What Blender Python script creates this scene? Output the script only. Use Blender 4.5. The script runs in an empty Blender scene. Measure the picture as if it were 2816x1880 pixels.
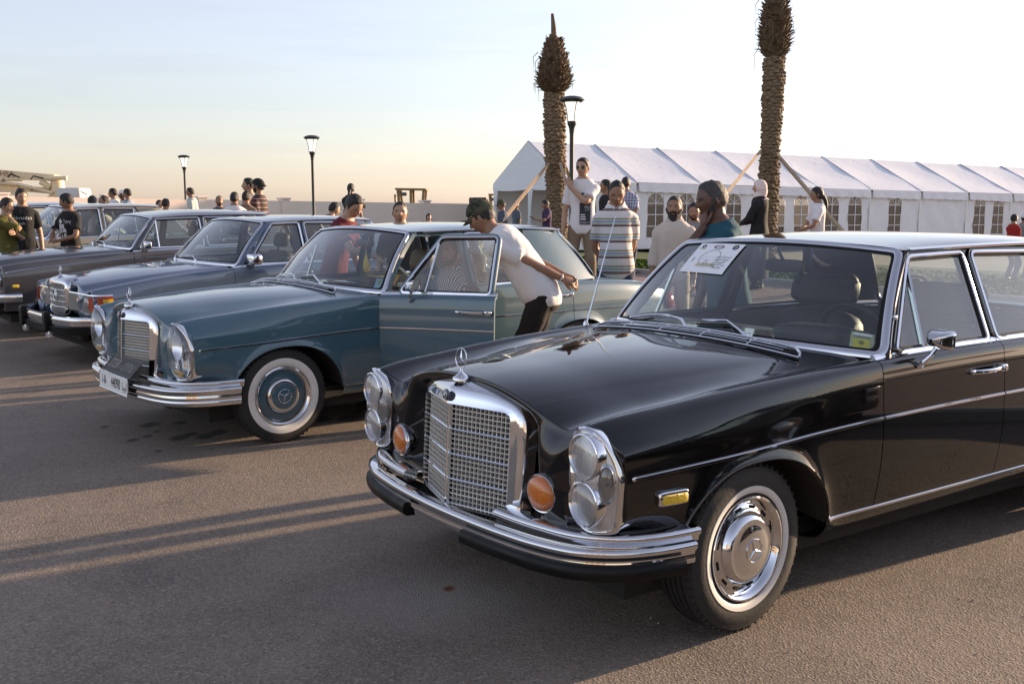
import bpy, math, random
import numpy as np
from mathutils import Vector, Matrix
from mathutils.bvhtree import BVHTree
random.seed(7); RNG = np.random.default_rng(7)
SC = bpy.context.scene
COL = SC.collection
rad = math.radians
PI = math.pi

# ------------------------------------------------------------------ camera
CAM_F, CAM_PITCH, CAM_H, CAM_ROLL = 2823.92, rad(7.658), 1.5732, rad(-0.156)
cam_d = bpy.data.cameras.new('camera'); cam = bpy.data.objects.new('camera', cam_d); COL.objects.link(cam)
cam_d.sensor_width = 36.0; cam_d.lens = 36.0 * CAM_F / 2816.0
cam_d.clip_start = 0.05; cam_d.clip_end = 3000
cam.matrix_world = Matrix.Translation((0, 0, CAM_H)) @ Matrix.Rotation(PI/2 - CAM_PITCH, 4, 'X') @ Matrix.Rotation(CAM_ROLL, 4, 'Z')
SC.camera = cam

# ------------------------------------------------------------------ sky, sun, exposure
SUN_AZ, SUN_EL = rad(60.0), rad(10.0)          # azimuth measured clockwise from +Y
w = bpy.data.worlds.new('World'); SC.world = w; w.use_nodes = True
wn = w.node_tree.nodes; wl = w.node_tree.links
wn.clear()
wo = wn.new('ShaderNodeOutputWorld'); wb = wn.new('ShaderNodeBackground'); sky = wn.new('ShaderNodeTexSky')
sky.sky_type = 'NISHITA'; sky.sun_disc = False
sky.sun_elevation = SUN_EL; sky.sun_rotation = SUN_AZ
sky.air_density = 1.2; sky.dust_density = 0.45; sky.ozone_density = 4.0; sky.altitude = 20
wb.inputs['Strength'].default_value = 0.095
# the camera's white balance for the whole sky: softer, a little less green
hs = wn.new('ShaderNodeHueSaturation'); hs.inputs['Saturation'].default_value = .53; wbal = wn.new('ShaderNodeMix'); wbal.data_type = 'RGBA'; wbal.blend_type = 'MULTIPLY'
wbal.inputs[0].default_value = 1; wbal.inputs[7].default_value = (1.095, .972, .985, 1)
wl.new(sky.outputs[0], hs.inputs['Color']); wl.new(hs.outputs[0], wbal.inputs[6]); # faint stretched haze streaks, the same all round the horizon
tcw = wn.new('ShaderNodeTexCoord'); mpw = wn.new('ShaderNodeMapping'); mpw.inputs['Scale'].default_value = (2.2, 2.2, 26); nzw = wn.new('ShaderNodeTexNoise'); nzw.inputs['Scale'].default_value = 1.6; nzw.inputs['Detail'].default_value = 7; nzw.inputs['Roughness'].default_value = .62
mrw = wn.new('ShaderNodeMapRange'); mrw.inputs['From Min'].default_value = .50; mrw.inputs['From Max'].default_value = .74; mrw.inputs['To Max'].default_value = .30
clw = wn.new('ShaderNodeMix'); clw.data_type = 'RGBA'; clw.blend_type = 'MULTIPLY'; clw.inputs[7].default_value = (.80, .79, .84, 1)
wl.new(tcw.outputs['Generated'], mpw.inputs[0]); wl.new(mpw.outputs[0], nzw.inputs['Vector']); wl.new(nzw.outputs['Fac'], mrw.inputs[0]); wl.new(mrw.outputs[0], clw.inputs[0]); wl.new(wbal.outputs[2], clw.inputs[6]); wl.new(clw.outputs[2], wb.inputs[0]); wl.new(wb.outputs[0], wo.inputs[0])
sd = bpy.data.lights.new('sun', 'SUN'); sd.energy = 3.2; sd.angle = rad(1.0); sd.color = (1.0, 0.72, 0.47)
so = bpy.data.objects.new('sun', sd); COL.objects.link(so)
_d = Vector((math.sin(SUN_AZ)*math.cos(SUN_EL), math.cos(SUN_AZ)*math.cos(SUN_EL), math.sin(SUN_EL)))
so.rotation_euler = _d.to_track_quat('Z', 'Y').to_euler()
SC.view_settings.view_transform = 'Standard'; SC.view_settings.look = 'None'
SC.view_settings.exposure = 1.75; SC.view_settings.gamma = 1.0
SC.view_settings.use_curve_mapping = False
SC.cycles.max_bounces = 10; SC.cycles.transparent_max_bounces = 24; SC.cycles.glossy_bounces = 5
SC.cycles.use_denoising = True
SC.cycles.sample_clamp_indirect = 6.0
SC.cycles.caustics_reflective = False; SC.cycles.caustics_refractive = False

# ------------------------------------------------------------------ materials
MATS = {}
def mat(name, color=(.5,.5,.5), rough=.5, metal=0, coat=0, spec=.5, coat_rough=.03, emit=None, emit_s=0, noise=None, bump=0, bscale=60, sheen=0, rnoise=0):
    """plain principled material; noise=(scale, amount) varies the base colour, bump adds fine relief"""
    if name in MATS: return MATS[name]
    m = bpy.data.materials.new(name); m.use_nodes = True; MATS[name] = m
    nt = m.node_tree; b = nt.nodes['Principled BSDF']
    b.inputs['Base Color'].default_value = (*color, 1); b.inputs['Roughness'].default_value = rough
    b.inputs['Metallic'].default_value = metal; b.inputs['Coat Weight'].default_value = coat
    b.inputs['Coat Roughness'].default_value = coat_rough; b.inputs['Coat IOR'].default_value = 1.62; b.inputs['Specular IOR Level'].default_value = spec
    if sheen: b.inputs['Sheen Weight'].default_value = sheen
    if emit: b.inputs['Emission Color'].default_value = (*emit, 1); b.inputs['Emission Strength'].default_value = emit_s
    if noise or bump or rnoise:
        tc = nt.nodes.new('ShaderNodeTexCoord')
        if noise:
            n = nt.nodes.new('ShaderNodeTexNoise'); n.inputs['Scale'].default_value = noise[0]; n.inputs['Detail'].default_value = 6
            nt.links.new(tc.outputs['Object'], n.inputs['Vector'])
            mx = nt.nodes.new('ShaderNodeMix'); mx.data_type = 'RGBA'
            lo = [max(0, c*(1-noise[1])) for c in color]; hi = [min(1, c*(1+noise[1])) for c in color]
            mx.inputs[6].default_value = (*lo, 1); mx.inputs[7].default_value = (*hi, 1)
            nt.links.new(n.outputs['Fac'], mx.inputs[0]); nt.links.new(mx.outputs[2], b.inputs['Base Color'])
        if rnoise:
            n3 = nt.nodes.new('ShaderNodeTexNoise'); n3.inputs['Scale'].default_value = 9; n3.inputs['Detail'].default_value = 8
            nt.links.new(tc.outputs['Object'], n3.inputs['Vector'])
            mr = nt.nodes.new('ShaderNodeMapRange'); mr.inputs['To Min'].default_value = max(0, rough-rnoise); mr.inputs['To Max'].default_value = rough+rnoise
            mr.inputs['From Min'].default_value = .3; mr.inputs['From Max'].default_value = .7
            nt.links.new(n3.outputs['Fac'], mr.inputs[0]); nt.links.new(mr.outputs[0], b.inputs['Roughness'])
        if bump:
            n2 = nt.nodes.new('ShaderNodeTexNoise'); n2.inputs['Scale'].default_value = bscale; n2.inputs['Detail'].default_value = 4
            nt.links.new(tc.outputs['Object'], n2.inputs['Vector'])
            bp = nt.nodes.new('ShaderNodeBump'); bp.inputs['Strength'].default_value = bump; bp.inputs['Distance'].default_value = .01
            nt.links.new(n2.outputs['Fac'], bp.inputs['Height']); nt.links.new(bp.outputs['Normal'], b.inputs['Normal'])
    return m

def paint(name, color, rough=.35, metal=0.0, dust=.04, spec=.2):
    """car paint under clear coat with a faint uneven film of road dust"""
    if name in MATS: return MATS[name]
    m = mat(name, color, rough, metal, coat=1.0, coat_rough=.025, spec=spec)
    nt = m.node_tree; b = nt.nodes['Principled BSDF']
    tc = nt.nodes.new('ShaderNodeTexCoord')
    n = nt.nodes.new('ShaderNodeTexNoise'); n.inputs['Scale'].default_value = 5; n.inputs['Detail'].default_value = 9; n.inputs['Roughness'].default_value = .65
    nt.links.new(tc.outputs['Object'], n.inputs['Vector'])
    mr = nt.nodes.new('ShaderNodeMapRange'); mr.inputs['From Min'].default_value = .35; mr.inputs['From Max'].default_value = .75
    mr.inputs['To Min'].default_value = 0; mr.inputs['To Max'].default_value = dust
    nt.links.new(n.outputs['Fac'], mr.inputs[0])
    mx = nt.nodes.new('ShaderNodeMix'); mx.data_type = 'RGBA'
    mx.inputs[6].default_value = (*color, 1); mx.inputs[7].default_value = (.33, .29, .25, 1)
    nt.links.new(mr.outputs[0], mx.inputs[0]); nt.links.new(mx.outputs[2], b.inputs['Base Color'])
    mr2 = nt.nodes.new('ShaderNodeMapRange'); mr2.inputs['From Min'].default_value = .3; mr2.inputs['From Max'].default_value = .8
    mr2.inputs['To Min'].default_value = .012; mr2.inputs['To Max'].default_value = .07
    nt.links.new(n.outputs['Fac'], mr2.inputs[0]); nt.links.new(mr2.outputs[0], b.inputs['Coat Roughness'])
    return m

def glass(name, tint=(.80,.88,.86), gain=1.9, f0=.045, rough=0.0, haze=0):
    """thin pane: clear, with mirror reflection that grows towards grazing angles"""
    if name in MATS: return MATS[name]
    m = bpy.data.materials.new(name); m.use_nodes = True; MATS[name] = m
    nt = m.node_tree; nt.nodes.clear()
    o = nt.nodes.new('ShaderNodeOutputMaterial'); mix = nt.nodes.new('ShaderNodeMixShader')
    tr = nt.nodes.new('ShaderNodeBsdfTransparent'); tr.inputs[0].default_value = (*tint, 1)
    gl = nt.nodes.new('ShaderNodeBsdfGlossy'); gl.inputs['Roughness'].default_value = rough; gl.inputs[0].default_value = (1,1,1,1)
    lw = nt.nodes.new('ShaderNodeLayerWeight'); lw.inputs[0].default_value = .5
    p = nt.nodes.new('ShaderNodeMath'); p.operation = 'POWER'; p.inputs[1].default_value = 4.0
    a = nt.nodes.new('ShaderNodeMath'); a.operation = 'MULTIPLY_ADD'; a.inputs[1].default_value = .92; a.inputs[2].default_value = f0*gain; a.use_clamp = True
    nt.links.new(lw.outputs['Facing'], p.inputs[0]); nt.links.new(p.outputs[0], a.inputs[0]); nt.links.new(a.outputs[0], mix.inputs[0])
    nt.links.new(tr.outputs[0], mix.inputs[1]); nt.links.new(gl.outputs[0], mix.inputs[2]); nt.links.new(mix.outputs[0], o.inputs[0])
    if haze:
        df = nt.nodes.new('ShaderNodeBsdfTranslucent'); df.inputs[0].default_value = (.85,.87,.9,1); d2 = nt.nodes.new('ShaderNodeBsdfDiffuse'); d2.inputs[0].default_value = (.8,.82,.86,1)
        m2 = nt.nodes.new('ShaderNodeMixShader'); m2.inputs[0].default_value = .6; nt.links.new(df.outputs[0], m2.inputs[1]); nt.links.new(d2.outputs[0], m2.inputs[2])
        m3 = nt.nodes.new('ShaderNodeMixShader'); m3.inputs[0].default_value = haze; nt.links.new(mix.outputs[0], m3.inputs[1]); nt.links.new(m2.outputs[0], m3.inputs[2]); nt.links.new(m3.outputs[0], o.inputs[0])
    return m

def stripes(name, bands, period, base, axis='Z', plaid=None, rough=.85, offset=0.0, wob=.0):
    """woven or printed bands: bands=[(start,end,colour)] in metres inside a period; plaid adds a second set along plaid axis"""
    if name in MATS: return MATS[name]
    m = mat(name, base, rough, bump=.35, bscale=22)
    nt = m.node_tree; b = nt.nodes['Principled BSDF']
    tc = nt.nodes.new('ShaderNodeTexCoord'); sp = nt.nodes.new('ShaderNodeSeparateXYZ'); nt.links.new(tc.outputs['Object'], sp.inputs[0])
    def ramp(ax, per, bs, off):
        ad = nt.nodes.new('ShaderNodeMath'); ad.operation = 'ADD'; ad.inputs[1].default_value = off
        nt.links.new(sp.outputs[ax], ad.inputs[0])
        dv = nt.nodes.new('ShaderNodeMath'); dv.operation = 'DIVIDE'; dv.inputs[1].default_value = per
        nt.links.new(ad.outputs[0], dv.inputs[0])
        fr = nt.nodes.new('ShaderNodeMath'); fr.operation = 'FRACT'; nt.links.new(dv.outputs[0], fr.inputs[0])
        r = nt.nodes.new('ShaderNodeValToRGB'); cr = r.color_ramp; cr.interpolation = 'CONSTANT'
        cr.elements[0].position = 0; cr.elements[0].color = (*base, 1)
        stops = [(0, base)]
        for s, e, c in bs: stops += [(s/per, c), (e/per, base)]
        for el in list(cr.elements)[1:]: cr.elements.remove(el)
        for ps, c in stops[1:]:
            e_ = cr.elements.new(min(.999, ps)); e_.color = (*c, 1)
        nt.links.new(fr.outputs[0], r.inputs[0]); return r
    r1 = ramp(axis, period, bands, offset)
    out = r1.outputs[0]
    if plaid:
        r2 = ramp(plaid[0], plaid[1], plaid[2], 0)
        mx = nt.nodes.new('ShaderNodeMix'); mx.data_type = 'RGBA'; mx.inputs[0].default_value = .5
        nt.links.new(r1.outputs[0], mx.inputs[6]); nt.links.new(r2.outputs[0], mx.inputs[7]); out = mx.outputs[2]
    nt.links.new(out, b.inputs['Base Color'])
    return m

# ------------------------------------------------------------------ mesh helpers
def link(o, parent=None):
    COL.objects.link(o)
    if parent is not None: o.parent = parent
    return o
def empty(name, loc=(0,0,0), rz=0, parent=None):
    o = bpy.data.objects.new(name, None); link(o, parent); o.location = loc; o.rotation_euler = (0,0,rz); o.empty_display_size = .2
    return o
def tag(o, label=None, cat=None, group=None, kind=None):
    if label: o['label'] = label
    if cat: o['category'] = cat
    if group: o['group'] = group
    if kind: o['kind'] = kind
    return o

class MB:
    """collects shapes, links them as ONE mesh object"""
    def __init__(s): s.V = []; s.F = []; s.M = []; s.n = 0
    def add(s, V, F, m=0):
        V = np.asarray(V, float).reshape(-1, 3)
        s.V.append(V)
        for f in F: s.F.append(tuple(int(i)+s.n for i in f))
        s.M += [m]*len(F); s.n += len(V); return s
    def grid(s, P, m=0, close_u=False, close_v=False, flip=False):
        P = np.asarray(P, float); a, b = P.shape[:2]; F = []
        for i in range(a if close_u else a-1):
            i2 = (i+1) % a
            for j in range(b if close_v else b-1):
                j2 = (j+1) % b
                q = (i*b+j, i*b+j2, i2*b+j2, i2*b+j)
                F.append(q[::-1] if flip else q)
        return s.add(P.reshape(-1,3), F, m)
    def panel(s, P, m=0, flip=False, flange=.014, sides=(1,1,1,1)):
        """open sheet with folded-in edges, so that shut lines have depth"""
        P = np.asarray(P, float); s.grid(P, m, flip=flip)
        if flange:
            du = np.gradient(P, axis=0); dv = np.gradient(P, axis=1); N = np.cross(du, dv); N /= (np.linalg.norm(N, axis=2, keepdims=True)+1e-9)
            if flip: N = -N
            for k, (A, Nn) in enumerate(((P[0], N[0]), (P[-1], N[-1]), (P[:,0], N[:,0]), (P[:,-1], N[:,-1]))):
                if not sides[k]: continue
                Q = np.stack([A, A+Nn*flange], 0)      # N here points inwards for our winding
                s.grid(Q, m, flip=(k in (1,2)) ^ flip)
        return s
    def box(s, c, size, R=None, m=0, bev=0):
        h = np.array(size)/2.0
        if bev:
            b = min(bev, *(h*.98)); 
            V = []; idx = {}
            for sx in (-1,1):
                for sy in (-1,1):
                    for sz in (-1,1):
                        for ax in range(3):
                            p = h - b; p = p*np.array([sx,sy,sz]); p[ax] = h[ax]*(sx,sy,sz)[ax]; idx[(sx,sy,sz,ax)] = len(V); V.append(p)
            F = []
            for ax in range(3):
                o = [i for i in range(3) if i != ax]
                for sg in (-1,1):
                    q = []
                    for a, bb in ((-1,-1),(1,-1),(1,1),(-1,1)):
                        k = [0,0,0]; k[ax] = sg; k[o[0]] = a; k[o[1]] = bb; q.append(idx[(*k, ax)])
                    F.append(q if (sg > 0) ^ (ax == 1) else q[::-1])
                    # edges: pairs of axes
            for ax in range(3):
                o = [i for i in range(3) if i != ax]
                for a in (-1,1):
                    for bb in (-1,1):
                        k1 = [0,0,0]; k1[ax] = -1; k1[o[0]] = a; k1[o[1]] = bb; k2 = list(k1); k2[ax] = 1
                        F.append([idx[(*k1,o[0])], idx[(*k2,o[0])], idx[(*k2,o[1])], idx[(*k1,o[1])]])
            for sx in (-1,1):
                for sy in (-1,1):
                    for sz in (-1,1): F.append([idx[(sx,sy,sz,0)], idx[(sx,sy,sz,1)], idx[(sx,sy,sz,2)]])
            V = np.array(V)
        else:
            V = np.array([[x,y,z] for x in (-1,1) for y in (-1,1) for z in (-1,1)], float)*h
            F = [(0,1,3,2),(4,6,7,5),(0,4,5,1),(2,3,7,6),(0,2,6,4),(1,5,7,3)]
        if R is not None: V = V @ np.array(R).T
        return s.add(V+np.array(c), F, m)
    def tube(s, path, r, n=8, m=0, caps=True, closed=False, sy=1.0, up=None):
        path = np.asarray(path, float); N = len(path); r = np.broadcast_to(np.asarray(r, float), (N,))
        T = np.gradient(path, axis=0) if not closed else (np.roll(path,-1,0)-np.roll(path,1,0))
        T /= (np.linalg.norm(T, axis=1, keepdims=True)+1e-12)
        u = np.array(up if up is not None else (0,0,1), float)
        if up is None and abs(T[:,2]).mean() > .8: u = np.array((1.,0,0))
        B = np.cross(T, u); bad = np.linalg.norm(B, axis=1) < 1e-4
        B[bad] = np.cross(T[bad], np.array((0,1.,0))); B /= np.linalg.norm(B, axis=1, keepdims=True); U = np.cross(B, T)
        a = np.arange(n)*2*PI/n
        P = path[:,None,:] + r[:,None,None]*(np.cos(a)[None,:,None]*B[:,None,:] + sy*np.sin(a)[None,:,None]*U[:,None,:])
        s.grid(P, m, close_u=closed, close_v=True)
        if caps and not closed:
            k = s.n - N*n
            s.F.append(tuple(k+i for i in range(n))); s.M.append(m)
            s.F.append(tuple(k+(N-1)*n+i for i in range(n))[::-1]); s.M.append(m)
        return s
    def sweep(s, path, nrm, sec, m=0, closed=False, caps=True):
        """section points (a,b): a sideways in the surface, b along the given normal"""
        path = np.asarray(path, float); N = len(path); nrm = np.broadcast_to(np.asarray(nrm, float), path.shape)
        T = np.gradient(path, axis=0) if not closed else (np.roll(path,-1,0)-np.roll(path,1,0))
        T /= (np.linalg.norm(T, axis=1, keepdims=True)+1e-12)
        nn = nrm - (nrm*T).sum(1, keepdims=True)*T; nn /= (np.linalg.norm(nn, axis=1, keepdims=True)+1e-12)
        B = np.cross(nn, T); sec = np.asarray(sec, float)
        P = path[:,None,:] + sec[None,:,0,None]*B[:,None,:] + sec[None,:,1,None]*nn[:,None,:]
        s.grid(P, m, close_u=closed, close_v=True)
        if caps and not closed:
            n = len(sec); k = s.n - N*n
            s.F.append(tuple(k+i for i in range(n))); s.M.append(m)
            s.F.append(tuple(k+(N-1)*n+i for i in range(n))[::-1]); s.M.append(m)
        return s
    def lathe(s, prof, n=32, c=(0,0,0), axis='Z', m=0, closed=False):
        """profile (r, h) revolved about axis"""
        prof = np.asarray(prof, float); a = np.arange(n)*2*PI/n
        P = np.zeros((len(prof), n, 3)); R = prof[:,0,None]; h = prof[:,1,None]
        if axis == 'Z': P[...,0] = R*np.cos(a); P[...,1] = R*np.sin(a); P[...,2] = h
        elif axis == 'Y': P[...,0] = R*np.sin(a); P[...,2] = R*np.cos(a); P[...,1] = h
        else: P[...,1] = R*np.cos(a); P[...,2] = R*np.sin(a); P[...,0] = h
        s.grid(P+np.array(c), m, close_u=closed, close_v=True)
        return s
    def sbox(s, c, size, e=.35, R=None, n=20, m=0):
        """rounded (superellipsoid) box"""
        th = np.linspace(-PI/2, PI/2, n//2+1); ph = np.arange(n)*2*PI/n
        f = lambda v, p: np.sign(v)*np.abs(v)**p
        T, Ph = np.meshgrid(th, ph, indexing='ij'); h = np.array(size)/2
        P = np.stack([h[0]*f(np.cos(T),e)*f(np.cos(Ph),e), h[1]*f(np.cos(T),e)*f(np.sin(Ph),e), h[2]*f(np.sin(T),e)], -1)
        if R is not None: P = P @ np.array(R).T
        return s.grid(P+np.array(c), m, close_v=True)
    def poly(s, pts, m=0, thick=0, d=(0,0,1)):
        pts = np.asarray(pts, float); n = len(pts)
        if not thick: return s.add(pts, [tuple(range(n))], m)
        d = np.array(d, float)*thick
        V = np.concatenate([pts, pts+d]); F = [tuple(range(n))[::-1], tuple(range(n,2*n))]+[(i,(i+1)%n,(i+1)%n+n,i+n) for i in range(n)]
        return s.add(V, F, m)
    def build(s, name, mats, parent=None, sharp=38, smooth=True, mirror=False):
        V = np.concatenate(s.V) if s.V else np.zeros((0,3))
        F = s.F
        if mirror: V = V*np.array([1,-1,1]); F = [f[::-1] for f in F]
        me = bpy.data.meshes.new(name); me.from_pydata(V.tolist(), [], F)
        for mm in (mats if isinstance(mats, (list,tuple)) else [mats]): me.materials.append(mm)
        if len(me.materials) > 1: me.polygons.foreach_set('material_index', s.M)
        me.polygons.foreach_set('use_smooth', [smooth]*len(me.polygons))
        me.update()
        if smooth and sharp: me.set_sharp_from_angle(angle=rad(sharp))
        o = bpy.data.objects.new(name, me); link(o, parent); return o

def rot(ax, a):
    return np.array(Matrix.Rotation(a, 3, ax))

def hermite_tan(t, P):
    """Bessel tangents for interpolation through keys"""
    d = np.diff(P, axis=0)/np.diff(t)[:,None]; h = np.diff(t)
    M = np.zeros_like(P)
    if len(P) > 2:
        M[1:-1] = (h[1:,None]*d[:-1]+h[:-1,None]*d[1:])/(h[:-1]+h[1:])[:,None]
        M[0] = 2*d[0]-M[1] if len(P) > 2 else d[0]; M[-1] = 2*d[-1]-M[-2]
        M[0] = .5*(M[0]+d[0]); M[-1] = .5*(M[-1]+d[-1])
    else: M[:] = d[0]
    return M
def spline(P, n, closed=False):
    """smooth curve through points, n samples, chord parametrised"""
    P = np.asarray(P, float)
    if closed: P = np.concatenate([P[-3:], P, P[:4]])
    t = np.concatenate([[0], np.cumsum(np.linalg.norm(np.diff(P, axis=0), axis=1)+1e-9)])
    M = hermite_tan(t, P)
    if closed: u = np.linspace(t[3], t[-4], n, endpoint=False)
    else: u = np.linspace(t[0], t[-1], n)
    i = np.clip(np.searchsorted(t, u, 'right')-1, 0, len(t)-2); h = (t[i+1]-t[i]); f = (u-t[i])/h
    f = f[:,None]; h = h[:,None]
    return ((2*f**3-3*f**2+1)*P[i]+(f**3-2*f**2+f)*h*M[i]+(-2*f**3+3*f**2)*P[i+1]+(f**3-f**2)*h*M[i+1])
def K(xs, ys):
    """smooth 1-D function through keys"""
    xs = np.array(xs, float); ys = np.array(ys, float); o = np.argsort(xs); xs = xs[o]; ys = ys[o]
    M = hermite_tan(xs, ys[:,None])[:,0]
    def fn(x):
        x = np.clip(np.asarray(x, float), xs[0], xs[-1]); i = np.clip(np.searchsorted(xs, x, 'right')-1, 0, len(xs)-2)
        h = xs[i+1]-xs[i]; f = (x-xs[i])/h
        return (2*f**3-3*f**2+1)*ys[i]+(f**3-2*f**2+f)*h*M[i]+(-2*f**3+3*f**2)*ys[i+1]+(f**3-f**2)*h*M[i+1]
    return fn
def smst(a, b, x):
    t = np.clip((np.asarray(x, float)-a)/(b-a), 0, 1); return t*t*(3-2*t)

TMP = bpy.data.scenes.new('workbench')
def evaluated(objs):
    """meshes of temporary objects after their modifiers"""
    vl = TMP.view_layers[0]; vl.update(); dg = vl.depsgraph; out = []
    for o in objs: out.append(bpy.data.meshes.new_from_object(o.evaluated_get(dg)))
    for o in objs:
        d = o.data; bpy.data.objects.remove(o)
        if isinstance(d, bpy.types.Mesh): bpy.data.meshes.remove(d)
        else: bpy.data.curves.remove(d)
    return out
def text_geo(txt, size=1.0, extrude=0.0):
    """lettering as mesh data: vertices (x right, y up), faces; centred on its own box"""
    cu = bpy.data.curves.new('lettering', 'FONT'); cu.body = txt; cu.size = size; cu.extrude = extrude; cu.resolution_u = 3
    cu.align_x = 'CENTER'; cu.align_y = 'CENTER'
    o = bpy.data.objects.new('lettering', cu); TMP.collection.objects.link(o)
    me = evaluated([o])[0]
    V = np.array([v.co[:] for v in me.vertices]).reshape(-1,3); F = [tuple(p.vertices) for p in me.polygons]
    bpy.data.meshes.remove(me)
    return V, F

# pixel of the photograph -> direction / ground point (distances come from what things stand on)
def px_ray(u, v):
    a, b = u-1408.0, v-940.0; c, s = math.cos(CAM_ROLL), math.sin(CAM_ROLL)
    a, b = c*a+s*b, -s*a+c*b
    return np.array([a/CAM_F, math.cos(CAM_PITCH)-b/CAM_F*math.sin(CAM_PITCH), -math.sin(CAM_PITCH)-b/CAM_F*math.cos(CAM_PITCH)])
def at_depth(u, v, Y):
    r = px_ray(u, v); t = Y/r[1]; return np.array([r[0]*t, Y, CAM_H+r[2]*t])

# common finishes
CHROME = mat('chrome', (.74,.75,.77), .055, 1.0, rnoise=.03)
CHROME_DULL = mat('worn_chrome', (.62,.61,.60), .16, 1.0, rnoise=.06)
ALU = mat('grille_aluminium', (.80,.79,.75), .38, .75)
RUBBER = mat('tyre_rubber', (.018,.018,.018), .72, noise=(40,.35), bump=.15, bscale=120)
BLACKRUB = mat('black_rubber_strip', (.006,.006,.0065), .42, spec=.25, noise=(12,.4), rnoise=.1)
DARK = mat('dark_cavity', (.008,.008,.008), .9)
UNDER = mat('underbody_grime', (.02,.018,.016), .9, noise=(12,.5))
WHITEWALL = mat('whitewall_rubber', (.74,.72,.67), .55, noise=(18,.10))
GLASS = glass('window_glass', haze=.07); LENS = glass('clear_lens', (.93,.94,.95), 2.6, .05, haze=.06)
WSGLASS = glass('tinted_windscreen_glass', (.80,.87,.86), 2.4, haze=.02)
AMBER = mat('amber_lens', (.62,.17,.012), .12, coat=1, noise=(60,.25), bump=.4, bscale=90)
REFLECTOR = mat('lamp_reflector', (.90,.92,.95), .18, 1.0)
YELLOW = mat('yellow_marker_lens', (.95,.50,.012), .25, coat=1, noise=(140,.45), bump=.6, bscale=150)
# ------------------------------------------------------------------ cars
def fillet(P, r, n=5):
    """closed 2-D polygon with rounded corners (r may be per-corner)"""
    P = np.asarray(P, float); N = len(P); rr = r if hasattr(r, '__len__') else [r]*N; out = []
    for i in range(N):
        a, b, c = P[i-1], P[i], P[(i+1) % N]; u = a-b; v = c-b; lu = np.linalg.norm(u); lv = np.linalg.norm(v); u = u/lu; v = v/lv
        q = min(rr[i], .45*lu, .45*lv)
        if q < 1e-4: out.append(b); continue
        for k in range(n+1):
            t = k/n; out.append((1-t)**2*(b+u*q)+2*t*(1-t)*b+t*t*(b+v*q))
    return np.array(out)
def densify(P, step, closed=True):
    P = np.asarray(P, float); out = []
    for i in range(len(P) if closed else len(P)-1):
        a, b = P[i], P[(i+1) % len(P)]; k = max(1, int(np.linalg.norm(b-a)/step))
        for j in range(k): out.append(a+(b-a)*j/k)
    if not closed: out.append(P[-1])
    return np.array(out)

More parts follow.
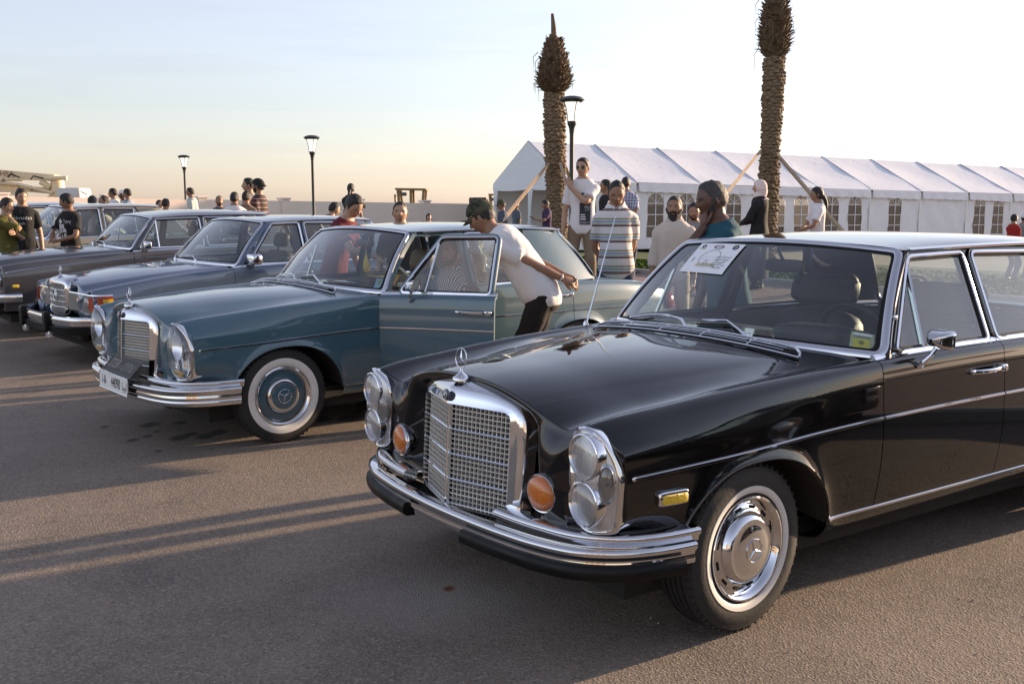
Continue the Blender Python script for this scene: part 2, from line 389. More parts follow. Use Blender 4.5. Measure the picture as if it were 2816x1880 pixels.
class Body:
    """lower car body as a loft of cross sections; x forward from the front axle, y left, z up"""
    NC = 17
    def __init__(s, k):
        X = k['x']; g = lambda n: K(X, k[n])
        s.zc, s.yh, s.zh, s.vd, s.cy, s.cz, s.yw = (g(n) for n in ('zc','yh','zh','vd','cy','cz','yw'))
        s.arches = k['arches']; s.zs = k.get('sill', .335); s.zt = k.get('mid', .70); s.xf = k['xf']; s.xr = k['xr']
        s.hp = k.get('hoodpow', 2.6); s.flare = k.get('flare', .016)
        s.tuck = k.get('tuck', .07)
        s.shear = K(*k['shear']) if 'shear' in k else None
    def section(s, x):
        x = np.atleast_1d(np.asarray(x, float)); zc, yh, zh, vd, cy, cz, yw = s.zc(x), s.yh(x), s.zh(x), s.vd(x), s.cy(x), s.cz(x), s.yw(x)
        zt, zs = s.zt, s.zs; yv = (yh+cy-.02)/2
        hz = lambda f: zc-(zc-zh)*f**s.hp
        cols = [(0*x, zc), (.35*yh, hz(.35)), (.65*yh, hz(.65)), (.87*yh, hz(.87)), (yh, zh), (yv, np.minimum(zh, cz)-vd), (cy-.075, cz-.010-.3*vd), (cy-.022, cz),
                (cy+.016, cz-.016), (cy+(yw-cy)*.72, cz-.065), (yw-.006, .45*cz+.55*zt), (yw, zt+0*x), (yw-.001, zt-.13+0*x),
                (yw-.018, zs+.09+0*x), (yw-.040, zs+0*x), (yw-.085, zs-.07+0*x), (yw-.2, zs-.10+0*x)]
        return np.stack([np.stack(np.broadcast_arrays(a, b), -1) for a, b in cols], 1)
    def across(s, S, T):
        T = np.broadcast_to(np.asarray(T, float), (S.shape[0], np.shape(T)[-1]))
        c = np.linalg.norm(np.diff(S, axis=1), axis=2)+1e-9; d = np.diff(S, axis=1)/c[...,None]
        M = np.zeros_like(S); M[:,1:-1] = (c[:,1:,None]*d[:,:-1]+c[:,:-1,None]*d[:,1:])/(c[:,:-1]+c[:,1:])[...,None]
        M[:,0] = d[:,0]; M[:,0,1] = 0; M[:,0,0] = 1; M[:,-1] = d[:,-1]
        i = np.clip(np.floor(T).astype(int), 0, S.shape[1]-2); f = (T-i)[...,None]
        r = np.arange(S.shape[0])[:,None]; h = c[r,i][...,None]
        return (2*f**3-3*f**2+1)*S[r,i]+(f**3-2*f**2+f)*h*M[r,i]+(-2*f**3+3*f**2)*S[r,i+1]+(f**3-f**2)*h*M[r,i+1]
    def arch_z(s, x):
        x = np.asarray(x, float); z = np.full(x.shape, -1.0)
        for xa, hw, zt, zb in s.arches:
            u = np.abs((x-xa)/hw); v = np.where(u < 1, zb+(zt-zb)*np.sqrt(np.clip(1-u**2.35, 0, 1)), -1); z = np.maximum(z, v)
        return z
    def flare_y(s, P):
        for xa, hw, zt, zb in s.arches:
            u = np.abs((P[...,0]-xa)/hw); v = np.clip((P[...,2]-zb)/(zt-zb), 0, None)
            d = ((u**2.35+v**2)**.46-1)*hw
            P[...,1] += s.flare*np.exp(-np.clip(d, 0, 1)/.028)*(P[...,2] > zb-.08)
        return P
    def lean(s, P):
        f = smst(s.xf-.28, s.xf, P[...,0])
        P[...,1] -= s.tuck*f*smst(.56, .42, P[...,2])*(P[...,1] > .3)
        if s.shear is not None: P[...,0] += s.shear(P[...,2])*smst(s.xf-.30, s.xf, P[...,0])
        return P
    def xs(s, x0, x1, step=.035):
        n = max(3, int(abs(x1-x0)/step)); a = list(np.linspace(x0, x1, n)); lo, hi = min(x0, x1), max(x0, x1)
        for xa, hw, zt, zb in s.arches:
            for q in np.cos(np.linspace(0, PI, 47)):
                xx = xa+hw*q*.9999
                if lo < xx < hi: a.append(xx)
        return np.array(sorted(set(np.round(a, 5)), reverse=True))
    def side(s, x0, x1, t0=7.0, t1=14.0, nt=46, clip=True, step=.035):
        xs = s.xs(x0, x1, step); S = s.section(xs); TD = np.linspace(t0, t1, 220); D = s.across(S, TD)
        te = np.full(len(xs), t1); za = s.arch_z(xs)
        if clip:
            for i in range(len(xs)):
                b = np.nonzero(D[i,:,1] < za[i])[0]
                if len(b):
                    k = b[0]
                    te[i] = t0+.01 if k == 0 else TD[k-1]+(TD[k]-TD[k-1])*(D[i,k-1,1]-za[i])/(D[i,k-1,1]-D[i,k,1])
        f = np.linspace(0, 1, nt)**1.0
        T = t0+(te[:,None]-t0)*f[None]
        Q = s.across(S, T); P = np.concatenate([np.broadcast_to(xs[:,None,None], Q.shape[:2]+(1,)), Q], 2)
        return s.lean(s.flare_y(P.copy()))
    def top(s, x0, x1, t0, t1, nt=24, step=.04):
        xs = np.linspace(x0, x1, max(3, int(abs(x1-x0)/step))); S = s.section(xs); T = np.linspace(t0, t1, nt)
        Q = s.across(S, T); return s.lean(np.concatenate([np.broadcast_to(xs[:,None,None], Q.shape[:2]+(1,)), Q], 2))
    def y_at(s, x, z):
        x = np.atleast_1d(np.asarray(x, float)); z = np.broadcast_to(np.asarray(z, float), x.shape)
        D = s.across(s.section(x), np.linspace(7, 16, 300)); out = np.zeros(len(x))
        for i in range(len(x)):
            k = np.argmax(D[i,:,1] < z[i]); k = max(k, 1); a, b = D[i,k-1], D[i,k]; f = (a[1]-z[i])/(a[1]-b[1]+1e-9); out[i] = a[0]+(b[0]-a[0])*f
        P = np.stack([x, out, z], -1); return s.flare_y(P)[:,1]

def full(P):
    return np.concatenate([P[:,::-1]*np.array([1,-1,1]), P[:,1:]], 1)

def star_emblem(mb, c, R, N, U, t=.006, ring=True, m=0, ringw=.05):
    """three-pointed star in a ring; N outward normal, U up"""
    c = np.array(c, float); N = np.array(N, float)/np.linalg.norm(N); U = np.array(U, float); U -= N*(U@N); U /= np.linalg.norm(U); S = np.cross(U, N)
    for k in range(3):
        a = k*2*PI/3; d = math.cos(a)*U+math.sin(a)*S; e = np.cross(N, d)
        tip = c+d*R*.97; l = c+(-.5*d+.866*e)*R*.16*1.0+d*R*.16; r = c+(-.5*d-.866*e)*R*.16+d*R*.16
        b = c+d*0; mb.add([tip, l, b-e*0, r, c+N*t+d*R*.1, c-N*t+d*R*.1], [(0,1,4),(1,2,4),(2,3,4),(3,0,4),(0,5,1),(1,5,2),(2,5,3),(3,5,0)], m)
    if ring:
        a = np.linspace(0, 2*PI, 36, endpoint=False); P = c+R*(np.cos(a)[:,None]*U+np.sin(a)[:,None]*S); mb.tube(P, R*ringw, 8, m, closed=True, up=N)
    return mb

def wheel(root, x, y, R, style, paintm=None, steer=0, side=1):
    """tyre > whitewall, trim_ring, hubcap"""
    g = MB(); k = R/.316
    pr = [(.186,.06),(.188,.078),(.205,.086),(.225,.092),(.252,.096),(.280,.094),(.298,.086),(.304,.0855),(.3055,.080),(.311,.074),(.3145,.064),(.3155,.055)]
    for a in (.040,.013,-.013,-.040): pr += [(.316,a+.006),(.308,a+.0045),(.308,a-.0045),(.316,a-.006)]
    pr += [(r, -h) for r, h in pr[:12][::-1]]
    g.lathe([(r*k, h*k) for r, h in pr], 72, axis='Y')
    # shoulder lugs
    for i in range(54):
        a = i*2*PI/54
        g.box((R*.9805*math.sin(a), .070*k, R*.9805*math.cos(a)), (.010, .022, .014), R=rot('Y', a), m=0)
    t = g.build('wheel', RUBBER, root); t.location = (x, y, R); t.rotation_euler = (0, 0, steer+(0 if side > 0 else PI))
    rim = mat('dark_steel_rim', (.02,.02,.02), .6)  # even dark colour for the steel disc behind the hubcap
    if style == 'chrome':
        wwr = [(.2075,.0875),(.210,.0905),(.222,.0935),(.2325,.0955),(.2345,.0935)]
    elif style == 'white':
        wwr = [(.198,.084),(.203,.089),(.225,.0945),(.246,.0975),(.252,.096)]
    else: wwr = None
    if wwr: MB().lathe([(r*k, h*k) for r, h in wwr], 72, axis='Y').build('whitewall', WHITEWALL, t)
    MB().lathe([(a*k, b*k) for a, b in [(.199,.076),(.199,.088),(.196,.0935),(.190,.095),(.184,.092),(.176,.080),(.170,.070),(.165,.062),(.150,.058)]], 64, axis='Y').build('trim_ring', CHROME, t)
    h = MB()
    if style == 'chrome':
        h.lathe([(a*k, b*k) for a, b in [(.168,.063),(.160,.069),(.146,.071),(.137,.075),(.131,.088),(.124,.098),(.112,.104),(.109,.103),(.085,.110),(.06,.114),(.03,.1165),(.001,.117)]], 64, axis='Y')
        star_emblem(h, (0, .1185*k, 0), .043*k, (0,1,0), (.25,0,1), .004, ringw=.035)
        o = h.build('hubcap', CHROME, t)
        for i in range(12):
            s = MB(); a = (i+.5)*2*PI/12; s.box((.1525*k*math.sin(a), .0705*k, .1525*k*math.cos(a)), (.034*k, .006, .012*k), R=rot('Y', a), bev=.002); s.build('vent_slot', DARK, o)
    elif style == 'white':
        h.lathe([(a*k, b*k) for a, b in [(.168,.063),(.160,.064),(.130,.066),(.120,.069),(.117,.075)]], 64, axis='Y', m=0)
        h.lathe([(a*k, b*k) for a, b in [(.118,.074),(.114,.088),(.106,.097),(.098,.099),(.088,.0985)]], 64, axis='Y', m=1)
        h.lathe([(a*k, b*k) for a, b in [(.088,.0985),(.07,.103),(.04,.107),(.001,.109)]], 64, axis='Y', m=0)
        star_emblem(h, (0, .108*k, 0), .046*k, (0,1,0), (-.9,0,.5), .005, m=1, ringw=.035)
        h.build('hubcap', [paintm, CHROME], t)
    else:
        h.lathe([(a*k, b*k) for a, b in [(.168,.063),(.150,.075),(.12,.092),(.07,.104),(.001,.108)]], 48, axis='Y'); h.build('hubcap', CHROME, t)
    MB().lathe([(.186*k,.05),(.15*k,.03),(.001,.03)], 24, axis='Y').build('rim', rim, t)
    return t

def seat(root, x, y, w, color, head=True, wing=False, base=.34, back=.62, bench=False):
    """front or rear seat: cushion, backrest, headrest"""
    lm = color; s = MB(); s.sbox((x+.02, y, base), (.52, w, .2), .35); o = s.build('seat_cushion', lm, root)
    R = rot('Y', rad(-16)); b = MB(); b.sbox((x-.30, y, base+.34), (.15, w, back), .38, R=R)
    n = max(3, int(w/.09))
    for i in range(n):
        yy = y-w*.42+w*.84*(i+.5)/n; b.sbox((x-.225, yy, base+.33), (.05, w*.84/n*.96, back*.82), .5, R=R, n=12)
    b.build('seat_back', lm, root)
    if head:
        h = MB()
        if wing:
            a = np.linspace(-1, 1, 17); top = base+.34+back*.5+.10
            h.sbox((x-.40, y, top), (.09, w*.78, .17), .45, R=R)
            for sg in (-1, 1): h.sbox((x-.40, y+sg*w*.30, top+.050), (.07, w*.15, .09), .8, R=R@rot('X', -sg*.6), n=16)
        else: h.sbox((x-.40, y, base+.34+back*.5+.11), (.09, w*.5, .17), .5, R=R)
        h.build('headrest', lm, root)

def car_cabin(root, G, inter, wheel_y=.36, wing=False, dashx=-.95, wheel_col=None, cards=True, rear=True, seatx=-1.55):
    trim = mat(inter[0], inter[1], .55, noise=(25,.25), bump=.1); dk = mat('dashboard_vinyl', (.02,.021,.022), .45, bump=.1)
    zb = G['zb']
    f = MB(); f.box((-1.6, 0, .27), (3.9, 1.36, .06)); f.box((-.72, 0, .58), (.05, 1.42, .60)); f.box((-2.78, 0, .62), (.05, 1.34, .62))
    f.build('floor_pan', UNDER, root)
    d = MB(); d.sbox((dashx, 0, zb-.055), (.34, 1.40, .13), .3); d.sbox((dashx+.02, 0, zb-.16), (.26, 1.36, .2), .3)
    d.sbox((dashx-.02, wheel_y, zb+.015), (.22, .40, .10), .55); d.build('dashboard', dk, root)
    ps = MB(); ps.sbox((-2.78, 0, zb-.06), (.42, 1.24, .06), .25); ps.build('parcel_shelf', trim, root)
    wc = wheel_col or dk; sw = MB(); a = np.linspace(0, 2*PI, 40, endpoint=False)
    C = np.array((dashx-.33, wheel_y, zb-.035)); U = np.array((.42,0,.91)); S = np.array((0,1.,0))
    sw.tube(C+.195*(np.cos(a)[:,None]*U+np.sin(a)[:,None]*S), .011, 8, closed=True, up=(-.91,0,.42))
    for aa in (PI/2, -PI/2, PI): sw.tube([C, C+.19*(math.cos(aa)*U+math.sin(aa)*S)], .010, 6)
    sw.sbox(C, (.06,.12,.10), .6); sw.tube([C, C+np.array((.32,0,-.14))], .025, 8); sw.build('steering_wheel', wc, root)
    for yy in (.37, -.37): seat(root, seatx, yy, .56, trim, wing=wing)
    if rear: seat(root, -2.42, 0, 1.24, trim, head=False, base=.36, back=.56)
    m = MB(); m.sbox((dashx-.22, 0, zb+.305), (.035, .23, .062), .4); m.tube([(dashx-.21, 0, zb+.33), (dashx-.17, 0, zb+.385)], .008, 6); m.build('rear_view_mirror', dk, root)

def ws_point(G, u, v, bulge=.025):
    """windscreen surface: u -1..1 across, v 0..1 up"""
    u = np.asarray(u, float); v = np.asarray(v, float)
    bx = G['wb'][0]-(G['wb'][0]-G['Ab'][0])*np.abs(u)**2.2; by = G['Ab'][1]*u; bz = G['wb'][1]-(G['wb'][1]-G['Ab'][2])*u**2
    tx = G['wt'][0]-(G['wt'][0]-G['At'][0])*np.abs(u)**2.2; ty = G['At'][1]*u; tz = G['wt'][1]-(G['wt'][1]-G['At'][2])*u**2
    b = bulge*4*v*(1-v)
    return np.stack([bx+(tx-bx)*v+b*.6, by+(ty-by)*v, bz+(tz-bz)*v+b*.6], -1)
def bl_point(G, u, v):
    """back light surface"""
    u = np.asarray(u, float); v = np.asarray(v, float); B, T = G['Bb'], G['Bt']; cb, ct = G['bb'], G['bt']
    bx = cb[0]+(B[0]-cb[0])*np.abs(u)**2.2; bz = cb[1]+(B[2]-cb[1])*u**2; tx = ct[0]+(T[0]-ct[0])*np.abs(u)**2.2; tz = ct[1]+(T[2]-ct[1])*u**2
    b = .02*4*v*(1-v)
    return np.stack([bx+(tx-bx)*v-b*.6, (B[1]+(T[1]-B[1])*v)*u, bz+(tz-bz)*v+b*.6], -1)
def uv_ring(fn, G, r=.12, n=7, inset=0.0, asp=2.2):
    e = 1-inset; P = fillet(np.array([(-e*asp,inset),(e*asp,inset),(e*asp,1-inset),(-e*asp,1-inset)]), r, n); P = densify(P, .08)
    return fn(G, P[:,0]/asp, P[:,1]), P[:,0]/asp, P[:,1]
def surf_normal(fn, G, u, v, sign=1):
    e = 1e-3; a = fn(G, u+e, v)-fn(G, u-e, v); b = fn(G, u, v+e)-fn(G, u, v-e); N = np.cross(a, b)*sign
    return N/(np.linalg.norm(N, axis=-1, keepdims=True)+1e-9)
def yg(G, z): return G['yb']-(np.asarray(z, float)-G['zb'])*G['tumble']
def side_path(G, P2): P2 = np.asarray(P2, float); return np.stack([P2[:,0], yg(G, P2[:,1]), P2[:,1]], -1)

HALF = lambda w, h: [(-w,0),(-w*.8,h*.7),(-w*.3,h),(w*.3,h),(w*.8,h*.7),(w,0)]
def greenhouse(root, G, pm, doors, glassm=GLASS, wsm=WSGLASS, chrome=CHROME, thin=.013, roof_pm=None):
    """roof, pillars, windscreen and back light; side windows go onto the doors"""
    roof_pm = roof_pm or pm
    wsn = np.array((1,0,.6))
    g = MB(); uu = np.linspace(-1, 1, 33); vv = np.linspace(0, 1, 15); U, Vv = np.meshgrid(uu, vv, indexing='xy'); e = .985
    g.grid(ws_point(G, U*e, .012+Vv*.976)); ws = g.build('windscreen', wsm, root)
    ring, ru, rv = uv_ring(ws_point, G, G.get('wsr', .10)); N = surf_normal(ws_point, G, np.clip(ru,-.99,.99), np.clip(rv,.01,.99))
    MB().sweep(ring, N, [(-.020,-.012),(-.020,.004),(-.012,.010),(.006,.010),(.013,.005),(.014,-.012)], closed=True).build('windscreen_trim', chrome, ws)
    ring2, ru, rv = uv_ring(ws_point, G, G.get('wsr', .10), inset=.022); N2 = surf_normal(ws_point, G, np.clip(ru,-.99,.99), np.clip(rv,.01,.99))
    MB().sweep(ring2, N2, [(-.012,-.008),(-.012,.003),(.012,.003),(.012,-.008)], closed=True).build('windscreen_seal', DARK, ws)
    g = MB(); g.grid(bl_point(G, U*e, .012+Vv*.976)); bl = g.build('back_window', glassm, root)
    ring, ru, rv = uv_ring(bl_point, G, .14); N = surf_normal(bl_point, G, np.clip(ru,-.99,.99), np.clip(rv,.01,.99), -1)
    MB().sweep(ring, N, [(-.02,-.012),(-.02,.004),(-.01,.011),(.008,.010),(.016,.004),(.016,-.012)], closed=True).build('back_window_trim', chrome, bl)
    # roof skin
    At, Bt, wt, bt = G['At'], G['Bt'], G['wt'], G['bt']; n = 41; nu = 37
    s = np.linspace(0, 1, n); u = np.sin(np.linspace(-PI/2, PI/2, nu))
    ye = K([0,.35,.7,1], [At[1]+.012, G['ymid'], G['ymid']-.004, Bt[1]+.03])(s); xe = At[0]+.0+(Bt[0]-At[0])*s; ze = K([0,.15,.5,.85,1], [At[2]+.008, G['zd'], G['zd']+.006, G['zd'], Bt[2]+.008])(s)
    xc = wt[0]+(bt[0]-wt[0])*s; zc = K([0,.12,.35,.6,.88,1], [wt[1]+.006, wt[1]+(G['zr']-wt[1])*.55, G['zr'], G['zr']-.002, bt[1]+(G['zr']-bt[1])*.5, bt[1]+.006])(s)
    au = np.abs(u)[None]; f = 1-au**2.6*(.62)-.38*au**9
    X = xc[:,None]+(xe-xc)[:,None]*au**2.2; Y = ye[:,None]*u[None]; Z = ze[:,None]+(zc-ze)[:,None]*f
    P = np.stack([X, Y, Z], -1); g = MB(); g.grid(P); roof = g.build('roof', roof_pm, root)
    # drip rail: roof edge, then down the rear pillar
    for sg in (1, -1):
        path = np.stack([xe, ye+.004, ze], -1)
        g = MB(); g.sweep(path[1:], (0,1,.25), [(-.010,-.004),(-.012,.006),(-.003,.012),(.006,.008),(.009,-.004)])
        g.build('drip_rail', chrome, roof, mirror=sg < 0)
        # A pillar skin between windscreen and door
        v = np.linspace(-.02, 1.02, 16); a = ws_point(G, np.full_like(v, 1.0), v); zz = a[:,2]; xx = a[:,0]-.055-.012*v
        b = np.stack([xx, yg(G, zz)+.004, zz-.006], -1); c = .5*(a+b)+np.array((.004,.012,.004))
        g = MB(); g.grid(np.stack([a+np.array((-.002,.004,0)), c, b, b+np.array((-.02,-.03,0))], 1), flip=True); g.build('windscreen_pillar', pm, root, mirror=sg < 0)
        # rear pillar
        v = np.linspace(0, 1, 15); fr = side_path(G, np.stack([G['cf'][0]+(G['cf'][2]-G['cf'][0])*v, G['cf'][1]+(G['cf'][3]-G['cf'][1])*v], -1))
        bk = bl_point(G, np.full_like(v, 1.0), v)
        w_ = np.linspace(0, 1, 12)[None,:,None]; C = fr[:,None]*(1-w_)+bk[:,None]*w_
        C[...,1] += (.022*np.sin(PI*w_[...,0])*np.ones_like(v)[:,None])
        # lean the upper rows into the roof edge
        tail = (1-w_)*np.stack([fr[-1,0]+0*v, 0*v, 0*v], -1)[:,None]*0
        topx = C[-1,:,0]; C2 = C.copy(); ti = (xe-topx[:,None]); k = np.argmin(np.abs(ti), axis=1); up = np.stack([topx, ye[k], ze[k]], -1)
        C = np.concatenate([C2, up[None]], 0)
        g = MB(); g.grid(C, flip=True); g.build('rear_pillar', pm, root, mirror=sg < 0)
        # centre pillar (inside) and roof rail above the doors
        p = G['bpillar']; g = MB(); za = np.linspace(G['zb']-.02, G['zd']-.01, 8)
        g.sweep(np.stack([p+0*za, yg(G, za)-.03, za], -1), (0,1,.3), [(-.03,-.02),(-.03,.012),(.03,.012),(.03,-.02)]); g.build('centre_pillar', pm, root, mirror=sg < 0)
        g = MB(); g.sweep(path[1:-1]-np.array((0,.018,.022)), (0,1,.3), [(-.016,-.02),(-.016,.006),(.016,.006),(.016,-.02)]); g.build('roof_rail', pm, root, mirror=sg < 0)
    return ws, roof

def door_window(door, G, poly, pm, mirror, bar=None, rads=.03, chrome=CHROME, glassm=GLASS, painted=.03, bead=.011):
    """window frame, bright bead, pane (and quarter-light bar) of one door"""
    P2 = densify(fillet(poly, rads), .06); path = side_path(G, P2); Nn = np.array((0,1,G['tumble']))/math.hypot(1, G['tumble'])
    cen = path.mean(0)
    # orient so that +a points outwards
    area = .5*np.sum(P2[:,0]*np.roll(P2[:,1],-1)-np.roll(P2[:,0],-1)*P2[:,1]); sgn = -1 if area > 0 else 1
    T = np.roll(path,-1,0)-path; B = np.cross(np.broadcast_to(Nn, path.shape), T); out = np.sign(((path-cen)*B).sum(1).mean())
    keep = P2[:,1] > G['zb']+.004
    S = lambda L: [(out*a, b) for a, b in L]
    if painted:
        m = MB(); m.sweep(path, Nn, S([(.006,-.018),(.006,.004),(painted-.006,.006),(painted,-.002),(painted,-.018)]), closed=True); m.build('window_frame', pm, door, mirror=mirror)
    m = MB(); m.sweep(path, Nn, S([(-.006,-.010),(-.006,.006),(0,.011),(bead,.009),(bead+.002,-.010)]), closed=True)
    if bar is not None:
        b = side_path(G, densify(np.array(bar), .05, closed=False)); m.sweep(b, Nn, [(-.008,-.006),(-.008,.006),(0,.011),(.008,.006),(.008,-.006)])
    m.build('window_bead', chrome, door, mirror=mirror)
    m = MB(); m.sweep(path, Nn, S([(-.016,-.012),(-.016,.001),(-.005,.001),(-.005,-.012)]), closed=True); m.build('window_seal', DARK, door, mirror=mirror)
    m = MB(); m.add(path-Nn*.004, [tuple(range(len(path)))]); m.build('window_pane', glassm, door, mirror=mirror, smooth=False)

def door_handle(door, B, x0, x1, z, mirror, style='bar'):
    y = B.y_at([x0, x1], [z, z]).mean(); m = MB()
    t = np.linspace(0, 1, 14); L = x1-x0
    p = np.stack([x0+L*t, y+.012+.022*np.sin(PI*np.clip(t*1.05, 0, 1))**.6, z+0*t], -1)
    m.sweep(p, (0,1,0), [(-.009,-.004),(-.010,.002),(-.004,.007),(.004,.007),(.010,.002),(.009,-.004)])
    m.sbox((x1-.005, y+.012, z), (.055,.032,.034), .5, n=14); m.sbox((x0+.01, y+.008, z), (.04,.022,.022), .6, n=12)
    m.tube([(x1-.005, y+.022, z), (x1-.005, y+.034, z)], .011, 12)
    m.build('door_handle', CHROME, door, mirror=mirror)

def trim_strip(parent, B, x0, x1, zf, mirror, w=.0085, h=.007, name='side_trim', m_=None, n=None, tip=False):
    n = n or max(4, int(abs(x1-x0)/.05)); x = np.linspace(x0, x1, n); z = zf(x) if callable(zf) else np.full(n, zf); y = B.y_at(x, z)
    m = MB(); m.sweep(np.stack([x, y, z], -1), (0,1,.05), [(-w,-.003),(-w,.001),(-w*.45,h),(w*.45,h),(w,.001),(w,-.003)])
    if tip: m.sbox((x0, y[0]+.001, z[0]), (.02, h*1.6, w*2), .9, n=10)
    return m.build(name, m_ or CHROME, parent, mirror=mirror)

def sides(root, B, G, pm, cuts, win, trimz, arch_pm=None, handles=True, sillstrip=True, open_door=None, card=None, strip=True, zhandle=.845, trim_x0=None, lock=True):
    """fender, doors and quarter of both flanks with their windows; returns dict of parts"""
    out = {}
    gap = .0025; x0, xd1, xd2, xd3, xe = cuts
    dk = DARK
    for sg in (1, -1):
        mir = sg < 0
        names = [('front_wing', x0, xd1), ('front_door', xd1, xd2), ('rear_door', xd2, xd3), ('rear_wing', xd3, xe)]
        for nm, a, b in names:
            isdoor = 'door' in nm
            P = B.side(a-(gap if a != x0 else 0), b+gap, t0=4.0 if nm in ('front_wing','rear_wing') else 7.0)
            if nm == 'front_wing':
                m = MB(); m.panel(P, sides=(0,1,1,1))
            elif nm == 'rear_wing': m = MB(); m.panel(P, sides=(1,0,1,1))
            else: m = MB(); m.panel(P, flange=.02)
            o = m.build('door' if isdoor else nm, pm, root, mirror=mir); out[(nm, sg)] = o
            if isdoor:
                tag(o, label=None)
                poly, bar = win[nm]; door_window(o, G, poly, pm, mir, bar)
                # inner return to the glass, waist moulding
                x = np.linspace(a-gap, b+gap, 16); y = B.cy(x)-.022; z = B.cz(x)
                m = MB(); m.grid(np.stack([np.stack([x, y, z], -1), np.stack([x, yg(G, z+.006)-.012, z+.006], -1)], 1), flip=True); m.build('door_sill_top', pm, o, mirror=mir)
                m = MB(); m.sweep(np.stack([x, y-.004, z+.004], -1), (0,.7,.7), [(-.016,-.006),(-.016,.004),(-.004,.010),(.010,.008),(.016,-.002),(.016,-.006)]); m.build('waist_moulding', CHROME, o, mirror=mir)
                if card is not None:
                    zz = np.linspace(B.zs+.02, G['zb']-.02, 5); xx = np.linspace(a-.02, b+.02, 6); YY = (B.yw(xx)-.075)
                    m = MB(); m.panel(np.stack([np.broadcast_to(xx[:,None], (6,5)), np.broadcast_to(YY[:,None], (6,5)), np.broadcast_to(zz[None], (6,5))], -1)[:, ::-1], flange=0)
                    m.sbox(((a+b)/2, YY.mean()-.03, .66), (abs(b-a)*.5,.06,.05), .5, n=12); m.build('door_card', card, o, mirror=mir)
                if handles: door_handle(o, B, b+.255, b+.045, zhandle, mir)
            parent = o
            if strip:
                xa = (trim_x0 if trim_x0 is not None else x0-.012) if nm == 'front_wing' else a-gap-.002
                if nm == 'rear_wing': trim_strip(parent, B, xa, xe+.25, trimz, mir)
                else: trim_strip(parent, B, xa, b+gap+.002, trimz, mir, tip=nm == 'front_wing')
        # arches: rolled lip and wheel well
        for xa, hw, zt, zb in B.arches:
            u = np.cos(np.linspace(.0, PI, 61)); x = xa+hw*u; z = np.maximum(B.arch_z(xa+hw*u*.9999), zb); keep = z > B.zs-.03; x = x[keep]; z = z[keep]; y = B.y_at(x, z)
            m = MB(); m.tube(np.stack([x, y-.004, z], -1), .0065, 8); m.build('arch_lip', pm, out[('front_wing' if xa > -1 else 'rear_wing', sg)], mirror=mir)
            r = np.stack([x, y-.006, z], -1); m = MB(); rows = [r]
            for yy in (.70,.52): q = r.copy(); q[:,1] = yy; q[:,2] += .02; rows.append(q)
            m.grid(np.stack(rows, 1)); q = rows[-1]; cc = np.array([[xa, .52, .3]]); m.add(np.concatenate([q, cc]), [(i, i+1, len(q)) for i in range(len(q)-1)])
            m.build('wheel_well', UNDER, root, mirror=mir)
        # rocker
        fa, ra = B.arches[0], B.arches[1]; xa = fa[0]-fa[1]*.985; xb = ra[0]+ra[1]*.985
        P = B.side(xa, xb, t0=14.0, t1=16.0, nt=8, clip=False, step=.1); m = MB(); m.panel(P, flange=0); m.build('rocker_panel', pm, root, mirror=mir)
        if sillstrip: trim_strip(root, B, xa+.0, xb, B.zs+.004, mir, w=.009, name='sill_strip')
    return out

def nose_cap(root, B, pm, x, fwd=1, t1=14.0, c=(.5,.6), xface=.665, rnd=.02, name='nose_panel', n=70, zb=None):
    """rounded end panel closing the loft at station x"""
    m = MB(); S = B.across(B.section([x]), np.linspace(0, t1, n))[0]; zb = S[-1,1] if zb is None else zb
    P0 = np.concatenate([np.full((len(S),1), x), S], 1)
    if fwd > 0: P0 = B.lean(P0)
    ex = np.array([(P0[-1,0], y, zb) for y in (.6,.4,.2,0)]+[(P0[0,0], 0, z) for z in np.linspace(zb, S[0,1], 6)[1:-1]]); P0 = np.concatenate([P0, ex])
    rows = []
    for a, b in [(0,1),(.3,.994),(.55,.982),(.78,.965),(.92,.942),(1,.91),(1,.84),(1,.7),(1,.5),(1,.25),(1,.02)]:
        q = P0.copy(); q[:,1:] = np.array(c)+(P0[:,1:]-np.array(c))*b; xb = P0[:,0]+fwd*rnd*a; xf_ = xface-fwd*(.085*smst(.50, .38, q[:,1])+.115*smst(.60, .74, q[:,1])+.06*smst(.84, .72, q[:,2])*smst(.7,.8,q[:,1])+.09*smst(.46, .38, q[:,2])); q[:,0] = xb+(xf_-xb)*smst(.97, .55, b); rows.append(q)
    P = np.stack(rows, 0)
    for sg in (1, -1): m.grid(P*np.array([1, sg, 1]), flip=(sg*fwd > 0), close_v=True)
    return m.build(name, pm, root)
# ------------------------------------------------------------------ saloon with stacked lamps (black and blue cars)
B108 = Body(dict(
    x=[.575, .45, .3, 0, -.35, -.72, -1.2, -1.65, -2.2, -2.67, -3.0, -3.3, -3.6, -3.82],
    zc=[.912,.930,.943,.963,.978,.985,.985,.985,.975,.965,.955,.935,.895,.84],
    yh=[.43,.45,.47,.53,.60,.66,.66,.66,.66,.66,.66,.65,.63,.60],
    zh=[.852,.868,.880,.905,.934,.958,.96,.96,.955,.945,.938,.918,.88,.825],
    vd=[.046,.040,.034,.020,.008,.003,.003,.003,.003,.003,.002,.002,.002,.002],
    cy=[.768,.788,.804,.826,.840,.848,.848,.848,.842,.832,.815,.79,.755,.72],
    cz=[.842,.864,.881,.908,.930,.946,.956,.958,.953,.945,.935,.915,.875,.82],
    yw=[.872,.876,.880,.885,.886,.888,.888,.888,.886,.882,.868,.845,.805,.76],
    arches=[(-.035, .435, .652, .23), (-2.655, .43, .640, .23)], xf=.575, xr=-3.82, shear=([.30,.44,.48,.55,.62,.70,.76,.80,.84,1.0],[-.03,-.02,-.005,.014,.020,.022,.036,.054,.076,.080])))
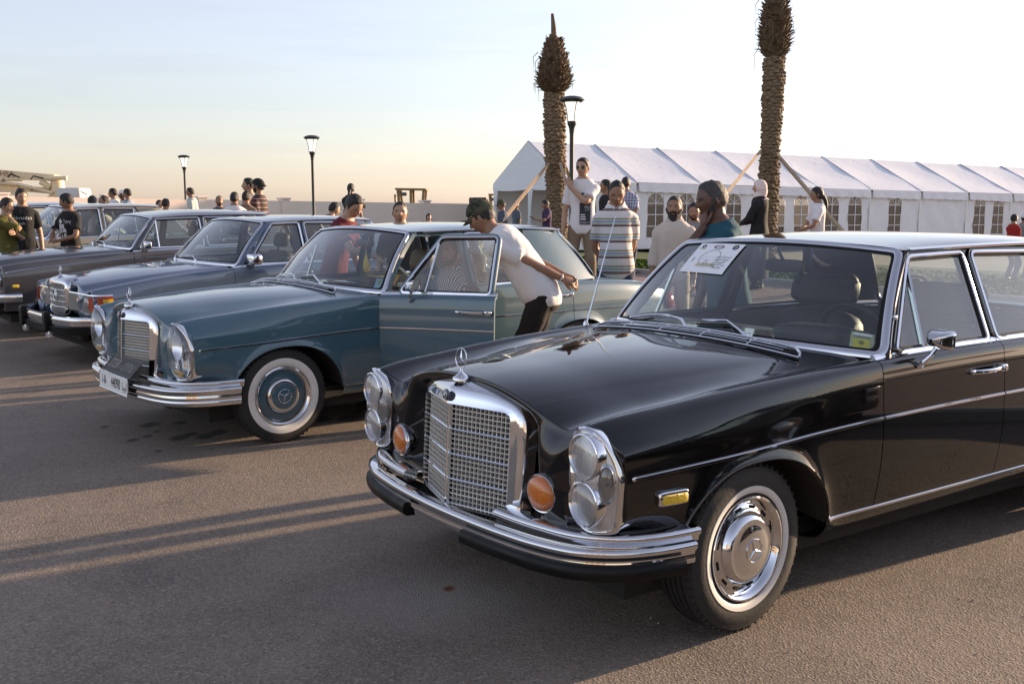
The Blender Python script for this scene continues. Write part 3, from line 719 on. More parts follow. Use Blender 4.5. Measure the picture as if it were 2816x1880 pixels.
G108 = dict(Ab=(-.815,.826,.956), At=(-1.145,.652,1.362), wb=(-.60,.986), wt=(-1.10,1.390), Bb=(-2.95,.745,.950), Bt=(-2.63,.615,1.352),
            bb=(-3.08,.972), bt=(-2.69,1.382), ymid=.672, zd=1.374, zr=1.424, zb=.966, yb=.824, tumble=.400, cf=(-2.36,.955,-2.22,1.345), bpillar=-1.615)
TRIM108 = K([.6,.185,-.4,-.76,-1.66,-2.6,-3.6], [.668,.680,.706,.716,.722,.714,.70])
WIN108 = dict(front_door=([(-.905,.966),(-1.165,1.338),(-1.575,1.345),(-1.575,.966)], [(-1.09,.966),(-1.142,1.30)]),
              rear_door=([(-1.648,.966),(-1.648,1.345),(-2.14,1.335),(-2.34,.966)], None))

def grille108(root, badge=True):
    xf = lambda y, z: .760-.27*np.abs(y)+.012*(.6-z)/.2
    zb, zt, hm = .415, .805, .308
    # chrome shell
    out = densify(fillet([(-.358,.40),(.358,.40),(.372,.74),(.362,.80),(.315,.842),(.21,.866),(0,.876),(-.21,.866),(-.315,.842),(-.362,.80),(-.372,.74)][::-1], .05), .03); inn = densify(fillet([(-hm,zb),(hm,zb),(hm+.004,zt+.002),(-hm-.004,zt+.002)][::-1], [.035,.035,.02,.02]), .03)
    # resample both by angle around centre so that rings match
    cz = .62; ang = np.linspace(0, 2*PI, 121)[:-1]
    def ray(poly, a):
        d = np.array((math.cos(a), math.sin(a))); best = None
        for i in range(len(poly)):
            p, q = poly[i]-np.array((0,cz)), poly[(i+1)%len(poly)]-np.array((0,cz)); e = q-p; den = d[0]*e[1]-d[1]*e[0]
            if abs(den) < 1e-9: continue
            t = (p[0]*e[1]-p[1]*e[0])/den; s_ = (p[0]*d[1]-p[1]*d[0])/den
            if t > 0 and -1e-6 <= s_ <= 1+1e-6: best = t if best is None else max(best, t)
        return best*d+np.array((0,cz))
    O = np.array([ray(out, a) for a in ang]); I = np.array([ray(inn, a) for a in ang]); th = np.clip(np.sin(ang), 0, 1)**.5*(O[:,1] > .80)
    ring = lambda Q, dx: np.stack([xf(Q[:,0], Q[:,1])+dx, Q[:,0], Q[:,1]], -1)
    top = np.clip((O[:,1]-.76)/.10, 0, 1)
    rows = [ring(I, -.030), ring(I, .000), ring(I*.985+O*.015, .007), ring(I*.94+O*.06, .006), ring(I*.55+O*.45, .002), ring(I*.12+O*.88, -.004), ring(I*.02+O*.98, -.012)]
    b1 = ring(O, -.022); b1[:,2] += .004*top; b2 = ring(O, -.06); b2[:,2] += .018*top; b3 = b2.copy(); b3[:,0] = np.minimum(b3[:,0], .63); b3[:,2] += .010*top
    rows += [b1, b2, b3]
    m = MB(); m.grid(np.stack(rows, 0), close_v=True, flip=False); shell = m.build('grille_shell', CHROME, root, sharp=50)
    # lattice
    m = MB(); nx, nz = 15, 20
    for sg in (1, -1):
        for i in range(1, nx):
            y = sg*hm*i/nx; z = np.array((zb, zt)); m.sweep(np.stack([xf(y, z)-.016, y+0*z, z], -1), (1,0,0), [(-.0021,-.010),(-.0021,.002),(.0021,.002),(.0021,-.010)])
        for k in range(nz+1):
            z = zb+(zt-zb)*k/nz
            if k % 5 == 0 and 0 < k < nz: continue
            y = np.linspace(.004, hm, 2)*sg; m.sweep(np.stack([xf(y, z)-.014, y, z+0*y], -1), (1,0,0), [(-.0021,-.010),(-.0021,.002),(.0021,.002),(.0021,-.010)])
    tag(m.build('grille_mesh', ALU, root), kind='stuff')
    for k in (5, 10, 15):
        z = zb+(zt-zb)*k/nz; m = MB()
        for sg in (1, -1):
            y = np.linspace(0, hm, 3)*sg; m.sweep(np.stack([xf(y, z)-.008, y, z+0*y], -1), (1,0,0), [(-.004,-.012),(-.004,.002),(0,.006),(.004,.002),(.004,-.012)])
        m.build('grille_bar', CHROME, root)
    m = MB(); z = np.linspace(zb, zt, 6); m.sweep(np.stack([xf(0, z)-.004, 0*z, z], -1), (1,0,0), [(-.006,-.012),(-.005,.003),(0,.007),(.005,.003),(.006,-.012)]); m.build('grille_spine', CHROME, root)
    m = MB(); m.box((.585, 0, .60), (.02, .66, .44)); m.build('radiator', DARK, root)
    # ornament on the shell
    m = MB(); zq = .893; xq = .690
    m.lathe([(.036,-.004),(.037,.004),(.033,.012),(.024,.016),(.013,.026),(.006,.034),(.004,.048)], 24, (xq,0,zq)); o = m.build('bonnet_star_base', CHROME, root)
    m = MB(); star_emblem(m, (xq, 0, zq+.048+.037), .040, (1,0,.06), (0,0,1), .005, ringw=.05); m.build('bonnet_star', CHROME, root)
    # roundel
    m = MB(); C = np.array((.7625, 0, .842)); Nn = (.98,0,.2)
    m.lathe([(.0005,.003),(.018,.003),(.022,.001),(.0235,-.006)], 24, C, 'X', m=0); star_emblem(m, C+np.array((.006,0,0)), .017, (1,0,0), (0,0,1), .004, m=1, ringw=.09)
    m.build('grille_badge', [mat('badge_enamel', (.05,.06,.10), .25, coat=1), CHROME], root)
    # lower mesh
    m = MB()
    for k in range(5):
        z = .355+.012*k; y = np.linspace(-.26, .26, 7); m.sweep(np.stack([xf(y, .4)-.03, y, z+0*y], -1), (1,0,0), [(-.0016,-.006),(-.0016,.002),(.0016,.002),(.0016,-.006)])
    for i in range(26):
        y = -.26+.52*i/25; m.sweep(np.array([(xf(y,.4)-.031, y, .352),(xf(y,.4)-.031, y, .405)]), (1,0,0), [(-.0016,-.006),(-.0016,.002),(.0016,.002),(.0016,-.006)])
    tag(m.build('lower_grille', CHROME_DULL, root), kind='stuff')

LAMP_OUT = np.array([(.685,.752,.840),(.668,.785,.832),(.647,.815,.804),(.627,.838,.762),(.612,.854,.716),(.603,.866,.668),(.600,.863,.626),(.600,.857,.570),(.605,.850,.525),(.616,.845,.490),(.642,.815,.481),(.662,.768,.478),(.655,.718,.482),(.642,.690,.500),(.639,.678,.562),(.638,.664,.628),(.640,.652,.688),(.650,.650,.742),(.662,.672,.790),(.676,.712,.824)])
def headlamp108(root, us, mir):
    """tall bezel, bowed forward: stacked lamps between two little side lenses, or one big lens"""
    C = spline(LAMP_OUT, 96, closed=True); c = np.array((.700,.766,.660)); N = np.array((1.,0,0))
    back = c+(C-c)*.92; back[:,0] -= .10
    def R(s_, d):
        P = c+(C-c)*s_; P[:,0] = c[0]+(C[:,0]-c[0])*s_**2.6+d; return P
    m = MB(); rows = [back, R(.995,-.012), R(1.012,-.002), R(1.008,.006), R(.975,.008), R(.945,.004), R(.930,-.002)]
    if not us: rows += [R(.90,-.020), R(.88,-.06), R(.6,-.095), R(.3,-.10), R(.02,-.10)]
    mats = [CHROME, mat('lamp_bezel_silver', (.62,.62,.62), .30, .65)]
    m.grid(np.stack(rows, 0), close_v=True)
    if us: m.grid(np.stack([R(.932,-.002), R(.86,-.001), R(.6,-.001), R(.3,-.003), R(.02,-.004)], 0), m=1, close_v=True)
    o = m.build('headlamp', mats, root, mirror=mir, sharp=50)
    U = np.array((0,0,1.)); S = np.cross(U, N)
    disc = lambda ctr, pr, mm, n=36: mm.grid(np.array([[ctr+r*(math.cos(a)*U+math.sin(a)*S)+N*d for a in np.arange(n)*2*PI/n] for r, d in pr]), close_v=True)
    if us:
        for zz in (.741,.578):
            ctr = np.array((.684,.764,zz))
            m = MB(); disc(ctr, [(.075,-.03),(.080,.004),(.078,.010),(.074,.012),(.069,.004)], m); lo = m.build('lamp_ring', CHROME, o, mirror=mir)
            m = MB(); disc(ctr, [(.070,.002),(.060,-.018),(.04,-.035),(.015,-.045),(.001,-.046)], m); m.build('lamp_reflector', REFLECTOR, o, mirror=mir)
            m = MB(); m.sbox(ctr-N*.012, (.016,.016,.03), .9, n=10); m.build('lamp_bulb', CHROME_DULL, o, mirror=mir)
            m = MB(); disc(ctr, [(.070,.004),(.066,.010),(.05,.017),(.03,.021),(.012,.023),(.001,.0235)], m)
            for k in range(-5, 6):    # moulded flutes of the lens
                h_ = math.sqrt(max(.064**2-(k*.011)**2, 0)); p = [ctr+S*k*.011+U*t+N*(.0235-3.9*((k*.011)**2+t*t)+.001) for t in np.linspace(-h_, h_, 9)]; m.tube(p, .0011, 4, caps=False)
            m.build('lamp_lens', LENS, o, mirror=mir)
        # little hexagonal side lamps, one each side
        hexa = [(.0,.064),(.018,.048),(.028,.0),(.020,-.044),(.002,-.062),(-.018,-.046),(-.028,0),(-.018,.048)]
        for ctr, N2 in ((np.array((.656,.842,.658)), np.array((.70,.71,.0))), (np.array((.670,.689,.666)), np.array((.74,-.67,.0)))):
            N2 = N2/np.linalg.norm(N2); S2 = np.cross(U, N2); ctr = ctr+N2*.004; P = np.array([ctr+S2*a_+U*b_ for a_, b_ in fillet(hexa, .012, 3)]); Q = lambda s_, d: ctr+(P-ctr)*s_+N2*d
            m = MB(); m.grid(np.stack([Q(1.12,-.02), Q(1.12,.004), Q(1.04,.008), Q(1.0,.002)], 0), close_v=True); m.build('side_lamp_frame', CHROME, o, mirror=mir)
            m = MB(); m.grid(np.stack([Q(1.0,.0015), Q(.6,.0005), Q(.05,.000)], 0), close_v=True); m.build('side_lamp_reflector', mat('dim_reflector', (.25,.26,.27), .25, 1), o, mirror=mir)
            m = MB(); m.grid(np.stack([Q(1.0,.003), Q(.85,.010), Q(.5,.014), Q(.05,.015)], 0), close_v=True); m.build('side_lamp_lens', LENS, o, mirror=mir)
    else:
        m = MB(); m.grid(np.stack([R(.935,-.001), R(.90,.006), R(.75,.014), R(.5,.020), R(.02,.024)], 0), close_v=True); m.build('headlamp_lens', LENS, o, mirror=mir)
        m = MB(); ctr = c+np.array((-.045,0,.035)); disc(ctr, [(.088,.014),(.075,-.004),(.05,-.02),(.02,-.03),(.001,-.031)], m); m.build('lamp_reflector', REFLECTOR, o, mirror=mir)
        m = MB(); m.sbox(c+np.array((-.035,0,-.135)), (.03,.12,.045), .5); m.build('indicator_lens', mat('pale_amber_lens', (.62,.40,.10), .2, coat=1), o, mirror=mir)

def bumper108(root, us):
    half = np.array([(.802,0),(.800,.12),(.794,.24),(.776,.43),(.745,.60),(.694,.73),(.60,.825),(.48,.880),(.38,.902),(.31,.910)])+np.array((.012,0))
    path = spline(np.concatenate([half[::-1]*np.array([1,-1]), half[1:]]), 96); nrm = np.stack([-np.gradient(path[:,1])*-1, -np.gradient(path[:,0]), 0*path[:,0]], -1)
    nrm /= np.linalg.norm(nrm, axis=1, keepdims=True)
    zl = .386
    P = np.concatenate([path, np.full((len(path),1), zl)], 1)
    sec = [(-.040,-.02),(-.041,.004),(-.036,.012),(-.018,.014),(-.008,.010),(.002,.010),(.010,.018),(.024,.026),(.036,.022),(.041,.008),(.041,-.02)]
    m = MB(); m.sweep(P, nrm, sec); bm = m.build('front_bumper', CHROME, root, sharp=60)
    if us:
        for sg in (1, -1):
            sel = (path[:,1]*sg > .20)&(np.abs(path[:,1]) < .9075); q = P[sel]; nn = nrm[sel]; q = q+np.array((0,0,-.036))
            m = MB(); m.sweep(q, nn, [(-.036,-.02),(-.034,.018),(-.024,.032),(-.004,.036),(.016,.032),(.024,.022),(.026,-.01)]); m.build('bumper_rubber', BLACKRUB, bm, sharp=60)
    else:
        m = MB(); q = P+np.array((0,0,-.052)); m.sweep(q, nrm, [(-.022,-.02),(-.022,.004),(-.008,.012),(.008,.012),(.020,.004),(.020,-.02)]); m.build('bumper_lower_blade', CHROME, bm, sharp=60)
    # upper horns
    hh = np.array([(.738,.335),(.732,.43),(.712,.57),(.672,.71),(.588,.815),(.48,.873),(.38,.896),(.288,.906)])+np.array((.010,0)); hp = spline(hh, 60); hn = np.stack([np.gradient(hp[:,1]), -np.gradient(hp[:,0]), 0*hp[:,0]], -1); hn /= np.linalg.norm(hn, axis=1, keepdims=True)
    for sg in (1, -1):
        q = np.concatenate([hp, np.full((len(hp),1), .443)], 1); grow = np.ones(len(q)); 
        m = MB(); m.sweep(q, hn, [(-.024,-.03),(-.026,-.004),(-.020,.006),(-.008,.006),(.000,.012),(.010,.020),(.022,.018),(.028,.004),(.030,-.02),(.030,-.06),(.02,-.075)]); m.build('bumper_horn', CHROME, bm, mirror=sg < 0, sharp=60)
        for xx, yy in ((.70,.50),(.70,.36)): pass
    m = MB(); m.box((.66, 0, .33), (.05, 1.2, .12), bev=.02); m.build('front_apron', UNDER, root)
    # rear bumper
    half = np.array([(-3.965,0),(-3.955,.3),(-3.90,.6),(-3.80,.78),(-3.62,.865),(-3.45,.885)]); path = spline(np.concatenate([half[::-1]*np.array([1,-1]), half[1:]]), 70)
    nrm = np.stack([np.gradient(path[:,1]), -np.gradient(path[:,0]), 0*path[:,0]], -1)*-1
    nrm = -np.stack([np.gradient(path[:,1]), -np.gradient(path[:,0]), 0*path[:,0]], -1); nrm /= np.linalg.norm(nrm, axis=1, keepdims=True)
    m = MB(); m.sweep(np.concatenate([path, np.full((len(path),1), .43)], 1), nrm, [(-.05,-.02),(-.05,.008),(-.02,.016),(.0,.010),(.03,.024),(.05,.01),(.05,-.02)]); m.build('rear_bumper', CHROME, root, sharp=60)

def cowl_vent(root):
    """slotted bright air intake at the back of the bonnet"""
    y = np.linspace(-.655, .655, 61); u = y/.655
    fx = -.462-.040*u**2; end = np.clip((1-np.abs(u))/.10, 0, 1)**.5; dep = .075*end*(.75+.25*(1-u**2)); z = .985-.036*np.abs(u)**2.2
    f = np.stack([fx, y, z+.008], -1); b = np.stack([fx-dep-.004, y, z+.022*end+.006], -1)
    m = MB(); m.grid(np.stack([f-np.array((0,0,.012)), b-np.array((0,0,.014))], 1)); o = m.build('air_intake', DARK, root)
    m = MB()
    for q, r in ((f, .0045), (b, .0055)): m.tube(q, r, 6)
    m.build('air_intake_frame', CHROME, o)
    m = MB()
    for t in (.34, .68): m.tube((f*(1-t)+b*t)[4:-4]+np.array((0,0,.002)), .0022, 5)
    for i in (12, 24, 36, 48): m.tube(np.array([f[i], .5*(f[i]+b[i])+np.array((0,0,.006)), b[i]]), .003, 5)
    m.build('air_intake_slat', CHROME, o)

def wiper(parent, G, pts):
    """bright arm over the glass, blade under its outer half; pts = (u, v) from the pivot outwards"""
    d = np.array((.016,0,.014)); P = np.array([ws_point(G, u, v) for u, v in pts]); P[1:] += d*1.25; P[0] += d*.6; m = MB()
    m.lathe([(.014,-.02),(.014,.012),(.008,.02),(.001,.021)], 12, P[0]); m.tube(P, np.linspace(.0075,.0045,len(P)), 6); o = m.build('wiper', CHROME, parent)
    (u0, v0), (u1, v1) = pts[-2], pts[-1]; q = np.linspace(-.15, 1.25, 9); B_ = ws_point(G, u0+(u1-u0)*q, np.maximum(v0+(v1-v0)*q-.02, .02))+d*.45; MB().tube(B_, .005, 5).build('wiper_blade', BLACKRUB, o)

def saloon108(name, pose, pm, us, wheel_style, inter, label, steer, open_angle=0, z=0):
    th, X, Y = pose; root = empty(name, (X, Y, z), -PI/2-th); tag(root, label, 'car', 'parked classic saloon cars')
    B, G = B108, G108
    # bonnet, scuttle, boot
    m = MB(); m.panel(full(B.top(.575, -.458, 0, 4.0, 26, .03)), flange=.012, sides=(0,1,1,1)); m.build('bonnet', pm, root)
    m = MB(); m.panel(full(B.top(-.462, -.90, 0, 4.0, 22)), flange=.0); m.build('scuttle', pm, root)
    m = MB(); m.panel(full(B.top(-3.02, -3.80, 0, 4.0, 22)), flange=.012); m.build('boot_lid', pm, root)
    m = MB(); m.grid(full(B.top(-2.6, -3.016, 0, 4.0, 22))-np.array((0,0,.004))); m.build('rear_shelf_skin', pm, root)
    nose_cap(root, B, pm, .575, 1, 14, (.50,.60), .675, .006); nose_cap(root, B, pm, -3.815, -1, 14, (.45,.58), -3.87, .04, name='tail_panel')
    card = mat(inter[0], inter[1], .55, noise=(25,.25), bump=.1)
    parts = sides(root, B, G, pm, (.575,-.752,-1.632,-2.585,-3.82), WIN108, TRIM108, card=card)
    ws, roof = greenhouse(root, G, pm, None)
    car_cabin(root, G, inter, wing=us, wheel_col=None if us else mat('ivory_wheel_rim', (.62,.57,.45), .35))
    grille108(root); bumper108(root, us); cowl_vent(root)
    wiper(ws, G, [(.355,.0),(.175,.105),(.0,.085)]); wiper(ws, G, [(-.085,.0),(-.16,.065),(-.32,.09),(-.485,.07),(-.70,.02)])
    for sg in (1, -1):
        headlamp108(root, us, sg < 0)
        if us:
            C = np.array((.672,.512,.556)); N = np.array((.985,.14,-.06)); N /= np.linalg.norm(N); U = np.array((0,0,1.)); U -= N*(U@N); U /= np.linalg.norm(U); S = np.cross(U, N)
            disc = lambda pr, mm: mm.grid(np.array([[C+r*(math.cos(a)*U+math.sin(a)*S)+N*d for a in np.arange(36)*2*PI/36] for r, d in pr]), close_v=True)
            m = MB(); disc([(.055,-.07),(.066,-.03),(.071,-.004),(.072,.008),(.069,.014),(.064,.012)], m); o = m.build('indicator', CHROME, root, mirror=sg < 0)
            m = MB(); disc([(.0645,.010),(.060,.022),(.045,.032),(.02,.037),(.001,.038)], m); m.build('indicator_lens', AMBER, o, mirror=sg < 0)
        # tail lamp
        m = MB(); m.sbox((-3.86, .62, .70), (.10, .34, .15), .4); m.build('tail_lamp', mat('red_lens', (.35,.01,.008), .15, coat=1), root, mirror=sg < 0)
        for xx, yy, st in ((0, .775, steer), (-2.67, .77, 0)):
            wheel(root, xx, yy*sg, .316, wheel_style, pm, st, sg)
    if us:
        y = B.y_at([.46,.34], [.59,.59]); m = MB(); m.sbox((.400, y.mean()+.004, .584), (.130,.034,.052), .3, R=rot('Z', -.09)); fr = m.build('side_marker', CHROME, parts[('front_wing',1)])
        m = MB(); m.sbox((.3985, y.mean()+.012, .581), (.108,.028,.036), .25, R=rot('Z', -.09)); m.build('side_marker_lens', YELLOW, parts[('front_wing',1)])
    m = MB(); m.box((-1.75, 0, .22), (4.4, 1.40, .10)); m.build('underbody', UNDER, root)
    if open_angle:
        d = parts[('front_door', 1)]; h = Vector((-.752, .862, 0)); R = Matrix.Rotation(-open_angle, 4, 'Z'); d.matrix_local = Matrix.Translation(h) @ R @ Matrix.Translation(-h)
    return root, parts, ws, roof
# ------------------------------------------------------------------ the other parked cars
B116 = Body(dict(
    x=[.62,.45,.3,0,-.35,-.75,-1.2,-1.7,-2.3,-2.78,-3.1,-3.5,-3.85],
    zc=[.812,.838,.856,.888,.912,.928,.93,.93,.93,.925,.915,.895,.85], yh=[.50,.54,.57,.62,.66,.69,.69,.69,.69,.69,.69,.68,.66],
    zh=[.778,.800,.818,.852,.882,.905,.91,.91,.91,.905,.897,.875,.83], vd=[.022,.020,.018,.012,.006,.003,.003,.003,.003,.003,.003,.003,.003],
    cy=[.815,.828,.836,.846,.852,.856,.856,.856,.852,.846,.838,.82,.79], cz=[.745,.774,.795,.834,.866,.890,.905,.91,.905,.895,.885,.862,.81],
    yw=[.872,.882,.888,.896,.900,.902,.902,.902,.900,.896,.888,.872,.84],
    arches=[(-.03,.40,.600,.20),(-2.78,.40,.600,.20)], xf=.62, xr=-3.85, mid=.62, sill=.31, flare=.012, tuck=.03))
G116 = dict(Ab=(-.865,.790,.915), At=(-1.275,.618,1.342), wb=(-.66,.938), wt=(-1.215,1.368), Bb=(-3.02,.765,.915), Bt=(-2.62,.60,1.335), bb=(-3.14,.93), bt=(-2.70,1.362),
            ymid=.650, zd=1.356, zr=1.402, zb=.920, yb=.820, tumble=.395, cf=(-2.48,.91,-2.25,1.33), bpillar=-1.70, wsr=.12)
WIN116 = dict(front_door=([(-.985,.920),(-1.345,1.322),(-1.665,1.328),(-1.665,.920)], None), rear_door=([(-1.735,.920),(-1.735,1.328),(-2.20,1.318),(-2.45,.920)], [(-2.20,.92),(-2.20,1.315)]))
BRR = Body(dict(
    x=[.66,.50,.32,0,-.35,-.75,-1.2,-1.7,-2.3,-2.9,-3.3,-3.7,-4.05],
    zc=[.905,.925,.940,.958,.970,.978,.98,.98,.98,.975,.96,.925,.86], yh=[.46,.50,.53,.58,.62,.65,.65,.65,.65,.65,.65,.63,.60],
    zh=[.868,.886,.900,.920,.938,.950,.952,.952,.952,.945,.93,.895,.835], vd=[.030,.028,.024,.018,.010,.004,.004,.004,.004,.004,.003,.003,.003],
    cy=[.770,.790,.804,.820,.830,.836,.836,.836,.834,.826,.81,.785,.74], cz=[.830,.852,.868,.892,.910,.926,.936,.938,.936,.926,.908,.872,.81],
    yw=[.852,.862,.868,.874,.878,.880,.880,.880,.878,.874,.862,.835,.79],
    arches=[(0,.395,.640,.20),(-2.93,.39,.60,.20)], xf=.66, xr=-4.05, mid=.66, sill=.31, flare=.014, tuck=.03))
GRR = dict(Ab=(-.80,.756,.960), At=(-1.12,.606,1.318), wb=(-.64,.985), wt=(-1.085,1.345), Bb=(-3.05,.735,.955), Bt=(-2.66,.60,1.325), bb=(-3.18,.975), bt=(-2.74,1.352),
           ymid=.64, zd=1.338, zr=1.398, zb=.968, yb=.800, tumble=.44, cf=(-2.45,.96,-2.28,1.315), bpillar=-1.72, wsr=.12)
WINRR = dict(front_door=([(-.88,.968),(-1.145,1.300),(-1.69,1.308),(-1.69,.968)], [(-1.12,.968),(-1.135,1.29)]), rear_door=([(-1.75,.968),(-1.75,1.308),(-2.18,1.30),(-2.40,.968)], None))

def box_grille(root, xf, hw, zb, zt, nb=5, crown=.03, lattice=True, name='grille_shell'):
    m = MB(); pol = lambda h, a, b, r: densify(fillet([(-h,a),(h,a),(h,b),(-h,b)], r), .05)
    for h0, h1 in ((1, .88),):
        ang = np.linspace(0, 2*PI, 80, endpoint=False); sup = lambda w_, c_, h_, p: np.stack([w_*np.sign(np.cos(ang))*np.abs(np.cos(ang))**p, c_+h_*np.sign(np.sin(ang))*np.abs(np.sin(ang))**p], -1)
        O = sup(hw, (zb+zt)/2, (zt-zb)/2, .32); I = sup(hw-.05, (zb+zt-.05)/2, (zt-zb-.09)/2, .25); tp = np.clip((O[:,1]-zt+.05)/.05, 0, 1)*crown
        R = lambda Q, dx, dz=0: np.stack([xf-.10*np.abs(Q[:,0])+dx, Q[:,0], Q[:,1]+dz], -1)
        m.grid(np.stack([R(I,-.03), R(I,0), R(I*.9+O*.1,.006), R(I*.2+O*.8,.0), R(O,-.014), R(O,-.04,tp*.5), R(O,-.13,tp)], 0), close_v=True)
    m.build(name, CHROME, root, sharp=50)
    m = MB(); n = 16
    for i in range(1, n):
        y = -(hw-.05)+2*(hw-.05)*i/n; m.box((xf-.012-.10*abs(y), y, (zb+zt-.05)/2), (.012,.004,zt-zb-.10))
    if lattice:
        for k in range(1, 20): 
            z = zb+.04+(zt-zb-.10)*k/20; m.box((xf-.03, 0, z), (.012, 2*hw-.11, .003))
    tag(m.build('grille_mesh', ALU, root), kind='stuff')
    for k in range(1, nb):
        z = zb+.03+(zt-zb-.08)*k/nb; m = MB(); y = np.linspace(-(hw-.05), hw-.05, 9); m.sweep(np.stack([xf-.004-.10*np.abs(y), y, z+0*y], -1), (1,0,0), [(-.005,-.01),(-.005,.003),(0,.008),(.005,.003),(.005,-.01)]); m.build('grille_bar', CHROME, root)
    m = MB(); m.box((xf-.12, 0, (zb+zt)/2), (.02, 2*hw*.95, zt-zb)); m.build('radiator', DARK, root)

def round_lamp(root, c, r, N=(1,0,0)):
    c = np.array(c, float); N = np.array(N, float)/np.linalg.norm(N); U = np.array((0,0,1.)); S = np.cross(U, N)
    disc = lambda pr, mm: mm.grid(np.array([[c+q*(math.cos(a)*U+math.sin(a)*S)+N*d for a in np.arange(32)*2*PI/32] for q, d in pr]), close_v=True)
    m = MB(); disc([(r*1.06,-.05),(r*1.09,.004),(r*1.03,.010),(r*.94,.005)], m); o = m.build('headlamp', CHROME, root)
    m = MB(); disc([(r*.95,.0),(r*.7,-.03),(r*.3,-.045),(.001,-.047)], m); m.build('lamp_reflector', REFLECTOR, o)
    m = MB(); disc([(r*.95,.004),(r*.8,.012),(r*.5,.018),(.001,.022)], m); m.build('lamp_lens', LENS, o)

def big_bumper(root, half, z, sec, mats=CHROME, name='front_bumper', rubber=None):
    half = np.array(half); path = spline(np.concatenate([half[::-1]*np.array([1,-1]), half[1:]]), 90); sg = 1 if half[0,0] > 0 else -1
    nrm = sg*np.stack([np.gradient(path[:,1]), -np.gradient(path[:,0]), 0*path[:,0]], -1); nrm /= np.linalg.norm(nrm, axis=1, keepdims=True)
    P = np.concatenate([path, np.full((len(path),1), z)], 1); m = MB(); m.sweep(P, nrm, sec); o = m.build(name, mats, root, sharp=60)
    if rubber:
        m = MB(); m.sweep(P+np.array((0,0,rubber[0])), nrm, rubber[1]); m.build('bumper_rubber', BLACKRUB, o, sharp=60)
    return o

def door_mirror(parent, B, G, x, m_=None, size=(.06,.13,.085), mir=False, style='box'):
    z = float(B.cz(x)); y = float(B.cy(x)); m = MB()
    if style == 'box': m.sbox((x+.02, y+.055, z+.075), (size[0]*1.5, size[1], size[2]), .4); m.tube([(x, y-.01, z), (x+.01, y+.04, z+.05)], .012, 8)
    else:
        # chrome wedge on a bent stem
        c = np.array((x-.02, y+.085, z+.065)); P = []
        for t, k, dx in ((0,1.0,0),(.25,.98,.0),(.6,.80,.0),(.85,.5,.0),(1.,.12,.0)):
            ring = densify(fillet([(-.055,-.03),(.055,-.046),(.06,.036),(-.055,.042)], .02), .012); P.append(np.stack([c[0]-.02+.085*t+0*ring[:,0], c[1]+ring[:,0]*k, c[2]+ring[:,1]*k], -1))
        n = min(len(p) for p in P); m.grid(np.stack([p[:n] for p in P], 0), close_v=True); m.add(P[0][:n]+np.array((.004,0,0)), [tuple(range(n))])
        m.tube([(x+.03, y-.005, z-.06), (x+.03, y+.035, z-.045), (x+.015, y+.07, z+.0), (x, y+.08, z+.03)], [.013,.012,.010,.009], 8); m.sbox((x+.03, y+.003, z-.062), (.07,.02,.034), .6, n=14)
    return m.build('door_mirror', m_ or CHROME, parent, mirror=mir)

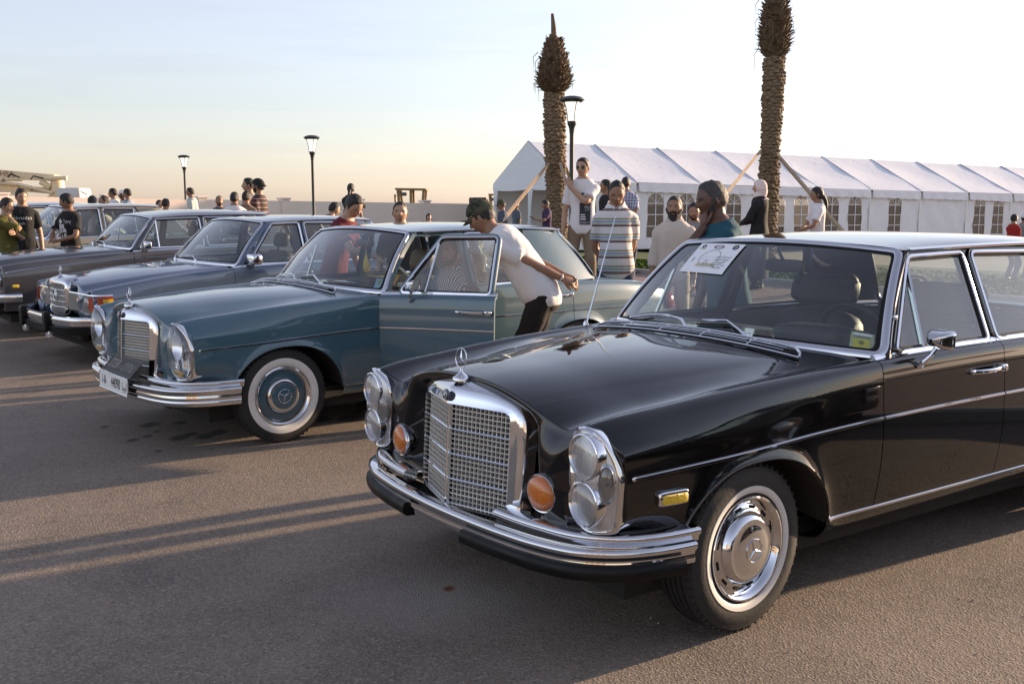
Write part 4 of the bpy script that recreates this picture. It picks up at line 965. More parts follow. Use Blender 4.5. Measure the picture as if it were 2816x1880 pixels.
def saloon(name, pose, B, G, WIN, pm, front, inter, label, z=0, pitch=0, detail=True, trimz=None, wheelstyle='plain', R=.316, strip=True, cuts=None, wb=None, mirrors=True, roof_pm=None):
    th, X, Y = pose; root = empty(name, (X, Y, z), -PI/2-th); tag(root, label, 'car', 'parked classic saloon cars')
    x0 = B.xf; wb = wb or -B.arches[1][0]; cuts = cuts or (x0, -.79, -1.70, -wb+.10, B.xr)
    bs = G['bb'][0]+.06
    m = MB(); m.panel(full(B.top(x0, G['wb'][0]+.14, 0, 4.0, 24, .04)), flange=.012, sides=(0,1,1,1)); m.build('bonnet', pm, root)
    m = MB(); m.panel(full(B.top(G['wb'][0]+.136, -.98, 0, 4.0, 22)), flange=0); m.build('scuttle', pm, root)
    m = MB(); m.panel(full(B.top(bs, B.xr, 0, 4.0, 20)), flange=.012); m.build('boot_lid', pm, root)
    m = MB(); m.grid(full(B.top(G['Bb'][0]+.5, bs+.004, 0, 4.0, 20))-np.array((0,0,.004))); m.build('rear_shelf_skin', pm, root)
    zf = float(B.cz(x0)); nose_cap(root, B, pm, x0, 1, 14, (.45,.56), x0+.045); nose_cap(root, B, pm, B.xr, -1, 14, (.45,.56), B.xr-.05, .04, name='tail_panel')
    card = mat(inter[0], inter[1], .6, noise=(25,.25), bump=.1)
    parts = sides(root, B, G, pm, cuts, WIN, trimz or (lambda x: np.full(np.shape(x), B.zt)), card=card, strip=strip, zhandle=float(B.cz(-1.5))-.10)
    ws, roof = greenhouse(root, G, pm, None, roof_pm=roof_pm)
    car_cabin(root, G, inter, dashx=G['wb'][0]-.36, seatx=-1.62)
    wiper(ws, G, [(.30,0),(.18,.07),(-.1,.06)]); wiper(ws, G, [(-.40,0),(-.5,.07),(-.8,.05)])
    for sg in (1, -1):
        for xx, yy in ((0, .775), (-wb, .77)): wheel(root, xx, yy*sg, R, wheelstyle, pm, 0, sg)
        m = MB(); m.sbox((B.xr-.045, .62, float(B.cz(B.xr))-.12), (.08,.36,.14), .4); m.build('tail_lamp', mat('red_lens', (.35,.01,.008), .15, coat=1), root, mirror=sg < 0)
    m = MB(); m.box((-1.6, 0, .22), (4.4, 1.40, .10)); m.build('underbody', UNDER, root)
    sec = [(-.045,-.03),(-.045,.01),(-.02,.022),(.0,.018),(.02,.024),(.045,.012),(.046,-.03)]
    if front == '116':
        box_grille(root, x0+.095, .285, .455, .815, 5); m = MB(); m.lathe([(.03,0),(.026,.01),(.010,.02),(.004,.035)], 16, (x0+.03,0,.835)); m.build('bonnet_star_base', CHROME, root)
        m = MB(); star_emblem(m, (x0+.03,0,.905), .038, (1,0,0), (0,0,1), .005, ringw=.06); m.build('bonnet_star', CHROME, root)
        m = MB(); star_emblem(m, (x0+.094,0,.655), .055, (1,0,0), (0,0,1), .006, ringw=.07); m.build('grille_star', CHROME, root)
        for sg in (1, -1):
            m = MB(); m.panel(np.array([[(x0+.060-.10*(y-.3), y, zz) for zz in (.70,.53)] for y in np.linspace(.30,.79,7)]), flange=0, flip=True); m.build('lamp_panel', mat('lamp_surround', (.30,.30,.30), .3, .6), root, mirror=sg < 0)
            for y in (.50,.655): round_lamp(root, (x0+.048-.10*(y-.3), y*sg, .615), .068)
            m = MB(); P = spline(np.array([(x0+.025,.775),(x0+.0,.845),(x0-.06,.888),(x0-.15,.902)]), 14); Q = np.concatenate([P, np.full((14,1), .625)], 1)
            m.sweep(Q, np.array((.5,.8,0)), [(-.075,-.03),(-.075,.012),(.055,.012),(.065,-.03)]); m.build('indicator', mat('orange_red_lens', (.42,.055,.012), .15, coat=1, noise=(50,.3)), root, mirror=sg < 0)
            m = MB(); m.sweep(Q[8:]+np.array((0,.012,.022)), np.array((.5,.8,0)), [(-.014,-.01),(-.014,.004),(.018,.004),(.018,-.01)]); m.build('side_marker', YELLOW, root, mirror=sg < 0)
            m = MB(); P2 = Q.copy(); P2[:,2] = .70; m.sweep(np.concatenate([[(x0+.055,.32,.705)], P2+np.array((0,.006,0))]), np.array((.6,.6,.2)), [(-.006,-.01),(-.006,.008),(.006,.008),(.006,-.01)]); m.build('lamp_trim', CHROME, root, mirror=sg < 0)
        bo = big_bumper(root, [(.905,0),(.90,.3),(.87,.6),(.80,.79),(.66,.885),(.45,.915)], .455, sec, rubber=(-.068, [(-.05,-.04),(-.05,.02),(.02,.03),(.025,-.04)]))
        for sg in (1, -1):
            m = MB(); m.sbox((.925, .37*sg, .435), (.06,.085,.20), .3); m.build('bumper_guard', BLACKRUB, bo)
            m = MB(); m.sbox((.905, .37*sg, .315), (.05,.09,.075), .35); m.build('fog_lamp', mat('fog_lamp_glass', (.75,.77,.78), .12, .6), bo)
        m = MB(); m.box((.66, 0, .34), (.08, 1.3, .2), bev=.02); m.build('front_apron', UNDER, root)
    else:
        box_grille(root, x0+.13, .30, .42, .93, 1, crown=.02, lattice=False)
        for sg in (1, -1):
            for y in (.47,.635): round_lamp(root, (x0+.045, y*sg, .66), .07)
            m = MB(); m.sbox((x0-.10, float(B.y_at([x0-.1],[.60])[0])+.003, .60), (.075,.02,.034), .4); m.build('side_marker', YELLOW, root, mirror=sg < 0)
        bo = big_bumper(root, [(.90,0),(.885,.3),(.85,.55),(.78,.74),(.66,.845),(.50,.890)], .465, sec)
        m = MB(); m.box((.68, 0, .36), (.08, 1.3, .2), bev=.02); m.build('front_apron', UNDER, root)
    big_bumper(root, [(B.xr-.16,0),(B.xr-.15,.3),(B.xr-.11,.6),(B.xr-.03,.79),(B.xr+.12,.88),(B.xr+.3,.9)], .45, sec, name='rear_bumper')
    if mirrors: door_mirror(parts[('front_door',1)], B, G, G['Ab'][0]-.16, None, size=(.08,.17,.115) if front == '116' else (.06,.12,.09))
    return root, parts, ws, roof
# ------------------------------------------------------------------ terrain: the row of cars backs onto a paved walk, then lawn, then the tent
P0 = np.array((.369, 4.347)); EV = np.array((.81, .5864)); FV = np.array((-.5864, .81))
def s_of(X, Y): return (X-P0[0])*EV[0]+(Y-P0[1])*EV[1]
def z_asph(Y):
    Y = np.asarray(Y, float); return .03*np.clip(Y-9.7, 0, 8)-.012*np.clip(Y-17.7, 0, 30)
def gz(X, Y):
    s = s_of(X, Y); a = float(z_asph(Y))
    if s < 4.0: return a
    if s < 9.7: return max(.16+(s-4)*.035, a*0)
    return .40-.80*float(smst(9.7, 24, s))
def strip(name, s0, s1, r0, r1, zf, m, ds=.8, dr=1.5):
    S = np.linspace(s0, s1, max(2, int((s1-s0)/ds))); R = np.linspace(r0, r1, max(2, int((r1-r0)/dr)))
    Sg, Rg = np.meshgrid(S, R, indexing='ij'); X = P0[0]+Sg*EV[0]+Rg*FV[0]; Y = P0[1]+Sg*EV[1]+Rg*FV[1]; Z = zf(Sg, X, Y)
    g = MB(); g.grid(np.stack([X, Y, Z], -1)); return tag(g.build(name, m, sharp=0), kind='structure')

def ground_mat():
    m = bpy.data.materials.new('asphalt'); m.use_nodes = True; nt = m.node_tree; b = nt.nodes['Principled BSDF']; N = nt.nodes.new; L = nt.links.new
    tc = N('ShaderNodeTexCoord')
    def noise(sc, det=5, rough=.6, dist=0):
        n = N('ShaderNodeTexNoise'); n.inputs['Scale'].default_value = sc; n.inputs['Detail'].default_value = det; n.inputs['Roughness'].default_value = rough; n.inputs['Distortion'].default_value = dist
        L(tc.outputs['Object'], n.inputs['Vector']); return n
    def mixc(f, a, b_):
        x = N('ShaderNodeMix'); x.data_type = 'RGBA'
        L(f, x.inputs[0])
        for i, v in ((6, a), (7, b_)):
            if isinstance(v, tuple): x.inputs[i].default_value = (*v, 1)
            else: L(v, x.inputs[i])
        return x.outputs[2]
    def rng(o, a, b_, lo=0, hi=1):
        r = N('ShaderNodeMapRange'); r.inputs['From Min'].default_value = a; r.inputs['From Max'].default_value = b_; r.inputs['To Min'].default_value = lo; r.inputs['To Max'].default_value = hi; L(o, r.inputs[0]); return r.outputs[0]
    big = noise(.35, 6, .6, .4); mid = noise(2.2, 8, .7, .3); fine = noise(120, 3, .7); vo = N('ShaderNodeTexVoronoi'); vo.inputs['Scale'].default_value = 115; L(tc.outputs['Object'], vo.inputs['Vector'])
    c = mixc(rng(big.outputs['Fac'], .35, .68), (.165,.134,.104), (.240,.193,.150))           # asphalt under a film of pale dust
    c = mixc(rng(mid.outputs['Fac'], .45, .75, 0, .55), c, (.275,.222,.175))
    c = mixc(rng(mid.outputs['Fac'], .25, .42, .45, 0), c, (.105,.087,.071))
    sp = N('ShaderNodeSeparateColor'); L(vo.outputs['Color'], sp.inputs[0])
    pat = noise(.9, 9, .72, .8); c = mixc(rng(pat.outputs['Fac'], .50, .66, 0, .55), c, (.29,.238,.19)); c = mixc(rng(pat.outputs['Fac'], .44, .33, 0, .6), c, (.088,.074,.062))
    c = mixc(rng(sp.outputs[0], .58, 1, 0, .55), c, (.40,.335,.275)); c = mixc(rng(sp.outputs[1], .68, 1, 0, .55), c, (.065,.057,.051))   # single stones
    # oil drips under and beside the blue car, one pale worn patch in front of the black one
    def spot(x, y, rx, ry, soft=.25):
        mp = N('ShaderNodeMapping'); mp.vector_type = 'POINT'; mp.inputs['Location'].default_value = (-x/rx, -y/ry, 0); mp.inputs['Scale'].default_value = (1/rx, 1/ry, 0)
        L(tc.outputs['Object'], mp.inputs['Vector']); le = N('ShaderNodeVectorMath'); le.operation = 'LENGTH'
        nz = noise(9, 3); ad = N('ShaderNodeVectorMath'); ad.operation = 'MULTIPLY_ADD'; L(nz.outputs['Color'], ad.inputs[0]); ad.inputs[1].default_value = (.9,.9,0); L(mp.outputs[0], ad.inputs[2])
        sb = N('ShaderNodeVectorMath'); sb.operation = 'SUBTRACT'; L(ad.outputs[0], sb.inputs[0]); sb.inputs[1].default_value = (.45,.45,0); L(sb.outputs[0], le.inputs[0])
        return rng(le.outputs['Value'], 1+soft, 1-soft)
    for u, v, rx in [(410,1168,.085),(432,1186,.03),(495,1203,.085),(526,1193,.06),(565,1199,.08),(600,1188,.08),(404,1199,.045),(365,1210,.05),(288,1173,.04),(495,1162,.06),(880,1152,.12),(960,1150,.12),(435,1240,.03)]:
        p = px_ray(u, v); t = -CAM_H/p[2]; c = mixc(rng(spot(p[0]*t, p[1]*t, rx*.72, rx*1.05, .35), 0, 1, 0, .8), c, (.040,.033,.027))
    p = px_ray(1255, 1640); t = -CAM_H/p[2]; c = mixc(rng(spot(p[0]*t, p[1]*t, .34, .24, .9), 0, 1, 0, .75), c, (.34,.30,.255))
    p = px_ray(1235, 1617); t = -CAM_H/p[2]; c = mixc(spot(p[0]*t, p[1]*t, .022, .03, .5), c, (.16,.05,.02))
    L(c, b.inputs['Base Color']); b.inputs['Roughness'].default_value = .82; b.inputs['Specular IOR Level'].default_value = .35
    ad = N('ShaderNodeMath'); ad.operation = 'ADD'; L(vo.outputs['Distance'], ad.inputs[0]); L(fine.outputs['Fac'], ad.inputs[1])
    a2 = ad
    bp = N('ShaderNodeBump'); bp.inputs['Strength'].default_value = .55; bp.inputs['Distance'].default_value = .0045; L(a2.outputs[0], bp.inputs['Height']); L(bp.outputs['Normal'], b.inputs['Normal'])
    return m
ASPHALT = ground_mat()
strip('ground', -70, 3.9, -70, 90, lambda S, X, Y: z_asph(Y), ASPHALT, 1.2, 1.6)
def paving_mat():
    m = mat('paving_blocks', (.30,.20,.165), .8); nt = m.node_tree; b = nt.nodes['Principled BSDF']; tc = nt.nodes.new('ShaderNodeTexCoord')
    mp = nt.nodes.new('ShaderNodeMapping'); mp.inputs['Rotation'].default_value = (0,0,rad(36)); br = nt.nodes.new('ShaderNodeTexBrick'); br.inputs['Scale'].default_value = 4.5
    br.inputs['Color1'].default_value = (.33,.21,.17,1); br.inputs['Color2'].default_value = (.25,.185,.16,1); br.inputs['Mortar'].default_value = (.12,.10,.09,1); br.inputs['Mortar Size'].default_value = .02
    nt.links.new(tc.outputs['Object'], mp.inputs[0]); nt.links.new(mp.outputs[0], br.inputs['Vector']); nt.links.new(br.outputs[0], b.inputs['Base Color'])
    bp = nt.nodes.new('ShaderNodeBump'); bp.inputs['Strength'].default_value = .5; bp.inputs['Distance'].default_value = .01; bp.invert = True; nt.links.new(br.outputs['Fac'], bp.inputs['Height']); nt.links.new(bp.outputs[0], b.inputs['Normal'])
    return m
strip('paved_walk', 4.1, 9.58, -45, 60, lambda S, X, Y: .16+(S-4)*.035, paving_mat(), .8, 3)
KERB = mat('kerb_concrete', (.36,.34,.31), .85, noise=(14,.2), bump=.3, bscale=60)
for nm, s0, s1, zl, zt in (('kerb', 3.88, 4.12, -.3, .172), ('lawn_kerb', 9.56, 9.74, -.3, .425)):
    g = MB(); r = np.linspace(-45, 60, 60); sec = [(s0,zl),(s0,zt-.015),(s0+.02,zt),(s1-.01,zt),(s1,zt-.01),(s1,zl)]
    g.grid(np.array([[(*(P0+s_*EV+rr*FV), z_) for s_, z_ in sec] for rr in r])); tag(g.build(nm, KERB), kind='structure')
LAWN = mat('lawn_soil', (.055,.085,.016), .9, noise=(1.2,.45), bump=.8, bscale=40)
strip('lawn', 9.7, 26, -45, 60, lambda S, X, Y: .405-.80*smst(9.7, 24, S), LAWN, .5, 1.2)
# short grass growing on the lawn (uncountable): clumps of blades
g = MB(); rs = np.random.default_rng(3); V = []; F = []
n = 34000; s_ = 9.75+rs.random(n)**1.5*15; r_ = -14+rs.random(n)*30; X = P0[0]+s_*EV[0]+r_*FV[0]; Y = P0[1]+s_*EV[1]+r_*FV[1]; Z = .40-.80*smst(9.7, 24, s_)
a = rs.random(n)*2*PI; h = .02+.035*rs.random(n); w_ = .025+.03*rs.random(n); lx = (rs.random(n)-.5)*.06; ly = (rs.random(n)-.5)*.06
V = np.stack([np.stack([X-np.cos(a)*w_, Y-np.sin(a)*w_, Z], -1), np.stack([X+np.cos(a)*w_, Y+np.sin(a)*w_, Z], -1), np.stack([X+lx, Y+ly, Z+h], -1)], 1).reshape(-1,3)
g.add(V, np.arange(3*n).reshape(-1,3).tolist()); tag(g.build('grass', mat('grass_blades', (.055,.095,.014), 1.0, spec=.05, noise=(.9,.5)), smooth=False), 'short green grass of the lawn between the paved walk and the white tent', 'grass', kind='stuff')
g = MB(); q = 900.0; g.grid(np.array([[(-q,-q,-.62),(q,-q,-.62)],[(-q,q,-.62),(q,q,-.62)]])); tag(g.build('terrain', mat('sandy_earth', (.30,.24,.17), .95, noise=(.2,.3), bump=.4, bscale=3)), kind='structure')

# loose grit on the asphalt (uncountable)
g = MB(); rs = np.random.default_rng(11); n = 1800
for i in range(n):
    x, y = rs.random()*9-4.5, 2.2+rs.random()**1.6*7; r = .0022+.0045*rs.random()**3; a = rs.random()*6.28; q = np.array([(1,0,0),(-.5,.8,0),(-.5,-.8,0),(0,0,.9)])*r*(.7+.6*rs.random((4,3))); q = q@rot('Z', a).T; g.add(q+np.array((x,y,.001)), [(0,1,3),(1,2,3),(2,0,3)])
tag(g.build('grit', mat('grit_stone', (.30,.25,.20), .9), smooth=False), 'loose pale grit scattered on the asphalt in front of the cars', 'grit', kind='stuff')

# ------------------------------------------------------------------ boundary wall
WALL = mat('wall_render', (.88,.74,.64), .9, noise=(.8,.10), bump=.2, bscale=12)
wa, wb_ = np.array((-26.7, 24.6)), np.array((-1.2, 47.)); d_ = (wb_-wa)/np.linalg.norm(wb_-wa); nrm_ = np.array((-d_[1], d_[0]))
def wall_top(t): return 2.05-.49*t
root = empty('boundary_wall', (*wa, 0)); tag(root, 'long low rendered wall in pale pinkish cream behind the cars', 'wall')
for i in range(10):
    t0, t1 = i/10, (i+1)/10; a, b = wa+(wb_-wa)*t0-wa, wa+(wb_-wa)*t1-wa; g = MB(); z0, z1 = wall_top(t0), wall_top(t1); o = nrm_*.11; b = b-(b-a)*.003
    V = [(*(p+s*o), z) for p, zt in ((a, z0), (b, z1)) for s in (-1, 1) for z in (-.7, zt)]
    g.add(V, [(0,1,3,2),(4,6,7,5),(0,4,5,1),(2,3,7,6),(1,5,7,3),(0,2,6,4)]); g.build('wall_panel', WALL, root, smooth=False)
for i in range(11):
    t = i/10; p = (wb_-wa)*t; g = MB(); R = rot('Z', math.atan2(d_[1], d_[0])); z = wall_top(t); g.box((p[0], p[1], (z-.62)/2+.03), (.34,.34,z+.75), R=R, bev=.01); g.box((p[0], p[1], z+.09), (.42,.42,.07), R=R, bev=.01); g.build('wall_pier', WALL, root, smooth=False)

# ------------------------------------------------------------------ marquee
TW, TL = 3.3, 3.36; TD = np.array((.89,.455)); TN = np.array((.455,-.89)); T0 = np.array((.73,45.))
def canvas(name, col=(.84,.86,.90), tr=.08):
    m = bpy.data.materials.new(name); m.use_nodes = True; nt = m.node_tree; b = nt.nodes['Principled BSDF']; b.inputs['Base Color'].default_value = (*col, 1); b.inputs['Roughness'].default_value = .55
    o = nt.nodes['Material Output']; t = nt.nodes.new('ShaderNodeBsdfTranslucent'); t.inputs[0].default_value = (.85,.82,.78,1); mx = nt.nodes.new('ShaderNodeMixShader'); mx.inputs[0].default_value = tr
    nt.links.new(b.outputs[0], mx.inputs[1]); nt.links.new(t.outputs[0], mx.inputs[2]); nt.links.new(mx.outputs[0], o.inputs[0])
    tc = nt.nodes.new('ShaderNodeTexCoord'); n = nt.nodes.new('ShaderNodeTexNoise'); n.inputs['Scale'].default_value = 1.3; n.inputs['Detail'].default_value = 5; n.inputs['Distortion'].default_value = 1.2; mp = nt.nodes.new('ShaderNodeMapping'); mp.inputs['Scale'].default_value = (1,1,3.5)
    nt.links.new(tc.outputs['Object'], mp.inputs[0]); nt.links.new(mp.outputs[0], n.inputs['Vector']); bp = nt.nodes.new('ShaderNodeBump'); bp.inputs['Strength'].default_value = .22; bp.inputs['Distance'].default_value = .10
    nt.links.new(n.outputs['Fac'], bp.inputs['Height']); nt.links.new(bp.outputs[0], b.inputs['Normal'])
    return m
CANVAS = canvas('white_pvc_canvas'); SHADE_PANE = glass('shade_tinted_window', (.26,.26,.25), 2.2, .05, haze=.02)  # window plastic tinted dark to stand in for the shade inside the tent
ALUP = mat('tent_pole', (.55,.56,.58), .4, .8); TDARK = mat('tent_floor_dark', (.05,.045,.04), .9)
tent = empty('marquee_tent', (*T0, 0)); tag(tent, 'long white marquee tent with pitched roof and arched windows beyond the lawn', 'tent')
rz = lambda k: 4.226-.072*k
ez = lambda k: 2.50-.060*k
bz = lambda k: -.30-.03*k
def tp(k, w, z): return np.array((*(TD*TL*k+TN*TW*w), z))
wins = {0:[.3,.72], 1:[.30,.78], 2:[.55], 3:[.3,.72], 4:[.28,.72], 5:[.5], 6:[], 7:[.3,.72], 8:[], 9:[.5], 10:[.3,.72]}
NB = 11; rs = np.random.default_rng(5)
for k in range(NB):
    for side in (1, -1):
        g = MB(); n, m_ = 9, 13; P = np.zeros((n, m_, 3))
        for i in range(n):
            for j in range(m_):
                a, f = k+i/(n-1), j/(m_-1); z = rz(a)+(ez(a)-rz(a))*f-.07*math.sin(PI*i/(n-1))*math.sin(PI*min(1, f*1.1))-.015*math.sin(f*9+k); P[i,j] = tp(a, side*f*1.03, z)
        g.grid(P, flip=side < 0); g.build('roof_panel', CANVAS, tent, sharp=0)
        # valance
        g = MB(); n = 29; P = np.zeros((n, 4, 3)); tilt = rs.random()*.1-.02
        for i in range(n):
            a = k+.02+.96*i/(n-1); dr = (.36+tilt*(i/(n-1)-.3)+.035*abs(math.sin(PI*6*i/(n-1)))); wv = .02*math.sin(i*.9+k)
            for j in range(4): P[i,j] = tp(a, side*(1.035+(.012+wv*.3)*j/3), ez(a)-.005-dr*j/3)
        g.grid(P, flip=side < 0); g.build('valance', CANVAS, tent, sharp=0)
    # front wall panel with arched openings
    g = MB(); W = wins.get(k, []); zt_, zb_ = ez(k+.5)-.10, bz(k+.5)
    hw, wz0, wz1 = .125, .18, 1.62     # window half width (fraction of bay), sill and springing heights
    cols = sorted(set([0., 1.]+[c+s*hw for c in W for s in (-1, 1)])); 
    def wp(f, z, off=0): return tp(k+f, 1.0, z)+np.array((*(TN*off), 0))
    zz = np.linspace(zb_, zt_, 9)
    for a, b in zip(cols[:-1], cols[1:]):
        mid_ = (a+b)/2; inw = [c for c in W if abs(c-mid_) < hw*.5]
        if not inw:
            nx = max(2, int((b-a)*10)+1); P = np.array([[wp(f, z, .03*math.sin(f*17+z*3+k)+.02*math.sin(z*7+f*9)) for z in zz] for f in np.linspace(a, b, nx)]); g.grid(P)
        else:
            c = inw[0]; n = 15; fs = np.linspace(a, b, n); zs_ = wz0+zb_+.3
            g.grid(np.array([[wp(f, z) for z in (zb_, zs_)] for f in fs])); arch = [zb_+.3+wz1+math.sqrt(max(0, 1-((f-c)/hw)**2))*hw*TL for f in fs]
            g.grid(np.array([[wp(f, z0_+(zt_-z0_)*t) for t in (0,.5,1)] for f, z0_ in zip(fs, arch)]))
            pane = [wp(f, z) for f, z in zip(fs, arch)]+[wp(b, zs_), wp(a, zs_)]; pm_ = MB(); pm_.add(np.array(pane)-np.array((*TN*.01,0)), [tuple(range(len(pane)))]); win = pm_.build('window', SHADE_PANE, tent, smooth=False)
            bar = MB(); ch = zb_+.3+wz1
            bar.box(wp(c, (zs_+ch+hw*TL)/2, .012), (.035,.02,ch+hw*TL-zs_), R=rot('Z', math.atan2(TD[1], TD[0])))
            for z in (zs_+(ch-zs_)*.33, zs_+(ch-zs_)*.67, ch): bar.box(wp(c, z, .014), (2*hw*TL,.02,.03), R=rot('Z', math.atan2(TD[1], TD[0])))
            for s in (-1, 1): bar.tube([wp(c, ch, .014), wp(c+s*hw*.72, ch+hw*TL*.70, .014)], .014, 5)
            bar.build('window_bar', CANVAS, win, smooth=False)
    if k > 0 or True: g.build('wall_panel', CANVAS, tent, sharp=0)
    # back wall, open in every second bay so that daylight falls in
    g = MB(); zb2 = bz(k+.5)
    if k not in (1, 5):
        g.grid(np.array([[tp(k+f, -1.0, z) for z in (zb2, ez(k+.5)-.1)] for f in (0,.5,1)])); g.build('rear_wall_panel', CANVAS, tent)
for k in range(NB+1):
    for side in (1, -1):
        g = MB(); g.tube([tp(k, side*1.0, bz(k)), tp(k, side*1.0, ez(k)-.02)], .05, 6); g.tube([tp(k, side*1.01, ez(k)+.015), tp(k, 0, rz(k)+.015)], .035, 6); g.build('tent_frame', ALUP, tent)
g = MB(); n = 21; rows = []
for i in range(n):
    f = -1+2*i/(n-1); ztop = rz(0)+(ez(0)-rz(0))*abs(f); rows.append([tp(-.01, f*1.02, ztop), tp(-.015, f*1.02, (ztop+ez(0))/2), tp(-.02, f*1.03, ez(0)-.32-.05*abs(math.sin(PI*i*.9)))])
g.grid(np.array(rows)); g.build('gable', CANVAS, tent, sharp=0)
for f0, f1 in ((-1.0,-.84),(.02,.18),(.84,1.0)):
    g = MB(); n = 9; g.grid(np.array([[tp(-.02+.012*math.sin(i*2.2), f0+(f1-f0)*i/(n-1)*(1-.35*math.sin(PI*t)), ez(0)-.3+(bz(0)-ez(0)+.3)*t) for t in np.linspace(0, 1, 8)] for i in range(n)])); g.build('curtain', CANVAS, tent, sharp=0)
g = MB(); g.grid(np.array([[tp(0, -1, bz(0)+.02), tp(0, 1, bz(0)+.02)], [tp(NB, -1, bz(NB)+.02), tp(NB, 1, bz(NB)+.02)]])); g.build('tent_floor', TDARK, tent)
g = MB(); g.grid(np.array([[tp(NB, -1, bz(NB)), tp(NB, 1, bz(NB))], [tp(NB, -1, ez(NB)), tp(NB, 1, ez(NB))]])); g.add([tp(NB,-1,ez(NB)), tp(NB,1,ez(NB)), tp(NB,0,rz(NB))], [(0,1,2)]); g.build('rear_gable', CANVAS, tent)
g = MB(); 
for k in (1, 4, 7): g.box(tp(k+.4, -.2, bz(k)+.4), (2.2,.9,.75), R=rot('Z', math.atan2(TD[1], TD[0])))
g.build('trestle_table', mat('dark_table_cloth', (.06,.05,.05), .9), tent)

# ------------------------------------------------------------------ date palms with lopped crowns, propped by timbers
BARK = mat('palm_bark', (.16,.105,.065), .95, noise=(14,.4), bump=.6, bscale=50); BOOT = mat('palm_leaf_base', (.21,.145,.09), .9, noise=(9,.5), bump=.5, bscale=60); FRAY = mat('palm_fibre', (.17,.115,.075), .95, noise=(11,.5))
bootm = MB(); bootm.add([(-.085,0,-.02),(.085,0,-.02),(.055,.055,.075),(-.055,.055,.075),(-.075,0,.09),(.075,0,.09),(0,.075,.03)], [(0,1,6),(1,2,6),(2,3,6),(3,0,6),(3,2,5,4),(1,5,2),(0,3,4)])
BOOT_ME = bootm.build('leaf_base', BOOT, smooth=False); BOOT_DATA = BOOT_ME.data; bpy.data.objects.remove(BOOT_ME)
def palm(u, Y, zc0, zc1, rbulb, spike, label, lean=0.0, seed=1, top_r=.12):
    rs = np.random.default_rng(seed); X = at_depth(u, 560, Y)[0]; zg = gz(X, Y)-.1; root = empty('palm_tree', (X, Y, zg)); tag(root, label, 'palm tree', 'lopped date palms by the lawn')
    H0, H1 = zc0-zg, zc1-zg; rad_ = lambda z: .205+.035*math.sin(z*1.9+seed)*.5+.10*math.exp(-z/.35)
    cx = lambda z: lean*math.sin(z*.55+seed)+.0
    g = MB(); zs = np.linspace(0, H0+.2, 30); g.tube([(cx(z), 0, z) for z in zs], [rad_(z)*.93 for z in zs], 16); g.build('trunk', BARK, root)
    cand = []; z = .12; ring = 0
    while z < H0:
        nb = 11
        for i in range(nb):
            a = 2*PI*(i+.5*(ring % 2))/nb+ring*.09+rs.normal()*.05; cand.append((z+rs.normal()*.012, a))
        z += .082; ring += 1
    # camera-facing ones are single pieces, the rest of the trunk is joined
    cand.sort(key=lambda q: math.sin(q[1])); rest = MB(); bv = np.array([v.co[:] for v in BOOT_DATA.vertices]); bf = [tuple(p.vertices) for p in BOOT_DATA.polygons]
    for i, (zz, a) in enumerate(cand):
        M = Matrix.Translation((cx(zz)+math.cos(a)*rad_(zz)*.92, math.sin(a)*rad_(zz)*.92, zz)) @ Matrix.Rotation(a-PI/2, 4, 'Z') @ Matrix.Rotation(rs.normal()*.12-.05, 4, 'X') @ Matrix.Diagonal((.9+rs.random()*.35, .8+rs.random()*.7, .8+rs.random()*.4, 1))
        if i < 290:
            o = bpy.data.objects.new('leaf_base', BOOT_DATA); link(o, root); o.matrix_local = M
        else: Mn = np.array(M); rest.add(bv @ Mn[:3,:3].T+Mn[:3,3], bf)
    tag(rest.build('leaf_base', BOOT, root, smooth=False), kind='stuff')
    # crown: dense stubs of cut fronds, wrapped upwards
    g = MB(); prof = lambda t: rbulb*(np.interp(t, [0,.06,.16,.32,.5,.7,.88,1], [.55,.82,1,.97,.84,.62,.42,.30]))
    zs = np.linspace(0, 1, 16); g.tube([(cx(H0), 0, H0+(H1-H0)*t) for t in zs], [float(prof(t))*.86 for t in zs], 16); ns = 900
    for i in range(ns):
        t = (i+rs.random())/ns; a = i*2.39996+rs.normal()*.1; r = float(prof(t)); zz = H0+(H1-H0)*t; d = np.array((math.cos(a), math.sin(a), 0)); L = .09+rs.random()*.08
        el = rad(28+38*t+rs.normal()*20); b = np.array((cx(H0), 0, zz))+d*r*.80; tip = b+(d*math.cos(el)+np.array((0,0,math.sin(el))))*L*(.75+.5*rs.random()); wv = np.cross(d, (0,0,1.))*(.05+.03*rs.random())
        nn = d*.022; g.add([b-wv, b+wv, tip+wv*.5+nn, tip-wv*.5+nn, b+nn*2.2, tip+nn*1.8], [(0,1,4),(1,2,5,4),(3,0,4,5),(2,3,5),(0,3,2,1)])
    tag(g.build('crown', FRAY, root, smooth=False), kind='stuff')
    if spike: g = MB(); g.tube([(cx(H0), 0, H1-.15), (cx(H0)-.02, 0, H1+spike*.55), (cx(H0)-.05, 0, H1+spike)], [.085,.06,.035], 8); g.build('top_spike', FRAY, root)
    for i in range(10):
        g = MB(); a = rs.random()*2*PI if i > 3 else PI+rs.normal()*.4; r = rbulb*.95; b = np.array((cx(H0)+math.cos(a)*r, math.sin(a)*r, H0+.15+rs.random()*.7*(H1-H0))); tip = b+np.array((math.cos(a)*.10, math.sin(a)*.10, -.15-.45*rs.random())); g.tube([b, (b+tip)/2+np.array((math.cos(a)*.07, math.sin(a)*.07, .1)), tip], [.010,.008,.003], 5); g.build('dry_stalk', FRAY, root)
    return X, Y, zg
PX1 = palm(1528, 26, 4.30, 5.52, .42, .66, 'shorter palm with a split spike on its lopped crown behind the lamp post', .05, 2)
PX2 = palm(2112, 26, 5.12, 7.05, .39, 0, 'taller palm with a bulging lopped crown behind the woman in black', .05, 5)
